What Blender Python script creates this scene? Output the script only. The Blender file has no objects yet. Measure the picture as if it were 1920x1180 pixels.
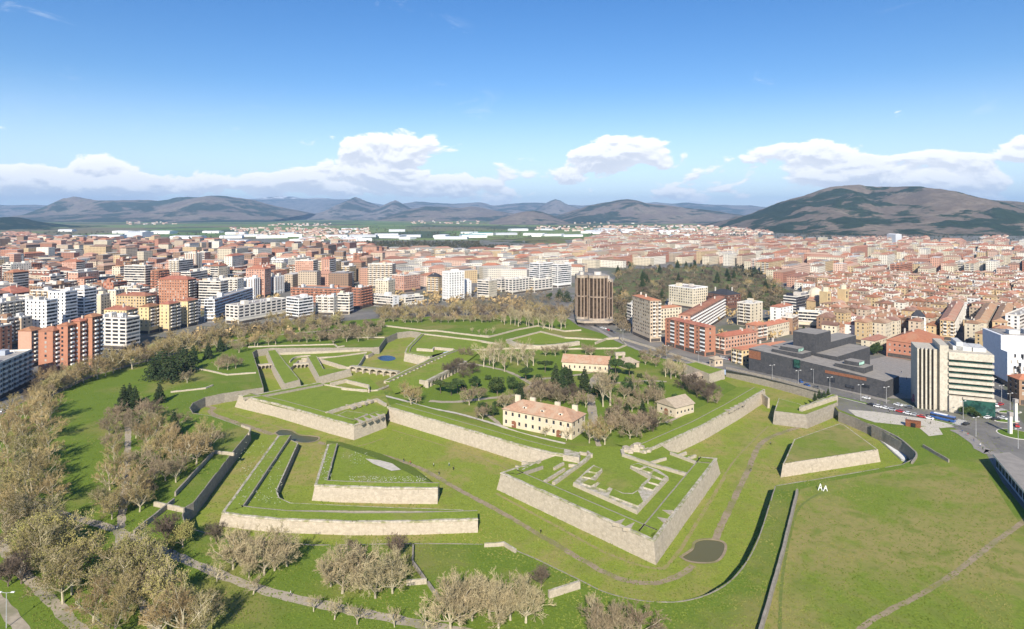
import bpy, bmesh, math, random
import numpy as np
from mathutils import Vector, Matrix, noise
from mathutils.geometry import tessellate_polygon

R = math.radians
scene = bpy.context.scene
col = scene.collection
random.seed(7)

# ------------------------------------------------------------------ camera
F, H, YH = 1200.0, 110.0, 398.0          # focal length (photo px), drone height (m), horizon row
cam_d = bpy.data.cameras.new('camera')
cam_d.sensor_width = 36.0
cam_d.lens = 36.0 * F / 1920.0
cam_d.shift_y = -(590.0 - YH) / 1920.0
cam_d.clip_start = 1.0
cam_d.clip_end = 80000.0
cam = bpy.data.objects.new('camera', cam_d)
cam.location = (0, 0, H)
cam.rotation_euler = (R(90), 0, 0)
col.objects.link(cam)
scene.camera = cam

# ------------------------------------------------------------------ light
SUN_EL, SUN_AZ = 33.0, 4.0              # degrees; azimuth: how far to the left of straight behind the camera
world = bpy.data.worlds.new('World')
scene.world = world
world.use_nodes = True
sd = bpy.data.lights.new('sun', 'SUN')
sd.energy = 4.7
sd.angle = R(0.5)
sd.color = (1.0, 0.925, 0.80)
sun = bpy.data.objects.new('sun', sd)
to_sun = Vector((-math.sin(R(SUN_AZ)) * math.cos(R(SUN_EL)), -math.cos(R(SUN_AZ)) * math.cos(R(SUN_EL)), math.sin(R(SUN_EL))))
sun.rotation_euler = to_sun.to_track_quat('Z', 'Y').to_euler()
sun.location = (0, -50, 400)
col.objects.link(sun)

scene.view_settings.view_transform = 'Standard'
scene.view_settings.look = 'None'
scene.view_settings.gamma = 1.0
scene.view_settings.exposure = 0.68
scene.cycles.use_denoising = True
scene.cycles.max_bounces = 5
scene.cycles.diffuse_bounces = 2
scene.cycles.glossy_bounces = 2
scene.cycles.transmission_bounces = 3
scene.cycles.volume_bounces = 0
scene.cycles.transparent_max_bounces = 6
scene.render.film_transparent = False


class NT:
    """tiny helper to write node trees as expressions"""
    def __init__(s, tree):
        s.t = tree
    def n(s, typ, **kw):
        nd = s.t.nodes.new(typ)
        for k, v in kw.items():
            setattr(nd, k, v)
        return nd
    def link(s, a, b):
        if isinstance(a, (int, float)):
            b.default_value = a
        elif isinstance(a, (tuple, list)):
            b.default_value = a
        else:
            s.t.links.new(a, b)
    def m(s, op, a, b=0.0, c=None, clamp=False):
        nd = s.n('ShaderNodeMath', operation=op, use_clamp=clamp)
        s.link(a, nd.inputs[0]); s.link(b, nd.inputs[1])
        if c is not None:
            s.link(c, nd.inputs[2])
        return nd.outputs[0]
    def add(s, a, b): return s.m('ADD', a, b)
    def sub(s, a, b): return s.m('SUBTRACT', a, b)
    def mul(s, a, b): return s.m('MULTIPLY', a, b)
    def ramp(s, v, lo, hi, a=0.0, b=1.0, smooth=True):
        nd = s.n('ShaderNodeMapRange', interpolation_type='SMOOTHSTEP' if smooth else 'LINEAR')
        s.link(v, nd.inputs[0]); s.link(lo, nd.inputs[1]); s.link(hi, nd.inputs[2])
        nd.inputs[3].default_value = a; nd.inputs[4].default_value = b
        return nd.outputs[0]
    def mix(s, f, a, b, blend='MIX'):
        nd = s.n('ShaderNodeMix', data_type='RGBA', blend_type=blend)
        s.link(f, nd.inputs[0])
        for v, i in ((a, 6), (b, 7)):
            if isinstance(v, (tuple, list)):
                nd.inputs[i].default_value = (v[0], v[1], v[2], 1)
            else:
                s.t.links.new(v, nd.inputs[i])
        return nd.outputs[2]
    def comb(s, x, y, z):
        nd = s.n('ShaderNodeCombineXYZ')
        s.link(x, nd.inputs[0]); s.link(y, nd.inputs[1]); s.link(z, nd.inputs[2])
        return nd.outputs[0]
    def sep(s, v):
        nd = s.n('ShaderNodeSeparateXYZ'); s.t.links.new(v, nd.inputs[0])
        return nd.outputs
    def noise(s, v, scale, detail=4.0, rough=0.55, dist=0.0, dim='3D'):
        nd = s.n('ShaderNodeTexNoise', noise_dimensions=dim)
        if v is not None:
            s.t.links.new(v, nd.inputs['Vector'])
        nd.inputs['Scale'].default_value = scale
        nd.inputs['Detail'].default_value = detail
        nd.inputs['Roughness'].default_value = rough
        nd.inputs['Distortion'].default_value = dist
        return nd.outputs[0]
    def voro(s, v, scale, feature='F1', out=0, rnd=1.0, dim='3D'):
        nd = s.n('ShaderNodeTexVoronoi', feature=feature, voronoi_dimensions=dim)
        s.t.links.new(v, nd.inputs['Vector'])
        nd.inputs['Scale'].default_value = scale
        nd.inputs['Randomness'].default_value = rnd
        return nd.outputs[out]


def build_world():
    t = world.node_tree
    t.nodes.clear()
    g = NT(t)
    sky = g.n('ShaderNodeTexSky', sky_type='NISHITA')
    sky.sun_disc = False
    sky.sun_elevation = R(SUN_EL)
    sky.sun_rotation = R(180.0 + SUN_AZ)
    sky.altitude = 450
    sky.air_density = 1.0
    sky.dust_density = 0.5
    sky.ozone_density = 2.0
    tc = g.n('ShaderNodeTexCoord')
    x, y, z = g.sep(tc.outputs['Generated'])
    az = g.m('ARCTAN2', x, y)
    el = g.m('ARCSINE', z)

    def density(elv):
        # puffy fractal in (azimuth, elevation): a noise plus inverted voronoi lobes, flattened bases
        v = g.comb(az, g.mul(elv, 2.1), 0.37)
        n1 = g.noise(v, 8.5, 9.0, 0.58, 0.3, '2D')
        n0 = g.noise(v, 2.6, 2.0, 0.5, 0.0, '2D')
        vo = g.voro(v, 21.0, 'F1', dim='2D')
        vo2 = g.voro(v, 48.0, 'F1', dim='2D')
        d = g.add(g.mul(g.sub(n1, 0.5), 2.1), g.mul(g.sub(n0, 0.5), 0.5))
        d = g.add(d, g.mul(g.sub(0.42, vo), 0.26))
        d = g.add(d, g.mul(g.sub(0.42, vo2), 0.13))
        # a bank of cumulus low over the horizon all the way round, with gaps
        band = g.mul(g.ramp(elv, 0.0, 0.022), g.ramp(elv, 0.075, 0.04))
        gap = g.ramp(g.noise(g.comb(az, 3.1, 0.0), 1.7, 1.0, dim='2D'), 0.36, 0.56)
        bias = g.sub(g.mul(band, g.add(0.04, g.mul(gap, 0.24))), 0.42)
        # the taller heaps: (azimuth, elevation, half width, half height, strength)
        for ca, ce, wa, we, k in ((-0.57, 0.046, 0.085, 0.034, .58), (-0.70, 0.034, 0.12, 0.024, .40), (-0.265, 0.078, 0.12, 0.045, .54),
                                  (-0.16, 0.100, 0.085, 0.034, .60), (-0.22, 0.044, 0.18, 0.022, .40), (0.085, 0.074, 0.100, 0.028, .68),
                                  (0.175, 0.092, 0.085, 0.030, .66), (0.27, 0.030, 0.10, 0.018, .48), (0.44, 0.062, 0.105, 0.036, .60),
                                  (0.57, 0.052, 0.13, 0.028, .46), (0.68, 0.078, 0.14, 0.022, .46), (-0.42, 0.030, 0.20, 0.018, .34)):
            da = g.mul(g.sub(az, ca), 1.0 / wa)
            de = g.mul(g.sub(elv, ce), 1.0 / we)
            r2 = g.add(g.mul(da, da), g.mul(de, de))
            bias = g.add(bias, g.mul(g.ramp(r2, 1.7, 0.0), k))
        return g.sub(g.add(d, bias), g.mul(g.ramp(elv, 0.105, 0.17), 0.55))

    d0 = density(el)
    d1 = density(g.add(el, 0.0065))
    cover = g.ramp(d0, -0.03, 0.14)
    lit = g.ramp(g.sub(d0, d1), -0.16, 0.16)
    core = g.ramp(d0, 0.05, 0.55)
    shade = g.add(g.mul(lit, 0.78), g.mul(g.sub(1.0, core), 0.22))
    cc = g.mix(shade, (5.6, 5.9, 6.6), (9.2, 9.1, 9.0))
    # thin high wisps
    vw = g.comb(g.mul(az, 1.0), g.mul(el, 2.6), 1.9)
    wisp = g.mul(g.ramp(g.noise(vw, 7.0, 8.0, 0.62, 0.8, '2D'), 0.60, 0.84), g.ramp(g.noise(vw, 2.1, 2.0, dim='2D'), 0.47, 0.62))
    wisp = g.mul(wisp, g.ramp(el, 0.08, 0.2))
    # photo-blue: a little more saturated than the model sky; thin milky veil at the horizon
    hs = g.n('ShaderNodeHueSaturation')
    hs.inputs['Saturation'].default_value = 1.36
    hs.inputs['Value'].default_value = 0.96
    hs.inputs['Hue'].default_value = 0.509
    t.links.new(sky.outputs[0], hs.inputs['Color'])
    base = g.mix(g.ramp(el, 0.20, 0.0, 0.0, 0.62), hs.outputs[0], (6.1, 7.5, 9.8))
    base = g.mix(g.mul(wisp, 0.5), base, (7.6, 7.9, 8.3))
    out = g.mix(g.mul(cover, g.ramp(el, -0.005, 0.012)), base, cc)
    bg = g.n('ShaderNodeBackground')
    bg.inputs['Strength'].default_value = 0.092
    t.links.new(out, bg.inputs['Color'])
    o = g.n('ShaderNodeOutputWorld')
    t.links.new(bg.outputs[0], o.inputs['Surface'])


build_world()
world.cycles.sampling_method = 'MANUAL'
world.cycles.sample_map_resolution = 128


# ------------------------------------------------------------------ helpers
def P(x, y, z=0.0):
    """a spot of the place, measured from the photograph: the point at height z under photo pixel (x, y)"""
    k = (H - z) / (y - YH)
    return Vector(((x - 960.0) * k, F * k, z))


def PY(x, Y, z=0.0):
    return Vector(((x - 960.0) / F * Y, Y, z))


def tag(o, label=None, cat=None, group=None, kind=None):
    if label: o['label'] = label
    if cat: o['category'] = cat
    if group: o['group'] = group
    if kind: o['kind'] = kind
    return o


def mesh(name, verts, faces, mats, fm=None, smooth=False):
    me = bpy.data.meshes.new(name)
    me.from_pydata([tuple(v) for v in verts], [], faces)
    for m in (mats if isinstance(mats, (list, tuple)) else [mats]):
        me.materials.append(m)
    if fm is not None:
        me.polygons.foreach_set('material_index', np.array(fm, dtype=np.int32))
    if smooth:
        me.polygons.foreach_set('use_smooth', np.ones(len(me.polygons), dtype=bool))
    me.update()
    return me


def obj(name, me, parent=None, loc=None, rz=None):
    o = bpy.data.objects.new(name, me)
    col.objects.link(o)
    if parent is not None:
        o.parent = parent
    if loc is not None:
        o.location = loc
    if rz is not None:
        o.rotation_euler = (0, 0, rz)
    return o


def empty(name, loc=(0, 0, 0), rz=0.0):
    o = bpy.data.objects.new(name, None)
    col.objects.link(o)
    o.location = loc
    o.rotation_euler = (0, 0, rz)
    o.empty_display_size = 0.5
    return o


class MB:
    """collects shapes for ONE mesh object"""
    def __init__(s):
        s.v, s.f, s.m = [], [], []
    def poly(s, pts, mi=0):
        b = len(s.v)
        s.v += [tuple(p) for p in pts]
        s.f.append(tuple(range(b, b + len(pts)))); s.m.append(mi)
    def box(s, x0, x1, y0, y1, z0, z1, mi=0, bottom=False, top=True, mtop=None):
        b = len(s.v)
        s.v += [(x0, y0, z0), (x1, y0, z0), (x1, y1, z0), (x0, y1, z0), (x0, y0, z1), (x1, y0, z1), (x1, y1, z1), (x0, y1, z1)]
        fs = [(0, 1, 5, 4), (1, 2, 6, 5), (2, 3, 7, 6), (3, 0, 4, 7)]
        s.f += [tuple(b + i for i in q) for q in fs]; s.m += [mi] * 4
        if top:
            s.f.append((b + 4, b + 5, b + 6, b + 7)); s.m.append(mi if mtop is None else mtop)
        if bottom:
            s.f.append((b + 3, b + 2, b + 1, b)); s.m.append(mi)
    def tri_fill(s, loops, mi=0, up=True):
        """flat polygon with holes; loops are lists of Vectors"""
        b = len(s.v)
        flat = [p for l in loops for p in l]
        s.v += [tuple(p) for p in flat]
        for t in tessellate_polygon([[Vector(p) for p in l] for l in loops]):
            a, c, d = (flat[i] for i in t)
            nz = (c[0] - a[0]) * (d[1] - a[1]) - (c[1] - a[1]) * (d[0] - a[0])
            if abs(nz) < 1e-9:
                continue
            t = tuple(t) if (nz > 0) == up else tuple(reversed(t))
            s.f.append(tuple(b + i for i in t)); s.m.append(mi)
    def prism(s, pts, z0, z1, mi=0, mtop=None, batter=0.0):
        """upright prism over a simple polygon (any winding); batter widens the foot"""
        pts = ccw(pts)
        low = offset_loop(pts, batter) if batter else pts
        n = len(pts)
        b = len(s.v)
        s.v += [(p[0], p[1], z0) for p in low] + [(p[0], p[1], z1) for p in pts]
        for i in range(n):
            j = (i + 1) % n
            s.f.append((b + i, b + j, b + n + j, b + n + i)); s.m.append(mi)
        s.tri_fill([[Vector((p[0], p[1], z1)) for p in pts]], mi if mtop is None else mtop)
    def tube(s, pts, r0, r1=None, sides=6, mi=0):
        r1 = r0 if r1 is None else r1
        n = len(pts); b = len(s.v)
        for i, p in enumerate(pts):
            p = Vector(p)
            d = (Vector(pts[min(i + 1, n - 1)]) - Vector(pts[max(i - 1, 0)])).normalized()
            a = d.orthogonal().normalized(); c = d.cross(a)
            r = r0 + (r1 - r0) * i / max(1, n - 1)
            for k in range(sides):
                w = 2 * math.pi * k / sides
                s.v.append(tuple(p + a * (r * math.cos(w)) + c * (r * math.sin(w))))
        for i in range(n - 1):
            for k in range(sides):
                q = (k + 1) % sides
                s.f.append((b + i * sides + k, b + i * sides + q, b + (i + 1) * sides + q, b + (i + 1) * sides + k)); s.m.append(mi)
        s.f.append(tuple(b + (n - 1) * sides + k for k in range(sides))); s.m.append(mi)
    def build(s, name, mats, parent=None, smooth=False, loc=None, rz=None):
        return obj(name, mesh(name, s.v, s.f, mats, s.m, smooth), parent, loc, rz)


def area2(pts):
    return sum(pts[i][0] * pts[(i + 1) % len(pts)][1] - pts[(i + 1) % len(pts)][0] * pts[i][1] for i in range(len(pts)))


def ccw(pts):
    pts = [Vector((p[0], p[1], p[2] if len(p) > 2 else 0)) for p in pts]
    return pts if area2(pts) > 0 else pts[::-1]


def offset_path(pts, d, closed=False):
    """offset to the RIGHT of the travel direction by d (metres), mitred"""
    n = len(pts); out = []
    for i in range(n):
        a = pts[i - 1] if (closed or i > 0) else None
        c = pts[(i + 1) % n] if (closed or i < n - 1) else None
        p = pts[i]
        ns = []
        if a is not None:
            e = Vector((p[0] - a[0], p[1] - a[1])).normalized(); ns.append(Vector((e.y, -e.x)))
        if c is not None:
            e = Vector((c[0] - p[0], c[1] - p[1])).normalized(); ns.append(Vector((e.y, -e.x)))
        if len(ns) == 1:
            nn = ns[0]; k = 1.0
        else:
            nn = (ns[0] + ns[1])
            if nn.length < 1e-4:
                nn = ns[0].copy()
            nn.normalize()
            k = 1.0 / max(0.45, nn.dot(ns[0]))
        out.append(Vector((p[0] + nn.x * d * k, p[1] + nn.y * d * k, p[2] if len(p) > 2 else 0)))
    return out


def offset_loop(pts, d):
    return offset_path(pts, d, True)          # ccw loop: right side is outside


def densify(pts, step=4.0, jit=0.0, rnd=random.Random(17)):
    out = [pts[0].copy()]
    for a, b in zip(pts[:-1], pts[1:]):
        n = max(1, int((b - a).length / step)); d = (b - a).normalized(); nr = Vector((d.y, -d.x, 0))
        for k in range(1, n + 1):
            p = a.lerp(b, k / n)
            if k < n: p = p + nr * rnd.uniform(-jit, jit)
            out.append(p)
    return out


def smooth_path(pts, n=6):
    """catmull-rom through the points"""
    out = []
    for i in range(len(pts) - 1):
        p0 = pts[max(0, i - 1)]; p1 = pts[i]; p2 = pts[i + 1]; p3 = pts[min(len(pts) - 1, i + 2)]
        for k in range(n):
            t = k / n
            out.append(0.5 * ((2 * p1) + (p2 - p0) * t + (2 * p0 - 5 * p1 + 4 * p2 - p3) * t * t + (3 * p1 - p0 - 3 * p2 + p3) * t ** 3))
    out.append(pts[-1].copy())
    return out


# ------------------------------------------------------------------ materials
MATS = {}


def new_mat(name):
    m = bpy.data.materials.new(name)
    m.use_nodes = True
    t = m.node_tree
    b = t.nodes['Principled BSDF']
    MATS[name] = m
    return m, NT(t), b


def rgb(c):
    return (c[0], c[1], c[2], 1.0)


def noisy(name, c1, c2, scale=0.5, c3=None, scale3=0.05, rough=0.9, bump=0.0, bscale=3.0, coords='pos', spec=0.2, lo=0.35, hi=0.65, jitter=0.0):
    """two tones mixed by a noise, a third in broad patches"""
    m, g, b = new_mat(name)
    if coords == 'pos':
        v = g.n('ShaderNodeNewGeometry').outputs['Position']
    else:
        v = g.n('ShaderNodeTexCoord').outputs['Object']
    c = g.mix(g.ramp(g.noise(v, scale, 6.0, 0.6), lo, hi), c1, c2)
    if c3 is not None:
        c = g.mix(g.ramp(g.noise(v, scale3, 4.0, 0.6), 0.45, 0.66), c, c3)
    if jitter:
        oi = g.n('ShaderNodeObjectInfo')
        hs = g.n('ShaderNodeHueSaturation')
        g.t.links.new(c, hs.inputs['Color'])
        g.link(g.ramp(oi.outputs['Random'], 0, 1, 1 - jitter, 1 + jitter, False), hs.inputs['Value'])
        g.link(g.ramp(g.m('FRACT', g.mul(oi.outputs['Random'], 7.31)), 0, 1, 0.5 - jitter * 0.06, 0.5 + jitter * 0.06, False), hs.inputs['Hue'])
        c = hs.outputs['Color']
    g.t.links.new(c, b.inputs['Base Color'])
    b.inputs['Roughness'].default_value = rough
    b.inputs['Specular IOR Level'].default_value = spec
    if bump:
        bp = g.n('ShaderNodeBump')
        bp.inputs['Strength'].default_value = bump
        bp.inputs['Distance'].default_value = 0.3
        g.t.links.new(g.noise(v, bscale, 6.0, 0.7), bp.inputs['Height'])
        g.t.links.new(bp.outputs[0], b.inputs['Normal'])
    return m


def grass(name, base, dry, dark, dry_amt=0.5, mow=0.0):
    m, g, b = new_mat(name)
    v = g.n('ShaderNodeNewGeometry').outputs['Position']
    n_fine = g.noise(v, 1.3, 6.0, 0.7)
    n_mid = g.noise(v, 0.11, 5.0, 0.62, 0.3)
    n_big = g.noise(v, 0.022, 4.0, 0.55, 0.4)
    c = g.mix(g.ramp(n_fine, 0.3, 0.7), base, dark)
    c = g.mix(g.mul(g.ramp(g.add(g.mul(n_big, 0.6), g.mul(n_mid, 0.4)), 0.62 - 0.22 * dry_amt, 0.72 - 0.2 * dry_amt), 0.9), c, dry)
    c = g.mix(g.mul(g.ramp(n_mid, 0.48, 0.70), 0.75), c, dark)
    c = g.mix(g.mul(g.ramp(g.noise(v, 0.4, 5.0, 0.7), 0.5, 0.7), 0.4), c, tuple(k * 0.72 for k in dark))
    spots = g.ramp(g.voro(v, 0.6), 0.0, 0.11, 1.0, 0.0)
    c = g.mix(g.mul(g.mul(spots, g.ramp(n_big, 0.45, 0.6)), 0.35), c, (0.22, 0.22, 0.10))
    g.t.links.new(c, b.inputs['Base Color'])
    b.inputs['Roughness'].default_value = 0.95
    b.inputs['Specular IOR Level'].default_value = 0.1
    bp = g.n('ShaderNodeBump')
    bp.inputs['Strength'].default_value = 0.5
    bp.inputs['Distance'].default_value = 0.35
    g.t.links.new(g.add(n_fine, g.mul(n_mid, 1.5)), bp.inputs['Height'])
    g.t.links.new(bp.outputs[0], b.inputs['Normal'])
    return m


def stone(name, c1, c2, stain, course=0.45):
    """ashlar: courses, stained streaks"""
    m, g, b = new_mat(name)
    v = g.n('ShaderNodeNewGeometry').outputs['Position']
    x, y, z = g.sep(v)
    n1 = g.noise(v, 0.7, 6.0, 0.7)
    n2 = g.noise(v, 3.2, 5.0, 0.75)
    bl = g.voro(g.comb(g.mul(x, 1.0), g.mul(y, 1.0), g.mul(z, 1.9)), 0.9, 'F1', 1)
    s3 = g.n('ShaderNodeSeparateColor'); g.t.links.new(bl, s3.inputs[0])
    c = g.mix(g.ramp(n1, 0.32, 0.68), c1, c2)
    c = g.mix(g.mul(s3.outputs[0], 0.32), c, tuple(k * 0.62 for k in c2))
    streak = g.noise(g.comb(g.mul(x, 1.0), g.mul(y, 1.0), g.mul(z, 0.07)), 0.8, 6.0, 0.7)
    c = g.mix(g.mul(g.ramp(streak, 0.60, 0.72), 0.75), c, stain)
    c = g.mix(g.mul(g.ramp(n2, 0.52, 0.70), 0.45), c, stain)
    g.t.links.new(c, b.inputs['Base Color'])
    b.inputs['Roughness'].default_value = 0.92
    b.inputs['Specular IOR Level'].default_value = 0.15
    bp = g.n('ShaderNodeBump')
    bp.inputs['Strength'].default_value = 0.55
    bp.inputs['Distance'].default_value = 0.25
    g.t.links.new(g.add(n2, g.mul(s3.outputs[0], 0.6)), bp.inputs['Height'])
    g.t.links.new(bp.outputs[0], b.inputs['Normal'])
    return m


G_LAWN = grass('lawn', (0.180, 0.232, 0.034), (0.250, 0.225, 0.070), (0.120, 0.178, 0.022), 0.30)
G_DITCH = grass('ditch_grass', (0.260, 0.300, 0.048), (0.320, 0.265, 0.098), (0.172, 0.222, 0.031), 0.72)
G_BANK = grass('bank_grass', (0.230, 0.282, 0.042), (0.295, 0.262, 0.086), (0.148, 0.205, 0.027), 0.42)
G_COURT = grass('court_grass', (0.135, 0.205, 0.027), (0.21, 0.20, 0.06), (0.085, 0.150, 0.019), 0.2)
G_FIELD = grass('field_grass', (0.205, 0.252, 0.040), (0.285, 0.240, 0.090), (0.128, 0.185, 0.024), 0.88)
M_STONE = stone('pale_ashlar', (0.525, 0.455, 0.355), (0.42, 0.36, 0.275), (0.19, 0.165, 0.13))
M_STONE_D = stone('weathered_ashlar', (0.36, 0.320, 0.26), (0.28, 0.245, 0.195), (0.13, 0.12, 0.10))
M_COPE = noisy('coping_stone', (0.52, 0.465, 0.375), (0.36, 0.32, 0.25), 0.9, (0.25, 0.25, 0.12), 0.35, bump=0.3)
M_GRAVEL = noisy('gravel', (0.41, 0.35, 0.265), (0.33, 0.28, 0.21), 0.7, (0.24, 0.22, 0.14), 0.09)
M_EARTH = noisy('earth_path', (0.33, 0.26, 0.175), (0.26, 0.205, 0.13), 0.6, (0.21, 0.20, 0.075), 0.12)
M_PALE = noisy('pale_paving', (0.55, 0.50, 0.42), (0.46, 0.42, 0.35), 0.5)
M_ASPHALT = noisy('asphalt', (0.085, 0.085, 0.088), (0.065, 0.065, 0.068), 0.4, (0.105, 0.10, 0.098), 0.05)
M_PAVE = noisy('pavement_slabs', (0.30, 0.275, 0.25), (0.25, 0.23, 0.21), 0.5)
M_WHITEPAINT = noisy('road_paint', (0.75, 0.75, 0.73), (0.6, 0.6, 0.58), 0.9)
# ------------------------------------------------------------------ ground sheets
ZD = -5.5                                   # floor of the dry moat
def px(pts, z=0.0):
    return [P(a, b, z) for a, b in pts]


def plain_material():
    """lawn near the citadel, farmland patchwork beyond the city"""
    m, g, b = new_mat('plain')
    v = g.n('ShaderNodeNewGeometry').outputs['Position']
    x, y, z = g.sep(v)
    n_f = g.noise(v, 1.3, 6.0, 0.7); n_m = g.noise(v, 0.11, 5.0, 0.6, 0.3); n_b = g.noise(v, 0.02, 4.0, 0.55, 0.4)
    c = g.mix(g.ramp(n_f, 0.3, 0.7), (0.165, 0.222, 0.032), (0.102, 0.160, 0.020))
    c = g.mix(g.mul(g.ramp(n_b, 0.50, 0.66), 0.75), c, (0.250, 0.220, 0.075))
    c = g.mix(g.mul(g.ramp(n_m, 0.5, 0.72), 0.6), c, (0.100, 0.160, 0.019))
    # farmland
    w = g.n('ShaderNodeVectorMath', operation='ADD')
    g.t.links.new(v, w.inputs[0])
    nz = g.n('ShaderNodeTexNoise'); nz.inputs['Scale'].default_value = 0.002; g.t.links.new(v, nz.inputs['Vector'])
    sc = g.n('ShaderNodeVectorMath', operation='SCALE'); sc.inputs['Scale'].default_value = 420.0
    g.t.links.new(nz.outputs[1], sc.inputs[0]); g.t.links.new(sc.outputs[0], w.inputs[1])
    cell = g.voro(w.outputs[0], 0.0021, 'F1', 1, 0.85)
    s3 = g.n('ShaderNodeSeparateColor'); g.t.links.new(cell, s3.inputs[0])
    f = g.mix(g.ramp(s3.outputs[0], 0.25, 0.5), (0.135, 0.200, 0.060), (0.185, 0.235, 0.080))
    f = g.mix(g.ramp(s3.outputs[1], 0.60, 0.66), f, (0.19, 0.165, 0.095))
    f = g.mix(g.ramp(s3.outputs[2], 0.74, 0.80), f, (0.075, 0.100, 0.048))
    f = g.mix(g.mul(g.ramp(g.noise(v, 0.012, 5.0, 0.6), 0.58, 0.66), 0.7), f, (0.085, 0.088, 0.048))
    hedge = g.ramp(g.voro(w.outputs[0], 0.0021, 'DISTANCE_TO_EDGE', 0, 0.85), 0.012, 0.03, 0.8, 0.0)
    f = g.mix(g.mul(hedge, g.ramp(n_b, 0.4, 0.5)), f, (0.06, 0.065, 0.035))
    c = g.mix(g.ramp(y, 1300, 1700), c, f)
    g.t.links.new(c, b.inputs['Base Color'])
    b.inputs['Roughness'].default_value = 0.95
    b.inputs['Specular IOR Level'].default_value = 0.1
    bp = g.n('ShaderNodeBump'); bp.inputs['Strength'].default_value = 0.5; bp.inputs['Distance'].default_value = 0.35
    g.t.links.new(g.add(n_f, g.mul(n_m, 1.5)), bp.inputs['Height']); g.t.links.new(bp.outputs[0], b.inputs['Normal'])
    return m


M_PLAIN = plain_material()
EDGE_FAR = [(789, 624), (770, 621), (745, 624), (724, 633), (711, 651), (699, 652), (505, 653), (482, 656), (474, 661), (480, 681), (484, 692), (494, 727)]
EDGE_LEFT = [(494, 727), (420, 738), (385, 745), (362, 756), (356, 765), (362, 775), (398, 780), (470, 806), (465, 814), (439, 845), (363, 943), (347, 952),
             (343, 966), (347, 980), (358, 990), (381, 998)]
EDGE_NEAR = [(381, 998), (480, 1014), (586, 1022), (775, 1019), (910, 1020), (944, 1018), (966, 1031), (1010, 1050), (1085, 1086), (1130, 1108), (1180, 1122),
             (1230, 1128), (1280, 1127), (1330, 1113), (1370, 1088), (1400, 1052), (1425, 1000), (1453, 911)]
EDGE_RIGHT = [(1453, 911), (1560, 894), (1690, 871), (1712, 861), (1716, 849), (1702, 836), (1634, 797), (1604, 784), (1572, 772), (1544, 737), (1450, 712), (1361, 691)]
EDGE_IN = [(1330, 700), (1400, 735), (1345, 778), (1230, 832), (1150, 846), (1082, 847), (900, 812), (742, 766), (700, 742), (690, 722), (745, 703), (845, 660), (806, 640)]
hole = px(EDGE_FAR + EDGE_LEFT[1:] + EDGE_NEAR[1:] + EDGE_RIGHT[1:] + EDGE_IN)
b = MB()
b.tri_fill([[Vector((-26000, -1500, 0)), Vector((26000, -1500, 0)), Vector((26000, 25000, 0)), Vector((-26000, 25000, 0))], hole])
tag(b.build('ground', M_PLAIN), 'green lawns and farmland plain', kind='structure')
b = MB()
b.tri_fill([[Vector((p.x, p.y, ZD)) for p in offset_loop(ccw(hole), 3.0)]])
tag(b.build('moat_floor', G_DITCH), 'grassy floor of the dry moat', kind='structure')


def sheet(name, pts, z, mat, label=None, kind='structure', parent=None, smooth=0):
    p = px(pts, z)
    if smooth:
        p = smooth_path(p + [p[0]], smooth)[:-1]
    b = MB(); b.tri_fill([p])
    o = b.build(name, mat, parent)
    if parent is None:
        tag(o, label, kind=kind)
    return o


def ribbon_pts(c, w):
    l = offset_path(c, -w / 2); r = offset_path(c, w / 2)
    return l, r


def ribbon(name, pts, w, z, mat, label=None, smooth=5, parent=None, world=False, kind='structure'):
    c = pts if world else px(pts, z)
    if smooth:
        c = smooth_path(c, smooth)
    c = densify(c, max(1.5, w * .6))
    l, r = ribbon_pts(c, w)
    if world is not None and w < 8:
        rr = random.Random(int(w * 100) + len(c))
        for q in (l, r):
            for k in range(len(c)):
                d_ = (q[k] - c[k]); q[k] = c[k] + d_ * rr.uniform(.78, 1.15)
    b = MB(); n = len(c)
    b.v = [(p[0], p[1], z) for p in l] + [(p[0], p[1], z) for p in r]
    for i in range(n - 1):
        b.f.append((i, n + i, n + i + 1, i + 1)); b.m.append(0)
    o = b.build(name, mat, parent)
    if parent is None:
        tag(o, label, kind=kind)
    return o


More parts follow.
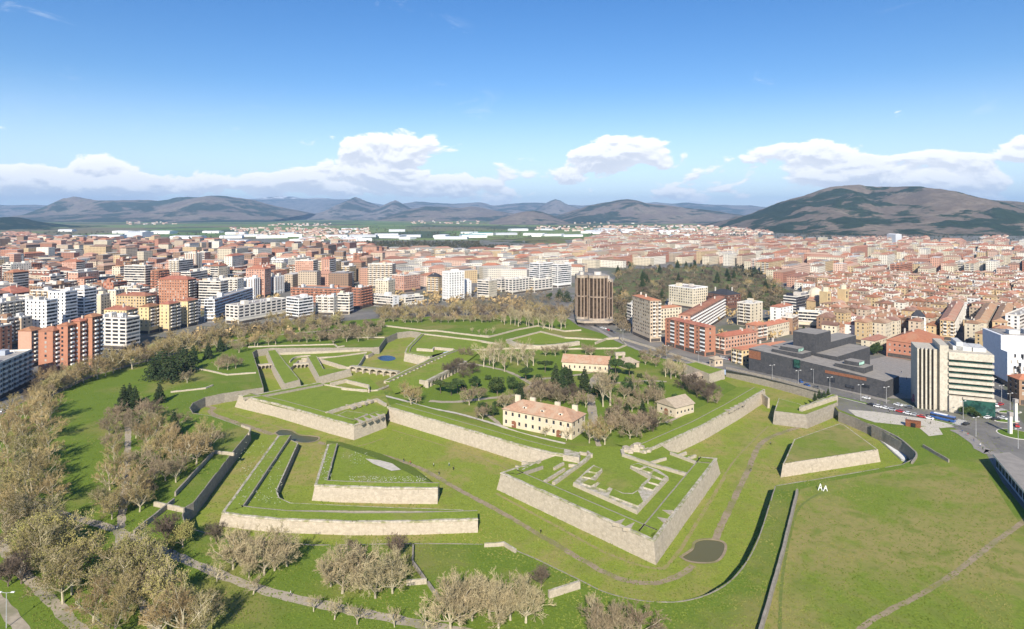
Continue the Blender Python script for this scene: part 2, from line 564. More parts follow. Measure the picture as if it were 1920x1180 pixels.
# ------------------------------------------------------------------ mountains and hills
def mountain_material(name, scrub, rock, forest, f_amt, snow=None, fields=False, fscale=0.0011):
    m, g, b = new_mat(name)
    geo = g.n('ShaderNodeNewGeometry')
    v = geo.outputs['Position']
    x, y, z = g.sep(v)
    n1 = g.noise(v, 0.004, 8.0, 0.62, 0.4)
    n2 = g.noise(v, fscale, 9.0, 0.66, 0.6)
    n3 = g.noise(v, 0.03, 5.0, 0.7)
    c = g.mix(g.ramp(n1, 0.40, 0.60), scrub, rock)
    c = g.mix(g.mul(g.ramp(g.noise(v, 0.012, 6.0, 0.75), 0.5, 0.62), 0.6), c, tuple(k * 0.6 for k in rock))
    c = g.mix(g.mul(g.ramp(n3, 0.42, 0.66), 0.5), c, tuple(k * 0.55 for k in scrub))
    fm = g.ramp(g.add(n2, g.mul(g.sub(n1, 0.5), 0.6)), 0.60 - f_amt * 0.3, 0.66 - f_amt * 0.3)
    fc = g.mix(g.ramp(n3, 0.3, 0.7), forest, tuple(k * 0.5 for k in forest))
    c = g.mix(fm, c, fc)
    if fields:
        lowm = g.mul(g.ramp(z, 75, 30), g.ramp(g.noise(v, 0.0035, 3.0), 0.52, 0.58))
        c = g.mix(lowm, c, (0.11, 0.20, 0.045))
    if snow:
        c = g.mix(g.mul(g.ramp(z, snow - 90, snow), g.ramp(n1, 0.42, 0.58)), c, (0.85, 0.86, 0.9))
    g.t.links.new(c, b.inputs['Base Color'])
    b.inputs['Roughness'].default_value = 1.0
    b.inputs['Specular IOR Level'].default_value = 0.0
    bp = g.n('ShaderNodeBump'); bp.inputs['Strength'].default_value = 0.6; bp.inputs['Distance'].default_value = 14.0
    g.t.links.new(g.add(g.noise(v, 0.008, 8.0, 0.68), g.mul(fm, 0.10)), bp.inputs['Height']); g.t.links.new(bp.outputs[0], b.inputs['Normal'])
    return m


def mountain(name, label, prof, Y, front, back, mat, seed, rough=0.22, nx=170, ny=46, cliff=1.0, spur=0.35):
    xs = np.array([p[0] for p in prof], float); ys = np.array([p[1] for p in prof], float)
    X = (np.linspace(xs[0], xs[-1], nx) - 960.0) / F * Y
    zt = H - (np.interp(np.linspace(xs[0], xs[-1], nx), xs, ys) - YH) * Y / F
    for i in range(nx):
        zt[i] += 0.035 * max(zt.max(), 60) * noise.fractal(Vector((X[i] * 9.0 / front + seed * 3, seed, 0)), 0.8, 2.1, 5) * min(1, i / (nx * .1), (nx - 1 - i) / (nx * .1))
    zt = np.maximum(zt, 0.0)
    verts = []; faces = []
    span = X[-1] - X[0]
    top = max(zt.max(), 1.0)
    for j in range(ny):
        t = -1.0 + 2.0 * j / (ny - 1)                 # -1 front foot, 0 ridge, 1 back foot
        for i in range(nx):
            s = X[i]
            sp = noise.fractal(Vector((s * 2.2 / front + seed, seed * 1.7, t * 0.6)), 1.0, 2.0, 4)
            tt = t
            if t < 0:
                a = -t
                a = a ** max(0.35, (1.0 + spur * 1.6 * sp))
                k = (1 - a) ** cliff
                k = k * k * (3 - 2 * k) * 0.45 + k * 0.55
            else:
                k = (1 - t); k = k * k * (3 - 2 * k)
            n2 = noise.fractal(Vector((s * 7.0 / front, t * 3.2 + seed, seed)), 0.9, 2.1, 6)
            edge = min(1.0, (X[i] - X[0]) / (span * 0.06 + 1), (X[-1] - X[i]) / (span * 0.06 + 1))
            z = zt[i] * k + rough * top * n2 * k * (1.15 - k) * edge - 6.0 * (1 - edge)
            yy = Y + (t * front if t < 0 else t * back)
            verts.append((s * (yy / Y) ** 0.35, yy, z - (3.0 if abs(t) > 0.999 else 0.0)))
    for j in range(ny - 1):
        for i in range(nx - 1):
            a = j * nx + i
            faces.append((a, a + 1, a + nx + 1, a + nx))
    o = obj(name, mesh(name, verts, faces, mat, None, True))
    return tag(o, label, kind='structure')


MM_FAR = mountain_material('far_mountain', (0.200, 0.175, 0.175), (0.27, 0.245, 0.23), (0.070, 0.090, 0.085), 0.40)
MM_SNOW = mountain_material('snowy_mountain', (0.15, 0.135, 0.13), (0.24, 0.22, 0.21), (0.06, 0.07, 0.06), 0.2, snow=560)
MM_LEFT = mountain_material('scrub_mountain', (0.190, 0.155, 0.140), (0.255, 0.215, 0.175), (0.055, 0.078, 0.060), 0.42, fscale=0.0009)
MM_HILL = mountain_material('wooded_hill', (0.165, 0.132, 0.105), (0.23, 0.185, 0.14), (0.036, 0.056, 0.030), 0.42, fields=False, fscale=0.0017)
MM_RISE = mountain_material('grassy_rise', (0.16, 0.19, 0.07), (0.22, 0.18, 0.11), (0.08, 0.10, 0.05), 0.2, fscale=0.004)
MM_DARK = mountain_material('dark_wooded_hill', (0.085, 0.090, 0.055), (0.13, 0.12, 0.08), (0.020, 0.040, 0.020), 0.75, fscale=0.002)

mountain('mountain_range', 'pale snow-dusted far range', [(400, 384), (440, 377), (480, 372), (525, 368), (560, 371), (600, 372), (640, 373), (680, 377), (730, 386), (760, 396)],
         20000, 4200, 3000, MM_SNOW, 3.1, 0.12)
mountain('mountain_range', 'blue far ridge at the left edge', [(-160, 384), (-60, 386), (0, 385), (60, 384), (100, 386), (150, 392), (200, 400)], 14500, 3200, 2400, MM_FAR, 5.7)
mountain('mountain_range', 'low blue ridges behind the pointed peaks', [(700, 392), (745, 384), (780, 378), (815, 380), (850, 383), (872, 381), (900, 379), (925, 386), (950, 383), (985, 380), (1010, 380),
         (1050, 383), (1090, 386), (1130, 384), (1180, 384), (1232, 379), (1262, 382), (1290, 380), (1320, 384), (1365, 385), (1405, 386), (1440, 389), (1500, 396)], 16000, 3600, 3000, MM_FAR, 1.3, 0.10, 220)
mountain('mountain_range', 'long scrub mountain with a pale cliff at its left end', [(70, 404), (82, 396), (92, 384), (104, 376), (116, 370), (136, 368), (152, 373), (180, 375), (240, 376), (290, 376), (330, 372), (380, 368),
         (412, 367), (440, 370), (470, 376), (505, 384), (540, 392), (580, 400)], 9500, 2600, 2600, MM_LEFT, 9.2, 0.20, 200, 56, spur=0.5)
mountain('mountain_peak', 'pointed blue peak', [(600, 402), (625, 391), (645, 380), (658, 374), (667, 370), (676, 374), (692, 380), (715, 388), (740, 396), (760, 402)], 11500, 2400, 1800, MM_FAR, 2.2, 0.16, 110)
mountain('mountain_peak', 'smaller pointed peak with a pale quarry', [(680, 402), (700, 392), (720, 384), (732, 379), (741, 376), (750, 380), (762, 387), (778, 395), (800, 402)], 10800, 2000, 1500, MM_FAR, 7.9, 0.15, 100)
mountain('mountain_range', 'low wooded ridge in the middle distance', [(730, 404), (765, 394), (800, 387), (830, 388), (860, 390), (885, 387), (910, 391), (945, 397), (980, 404)], 9800, 1900, 1600, MM_LEFT, 4.4, 0.18, 120)
mountain('mountain_peak', 'cone-shaped blue peak', [(985, 402), (1005, 392), (1022, 383), (1034, 376), (1042, 373), (1051, 377), (1064, 384), (1080, 389), (1100, 396), (1115, 402)], 12500, 2200, 1700, MM_FAR, 6.1, 0.13, 110)
mountain('mountain_range', 'brown rounded mountain right of the middle', [(1030, 408), (1060, 400), (1085, 392), (1110, 384), (1135, 379), (1155, 376), (1175, 374), (1196, 377), (1215, 383), (1250, 386), (1290, 390),
         (1330, 396), (1370, 402), (1420, 409)], 8200, 2100, 1900, MM_LEFT, 8.5, 0.20, 150, spur=0.5)
mountain('hill', 'small bare brown hill on the plain', [(915, 418), (945, 408), (965, 401), (985, 397), (1000, 395), (1018, 398), (1034, 404), (1060, 414)], 6600, 1000, 900, MM_LEFT, 3.7, 0.14, 80, 34)
mountain('hill', 'dark wooded hill at the left edge', [(-140, 418), (-60, 411), (0, 408), (20, 407), (38, 411), (60, 417), (90, 424), (120, 429), (150, 433), (185, 438)], 4600, 700, 700, MM_DARK, 1.9, 0.16, 90, 36)
mountain('hill', 'broad wooded hill at the right', [(1345, 426), (1375, 415), (1402, 406), (1432, 396), (1465, 384), (1500, 370), (1540, 357), (1570, 350), (1585, 347), (1600, 346), (1640, 347), (1680, 350), (1720, 356),
         (1770, 365), (1810, 370), (1850, 374), (1920, 379), (2000, 384), (2100, 391), (2220, 400)], 4700, 1750, 1700, MM_HILL, 12.4, 0.24, 230, 70, spur=0.45)
mountain('hill', 'low grassy rise between the sheds', [(860, 466), (900, 459), (950, 452), (1010, 448), (1050, 449), (1100, 455), (1140, 464)], 2550, 330, 300, MM_RISE, 4.9, 0.1, 60, 24)

# ------------------------------------------------------------------ city ground
CITY_EDGE = [(-700, 1000), (-60, 815), (60, 738), (135, 700), (260, 658), (420, 620), (620, 604), (700, 598), (800, 594), (940, 590), (1060, 594), (1085, 612), (1130, 626), (1200, 650), (1300, 679),
             (1361, 690.5), (1450, 711.5), (1544, 736.5), (1572, 768), (1604, 780), (1640, 790), (1720, 797), (1790, 803), (1822, 822), (1850, 852), (1880, 905), (1925, 962), (2100, 1120)]
M_URBAN = noisy('urban_ground', (0.22, 0.205, 0.185), (0.155, 0.148, 0.138), 0.05, (0.115, 0.125, 0.07), 0.012)
pts = px(CITY_EDGE, 0.02) + [Vector((900, 170, 0.02)), Vector((3300, 1500, 0.02)), Vector((3300, 3300, 0.02)), Vector((1500, 3700, 0.02)), Vector((200, 2500, 0.02)), Vector((-700, 2500, 0.02)),
                             Vector((-2600, 3300, 0.02)), Vector((-2600, 900, 0.02))]
b = MB(); b.tri_fill([pts]); tag(b.build('city_ground', M_URBAN), 'paved ground of the city', kind='structure')
# ------------------------------------------------------------------ walls and ramparts
def wall_part(path, z0, z1, thick, batter, mats, name, parent, cap=True):
    """free-standing or retaining wall along a path; the seen face is to the RIGHT of travel"""
    path = densify(path, 3.0, .07); rj = random.Random(len(path))
    b = MB(); n = len(path)
    zt = [z1 + rj.uniform(-.12, .06) for _ in range(n)] if not isinstance(z1, (list, tuple)) else z1
    fo = offset_path(path, batter); ba = offset_path(path, -thick)
    b.v = [(p.x, p.y, z0) for p in fo] + [(path[i].x, path[i].y, zt[i]) for i in range(n)] + [(ba[i].x, ba[i].y, zt[i]) for i in range(n)] + [(p.x, p.y, z0) for p in ba]
    for i in range(n - 1):
        b.f += [(i, i + 1, n + i + 1, n + i), (n + i, n + i + 1, 2 * n + i + 1, 2 * n + i), (2 * n + i, 2 * n + i + 1, 3 * n + i + 1, 3 * n + i)]; b.m += [0, 1, 0]
    b.f += [(0, n, 2 * n, 3 * n), (n - 1, 4 * n - 1, 3 * n - 1, 2 * n - 1)]; b.m += [0, 0]
    return b.build(name, mats, parent)


def wall(name, label, pts, z0, z1, thick=0.7, batter=0.15, z_at=None, group=None, mat=None, smooth=0, cat='wall', root=None):
    p = px(pts, z1 if z_at is None else z_at) if not isinstance(pts[0], Vector) else pts
    if smooth: p = smooth_path(p, smooth)
    o = wall_part(p, z0, z1, thick, batter, [mat or M_STONE, M_COPE if mat is None else mat], name, root)
    if root is None: tag(o, label, cat, group)
    return o


def grass_band(name, a, bpts, za, zb, mat, parent):
    b = MB(); n = len(a)
    b.v = [(p.x, p.y, za) for p in a] + [(p.x, p.y, zb) for p in bpts]
    for i in range(n - 1):
        b.f.append((i, i + 1, n + i + 1, n + i)); b.m.append(0)
    return b.build(name, mat, parent)


def rampart(name, label, path, zt, zb, batter, wpar, zin, slope=0.0, zslope=0.3, coping=0.9, mat=None, cat='rampart', group=None):
    """scarp wall + coping + grassy parapet + inner face (+ grass slope down to the court); seen face right of travel"""
    root = empty(name, (path[0].x, path[0].y, 0))
    root_inv = Matrix.Translation((-path[0].x, -path[0].y, 0))
    path = densify([root_inv @ p for p in path], 3.0, .06)
    c1 = offset_path(path, -coping); c2 = offset_path(path, -wpar); c3 = offset_path(path, -wpar - 0.5); ft = offset_path(path, batter)
    def strip(nm, a, za, bb, zb_, m): return grass_band(nm, a, bb, za, zb_, m, root)
    strip('scarp_wall', ft, zb, path, zt - 0.7, mat or M_STONE)
    co = offset_path(path, 0.22); co1 = offset_path(path, 0.12)          # the cordon: a ledge of dressed stone near the top
    b = MB(); n = len(path)
    rows = [(path, zt - 0.7), (co, zt - 0.62), (co, zt - 0.35), (co1, zt), (c1, zt), (c1, zt - 0.4)]
    rj = random.Random(n)
    for k, (r, z) in enumerate(rows): b.v += [(p.x, p.y, z + (rj.uniform(-.14, .05) if k in (3, 4) else 0)) for p in r]
    for k in range(len(rows) - 1):
        for i in range(n - 1):
            b.f.append((k * n + i, k * n + i + 1, (k + 1) * n + i + 1, (k + 1) * n + i)); b.m.append(0)
    b.build('coping', M_COPE, root)
    strip('parapet_turf', c1, zt - 0.15, c2, zt + 0.1, G_BANK)
    b = MB()
    b.v = [(p.x, p.y, zt + 0.15) for p in c2] + [(p.x, p.y, zt + 0.15) for p in c3] + [(p.x, p.y, zin - 0.3) for p in c3] + [(p.x, p.y, zt - 0.3) for p in c2]
    for i in range(n - 1):
        b.f += [(i, i + 1, n + i + 1, n + i), (n + i, n + i + 1, 2 * n + i + 1, 2 * n + i), (3 * n + i, 3 * n + i + 1, i + 1, i)]; b.m += [0, 0, 0]
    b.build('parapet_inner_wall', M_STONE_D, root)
    if slope:
        c4 = offset_path(path, -wpar - 4.0); c5 = offset_path(path, -wpar - 4.0 - slope)
        strip('wall_walk', c3, zin, c4, zin, G_BANK)
        strip('turf_slope', c4, zin, c5, zslope, G_BANK)
    # end walls
    for e in (0, n - 1):
        b = MB()
        q = [(ft[e].x, ft[e].y, zb), (path[e].x, path[e].y, zt - 0.01), (c1[e].x, c1[e].y, zt - 0.02), (c3[e].x, c3[e].y, zt - 0.02), (c3[e].x, c3[e].y, zb)]
        b.poly(q if e else q[::-1])
        b.build('end_wall', mat or M_STONE, root)
    tag(root, label, cat, group)
    return root


def platform(name, label, pts, zt, zb, batter=0.6, cat='rampart', group=None, turf=G_BANK, mat=None, coping=0.5, world=False, smooth=0):
    """grassy block held by stone walls"""
    p = pts if world else px(pts, zt)
    if smooth: p = smooth_path(p + [p[0]], smooth)[:-1]
    p = ccw(p)
    o = Vector((p[0].x, p[0].y, 0)); p = [Vector((q.x - o.x, q.y - o.y, 0)) for q in p]
    root = empty(name, (o.x, o.y, 0))
    low = offset_loop(p, batter); n = len(p)
    b = MB()
    b.v = [(q.x, q.y, zb) for q in low] + [(q.x, q.y, zt) for q in p]
    for i in range(n):
        j = (i + 1) % n
        b.f.append((i, j, n + j, n + i)); b.m.append(0)
    b.build('retaining_wall', mat or M_STONE, root)
    inn = offset_loop(p, -coping)
    b = MB()
    b.v = [(q.x, q.y, zt) for q in p] + [(q.x, q.y, zt) for q in inn]
    for i in range(n):
        j = (i + 1) % n
        b.f.append((i, j, n + j, n + i)); b.m.append(0)
    b.build('coping', M_COPE, root)
    b = MB(); b.tri_fill([[Vector((q.x, q.y, zt + 0.05)) for q in inn]])
    b.build('turf', turf, root)
    tag(root, label, cat, group)
    return root


M_TRACK = noisy('worn_turf', (0.29, 0.235, 0.115), (0.24, 0.24, 0.07), 0.5)
# the counterscarp: retaining walls round the moat
def scarp(label, edge, sm=0, z1=0.10, rim=0.38):
    p = px(edge)
    if sm: p = smooth_path(p, sm)
    p = p[::-1]
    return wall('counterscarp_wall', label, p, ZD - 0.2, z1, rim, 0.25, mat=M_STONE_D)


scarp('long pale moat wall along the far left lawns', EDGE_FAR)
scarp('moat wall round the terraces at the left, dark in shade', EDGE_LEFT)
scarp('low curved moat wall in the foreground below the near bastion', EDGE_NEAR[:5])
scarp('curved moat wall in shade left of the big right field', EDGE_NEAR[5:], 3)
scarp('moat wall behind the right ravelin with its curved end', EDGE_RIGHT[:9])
wall('city_wall', 'long ochre wall along the avenue by the black building', [(1361, 688), (1450, 708), (1544, 733)], ZD, 1.4, 1.2, 0.3, z_at=1.4, mat=M_STONE_D)
wall('city_wall', 'low pale wall along the avenue behind the citadel lawns', [(1163, 633), (1227, 652), (1300, 676), (1330, 684)], -0.2, 1.6, 1.0, 0.1, z_at=1.6)

# left: the covered way below the glacis, a step lower than the park
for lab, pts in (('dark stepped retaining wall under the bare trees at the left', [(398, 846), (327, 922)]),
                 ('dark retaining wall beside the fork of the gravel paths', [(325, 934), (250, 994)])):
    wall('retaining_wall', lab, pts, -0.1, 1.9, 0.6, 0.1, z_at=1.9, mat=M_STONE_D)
wall('retaining_wall', 'short pale cross wall at the end of the left terrace', [(288, 941), (344, 953)], -0.1, 1.7, 0.6, 0.1, z_at=1.7)
wall('retaining_wall', 'short pale cross wall beside the bare trees of the left terrace', [(400, 845), (438, 849)], -0.1, 1.4, 0.6, 0.1, z_at=1.4)
wall('retaining_wall', 'short wall at the upper corner of the left terrace', [(452, 797), (469, 803), (465, 812)], -0.1, 1.0, 0.6, 0.1, z_at=1.0)
for i, (lab, pts) in enumerate((('dark low wall stepping down the lawn in the bottom middle', [(776, 1020), (775, 1050), (798, 1082)]),
                                ('dark low wall between the two bottom lawns', [(804, 1089), (826, 1119)]))):
    wall('retaining_wall', lab, pts[::-1], -0.1, 1.3, 0.5, 0.1, z_at=1.3, mat=M_STONE_D)
wall('retaining_wall', 'short pale wall facing the bare trees at the bottom middle', [(762, 1089), (800, 1086)], -0.1, 1.5, 0.5, 0.1, z_at=1.5)
wall('retaining_wall', 'low pale wall with a bend above the bottom lawn', [(908, 1019), (944, 1017), (966, 1030)], -0.1, 1.3, 0.6, 0.05, z_at=1.3)
wall('retaining_wall', 'pale ramped wall at the bottom middle lawn', [(1030, 1108), (1088, 1090)], -0.1, 2.2, 0.8, 0.1, z_at=2.2)
wall('retaining_wall', 'long straight dark wall along the left side of the right field', [(1497, 917), (1470, 1030), (1428, 1178), (1410, 1240)][::-1], -0.1, 1.9, 0.7, 0.1, z_at=1.9, mat=M_STONE_D)
wall('retaining_wall', 'dark curved concrete wall above the white strip', [(1634, 796), (1680, 818), (1709, 841), (1717, 852), (1708, 866)], ZD, 0.9, 0.7, 0.1, z_at=0.9, mat=M_STONE_D, smooth=4)
wall('retaining_wall', 'short dark retaining wall in the right lawn', [(1730, 833), (1778, 861)], -0.1, 1.5, 0.5, 0.1, z_at=1.5, mat=M_STONE_D)

# ------------------------------------------------------------------ near bastion
ZT = 1.7
def W(pts, z=ZT): return px(pts, z)
rampart('bastion', 'pale stone near bastion with its sharp tip towards the viewer', W([(1000, 866), (939, 886), (1226, 1013), (1344, 859), (1310, 857)]), ZT, ZD, 1.2, 6.0, 0.5)
sheet('bastion_terrace', [(960, 884), (1226, 1004), (1335, 862), (1255, 846), (1235, 832), (1165, 838), (1082, 836), (1050, 852)], 0.5, G_BANK, 'grass top of the near bastion')


def embrasure(root, a, b_, c, z0, z1):
    """a splayed stone slope through the parapet: narrow at a, wide between b_ and c"""
    m = MB()
    lo = [(a[0], a[1], z0), (b_[0], b_[1], z1), (c[0], c[1], z1)]
    m.poly(lo)
    for p, q in ((0, 1), (1, 2), (2, 0)):
        m.poly([(lo[p][0], lo[p][1], lo[p][2] - 1.2), (lo[q][0], lo[q][1], lo[q][2] - 1.2), lo[q], lo[p]])
    return m.build('embrasure', M_STONE, root)


emb = empty('gun_embrasure', P(1160, 980, ZT)); eo = emb.location
for a, b_, c in (((1172, 972), (1148, 981), (1162, 984)), ((1190, 979), (1168, 990), (1182, 992)), ((1242, 956), (1262, 958), (1256, 964)), ((1232, 969), (1252, 974), (1246, 981))):
    q = [P(*k, ZT + .2) - eo for k in (a, b_, c)]
    embrasure(emb, q[0], q[1], q[2], ZT - eo.z + 0.16, ZT - eo.z + 0.42)
tag(emb, 'splayed pale gun openings beside the tip of the near bastion', 'embrasure')

# the U-shaped battery on the bastion
cav = empty('cavalier_battery', P(1160, 905, 0.5)); co_ = cav.location.copy()
def loc(pts, z): return [P(a, b, z) - co_ for a, b in pts]
OUT = [(1113, 872), (1102, 880), (1075, 905), (1194, 957), (1253, 894), (1234, 881), (1196, 868)]
INN = [(1182, 873), (1220, 894), (1204, 907), (1196, 919), (1185, 925), (1168, 924), (1145, 915), (1112, 900), (1129, 879)]
m = MB()
ring = loc(OUT, 1.9) + loc(INN, 1.9)
rp = ccw([Vector((p.x, p.y, 0)) for p in ring])
low = offset_loop(rp, 0.25); n = len(rp)
m.v = [(p.x, p.y, -0.3) for p in low] + [(p.x, p.y, 1.4) for p in rp]
for i in range(n):
    j = (i + 1) % n
    m.f.append((i, j, n + j, n + i)); m.m.append(0)
m.tri_fill([[Vector((p.x, p.y, 1.4)) for p in rp]], 1)
m.build('battery_wall', [M_STONE, M_COPE], cav)
for q in ([(1104, 883), (1113, 874), (1128, 879), (1119, 886)], [(1091, 893), (1100, 886), (1117, 889), (1108, 896)], [(1092, 906), (1104, 898), (1122, 903), (1108, 911)],
          [(1118, 913), (1126, 905), (1143, 913), (1136, 919)], [(1142, 928), (1149, 916), (1168, 926), (1187, 926), (1196, 920), (1206, 940), (1196, 948)],
          [(1184, 873), (1196, 869), (1208, 874), (1200, 878)], [(1204, 880), (1214, 876), (1226, 881), (1218, 885)], [(1222, 890), (1226, 883), (1247, 893), (1242, 898)],
          [(1216, 903), (1221, 896), (1240, 901), (1234, 908)], [(1207, 913), (1213, 905), (1231, 911), (1224, 918)]):
    m = MB(); p = [Vector((v.x, v.y, 0)) for v in loc(q, 2.5)]
    m.prism(p, 1.2, 1.95, 0, 1, 0.12)
    m.build('merlon', [M_COPE, G_BANK], cav)
m = MB(); m.tri_fill([[Vector((v.x, v.y, 0.05)) for v in loc(INN, 0.6)]]); m.build('battery_floor', G_BANK, cav)
tag(cav, 'U-shaped stone battery with grass merlons on the near bastion', 'battery')

# flank works of the near bastion
def low_wall(lab, pts, z1=1.7, z0=0.1, th=0.8): return wall('flank_wall', lab, pts, z0, z1, th, 0.05, z_at=z1, group='low walls on the flanks of the near bastion')
low_wall('long pale wall of the left flank court on the near bastion', [(1106, 849), (1094, 861), (1035, 903)], 1.7, 0.1, 1.4)
low_wall('pale cross wall at the back of the left flank court', [(1100, 846), (1108, 853)], 1.9)
for i, q in enumerate(([(965, 876), (975, 885), (1015, 862)], [(966, 873), (992, 877)], [(978, 866), (1002, 870)], [(1022, 902), (1060, 878)], [(1040, 877), (1058, 867)], [(1066, 871), (1082, 872)], [(1086, 848), (1100, 850)])):
    low_wall(['angled wall at the outer end of the left flank court', 'outer of the two short walls at the left flank tip', 'inner of the two short walls at the left flank tip', 'thin divider wall in the left flank court',
              'stub wall under the sally port tower', 'short low wall by the dark arch of the left flank', 'short wall right behind the sally port tower'][i], q)
low_wall('long pale wall of the right flank court on the near bastion', [(1163, 842), (1166, 851), (1222, 870), (1292, 890)], 1.7, 0.1, 1.4)
for i, q in enumerate(([(1166, 843), (1186, 845)], [(1256, 848), (1283, 858), (1312, 869)], [(1274, 853), (1288, 848)], [(1292, 858), (1306, 853)], [(1222, 866), (1250, 858)], [(1291, 889), (1300, 878)])):
    low_wall(['short wall beside the rubble of the right flank', 'outer pale wall of the right flank court', 'left stub wall on the right flank', 'right stub wall on the right flank', 'thin wall by the dark doorway of the right flank',
              'end wall of the right flank court'][i], q)
platform('sally_port_tower', 'pale stone block with a dark arch at the end of the left curtain', [(1058, 842), (1088, 849), (1086, 858), (1056, 853)], 3.0, -0.5, 0.2, 'tower', None, M_COPE)
m = MB(); a = P(1068, 868, 2.4); b2 = P(1078, 870, 2.4)
for k in range(9):
    pass
arch = [Vector((0, 0, 0))]
d = (b2 - a); L = d.length; d.normalize(); nrm = Vector((d.y, -d.x, 0))
pts = [a + nrm * 0.25] + [a + d * (L * 0.5 - L * 0.5 * math.cos(math.pi * k / 8)) + Vector((0, 0, 0.9 + L * 0.42 * math.sin(math.pi * k / 8))) + nrm * 0.25 for k in range(9)] + [b2 + nrm * 0.25]
M_DARK = noisy('dark_opening', (0.015, 0.014, 0.013), (0.025, 0.023, 0.02), 1.0)
mound = MB()
random.seed(3)
c = P(1193, 845, 0.5)
for k in range(26):
    w = random.uniform(0.8, 2.4); a_ = random.uniform(0, 6.28); r_ = random.uniform(0, 5.5)
    q = [Vector((r_ * math.cos(a_) + w * math.cos(t) * random.uniform(.7, 1.1), r_ * math.sin(a_) * .7 + w * math.sin(t) * random.uniform(.7, 1.1), 0)) for t in (0.2, 1.4, 2.6, 3.9, 5.2)]
    mound.prism(q, -0.4, random.uniform(0.6, 3.4) * (1.15 - r_ / 6.5), 0, None, 0.35)
tag(mound.build('rubble_mound', M_STONE, None, False, c), 'heap of pale broken masonry at the start of the right curtain', 'rubble')

# ------------------------------------------------------------------ curtains
rampart('curtain_wall', 'long pale curtain wall between the left and the near bastion', W([(726, 762), (760, 772), (900, 812), (975, 834), (1034, 849), (1062, 853)]), ZT, ZD, 1.4, 6.0, 1.0, 6.0)
rampart('curtain_wall', 'pale curtain wall running up right from the near bastion', W([(1206, 846), (1232, 836), (1318, 797), (1380, 763), (1434, 730)]), ZT, ZD, 1.1, 6.0, 1.0, 6.5)
wall('end_pier', 'pale end pier of the right curtain wall', W([(1424, 736), (1434, 742), (1440, 747)], 0.4), ZD, 0.4, 1.0, 0.3)
for i, q in enumerate((((1358, 768), (1368, 772), (1376, 768)), ((1368, 764), (1378, 767), (1384, 763)), ((1376, 760), (1386, 763), (1391, 759)), ((1384, 756), (1394, 759), (1399, 755)))):
    if i == 0:
        em2 = empty('gun_embrasure', P(1375, 765, ZT)); e2 = em2.location.copy()
    v = [P(*k, ZT + .2) - e2 for k in q]
    embrasure(em2, v[0], v[1], v[2], 0.2, 0.5)
tag(em2, 'row of pale gun openings on the right curtain wall', 'embrasure')

# ------------------------------------------------------------------ left bastion
rampart('bastion', 'long pale left bastion with a plain lit face', W([(598, 717), (481, 739), (448, 741), (519, 757), (628, 788), (664, 797), (722, 776)]), ZT, ZD, 1.2, 5.5, 0.6)
sheet('bastion_terrace', [(452, 745), (628, 790), (664, 799), (725, 776), (731, 760), (720, 735), (690, 706), (598, 720)], 0.6, G_BANK, 'grass top of the left bastion')
wall('flank_wall', 'pale inner wall of the left bastion flank with stone ribs', [(612, 773), (640, 764), (670, 756), (706, 748), (722, 757)], 0.2, 2.4, 1.0, 0.1, z_at=2.4)
lb = empty('gun_embrasure', P(690, 778, ZT)); lo_ = lb.location.copy()
for q in (((664, 783), (678, 795), (684, 792)), ((680, 780), (690, 791), (697, 788)), ((692, 777), (703, 787), (709, 784)), ((704, 775), (714, 783), (719, 780)),
          ((648, 758), (662, 766), (668, 763)), ((664, 755), (672, 762), (678, 760)), ((678, 751), (686, 758), (690, 756)), ((688, 748), (696, 754), (700, 752))):
    v = [P(*k, ZT + .2) - lo_ for k in q]
    embrasure(lb, v[0], v[1], v[2], 0.2, 0.6)
tag(lb, 'rows of pale splayed gun openings on the left bastion flank', 'embrasure')
platform('flank_block', 'low grass court block inside the left bastion flank', [(633, 778), (650, 770), (690, 776), (662, 788)], 1.6, 0.2, 0.1)
wall('foundation_wall', 'long low foundation wall across the top of the left bastion', [(600, 719), (680, 733), (708, 731), (730, 722)], 0.4, 1.4, 0.8, 0.05, z_at=1.4)
wall('foundation_wall', 'broken casemate wall standing behind the left bastion', [(620, 718), (648, 712), (690, 722), (690, 730)], 0.4, 2.8, 0.9, 0.05, z_at=2.8)
wall('foundation_wall', 'ruined inner wall with gaps behind the left bastion', [(640, 727), (688, 731)], 0.4, 2.0, 0.7, 0.05, z_at=2.0)

# rear-left curtain with its row of stone merlons, and the arcaded inner wall
rampart('curtain_wall', 'far left curtain seen from behind with a row of small stones', W([(852, 655), (806, 672), (748, 700), (720, 714)]), 1.6, ZD, 1.2, 3.5, 1.0, 0)
sheet('rampart_terrace', [(722, 716), (748, 702), (852, 657), (905, 656), (868, 684), (800, 718), (788, 726), (740, 738)], 1.05, G_BANK, 'grass rampart behind the arcaded wall')
for i in range(15):
    t = i / 14
    c = P(736, 711, 1.6).lerp(P(832, 666, 1.6), t)
    b = MB(); b.box(-0.6, 0.6, -0.5, 0.5, 0, 0.7)
    tag(b.build('merlon_stone', M_COPE, None, False, (c.x + 1.0, c.y - 2, 1.3), 0.5), 'small pale stone block, %s from the left in the row on the far left curtain' % ('%d%s' % (i + 1, {0: 'st', 1: 'nd', 2: 'rd'}.get(i, 'th'))), 'stone block', 'row of stone blocks on the far left curtain')
M_ARC = M_STONE


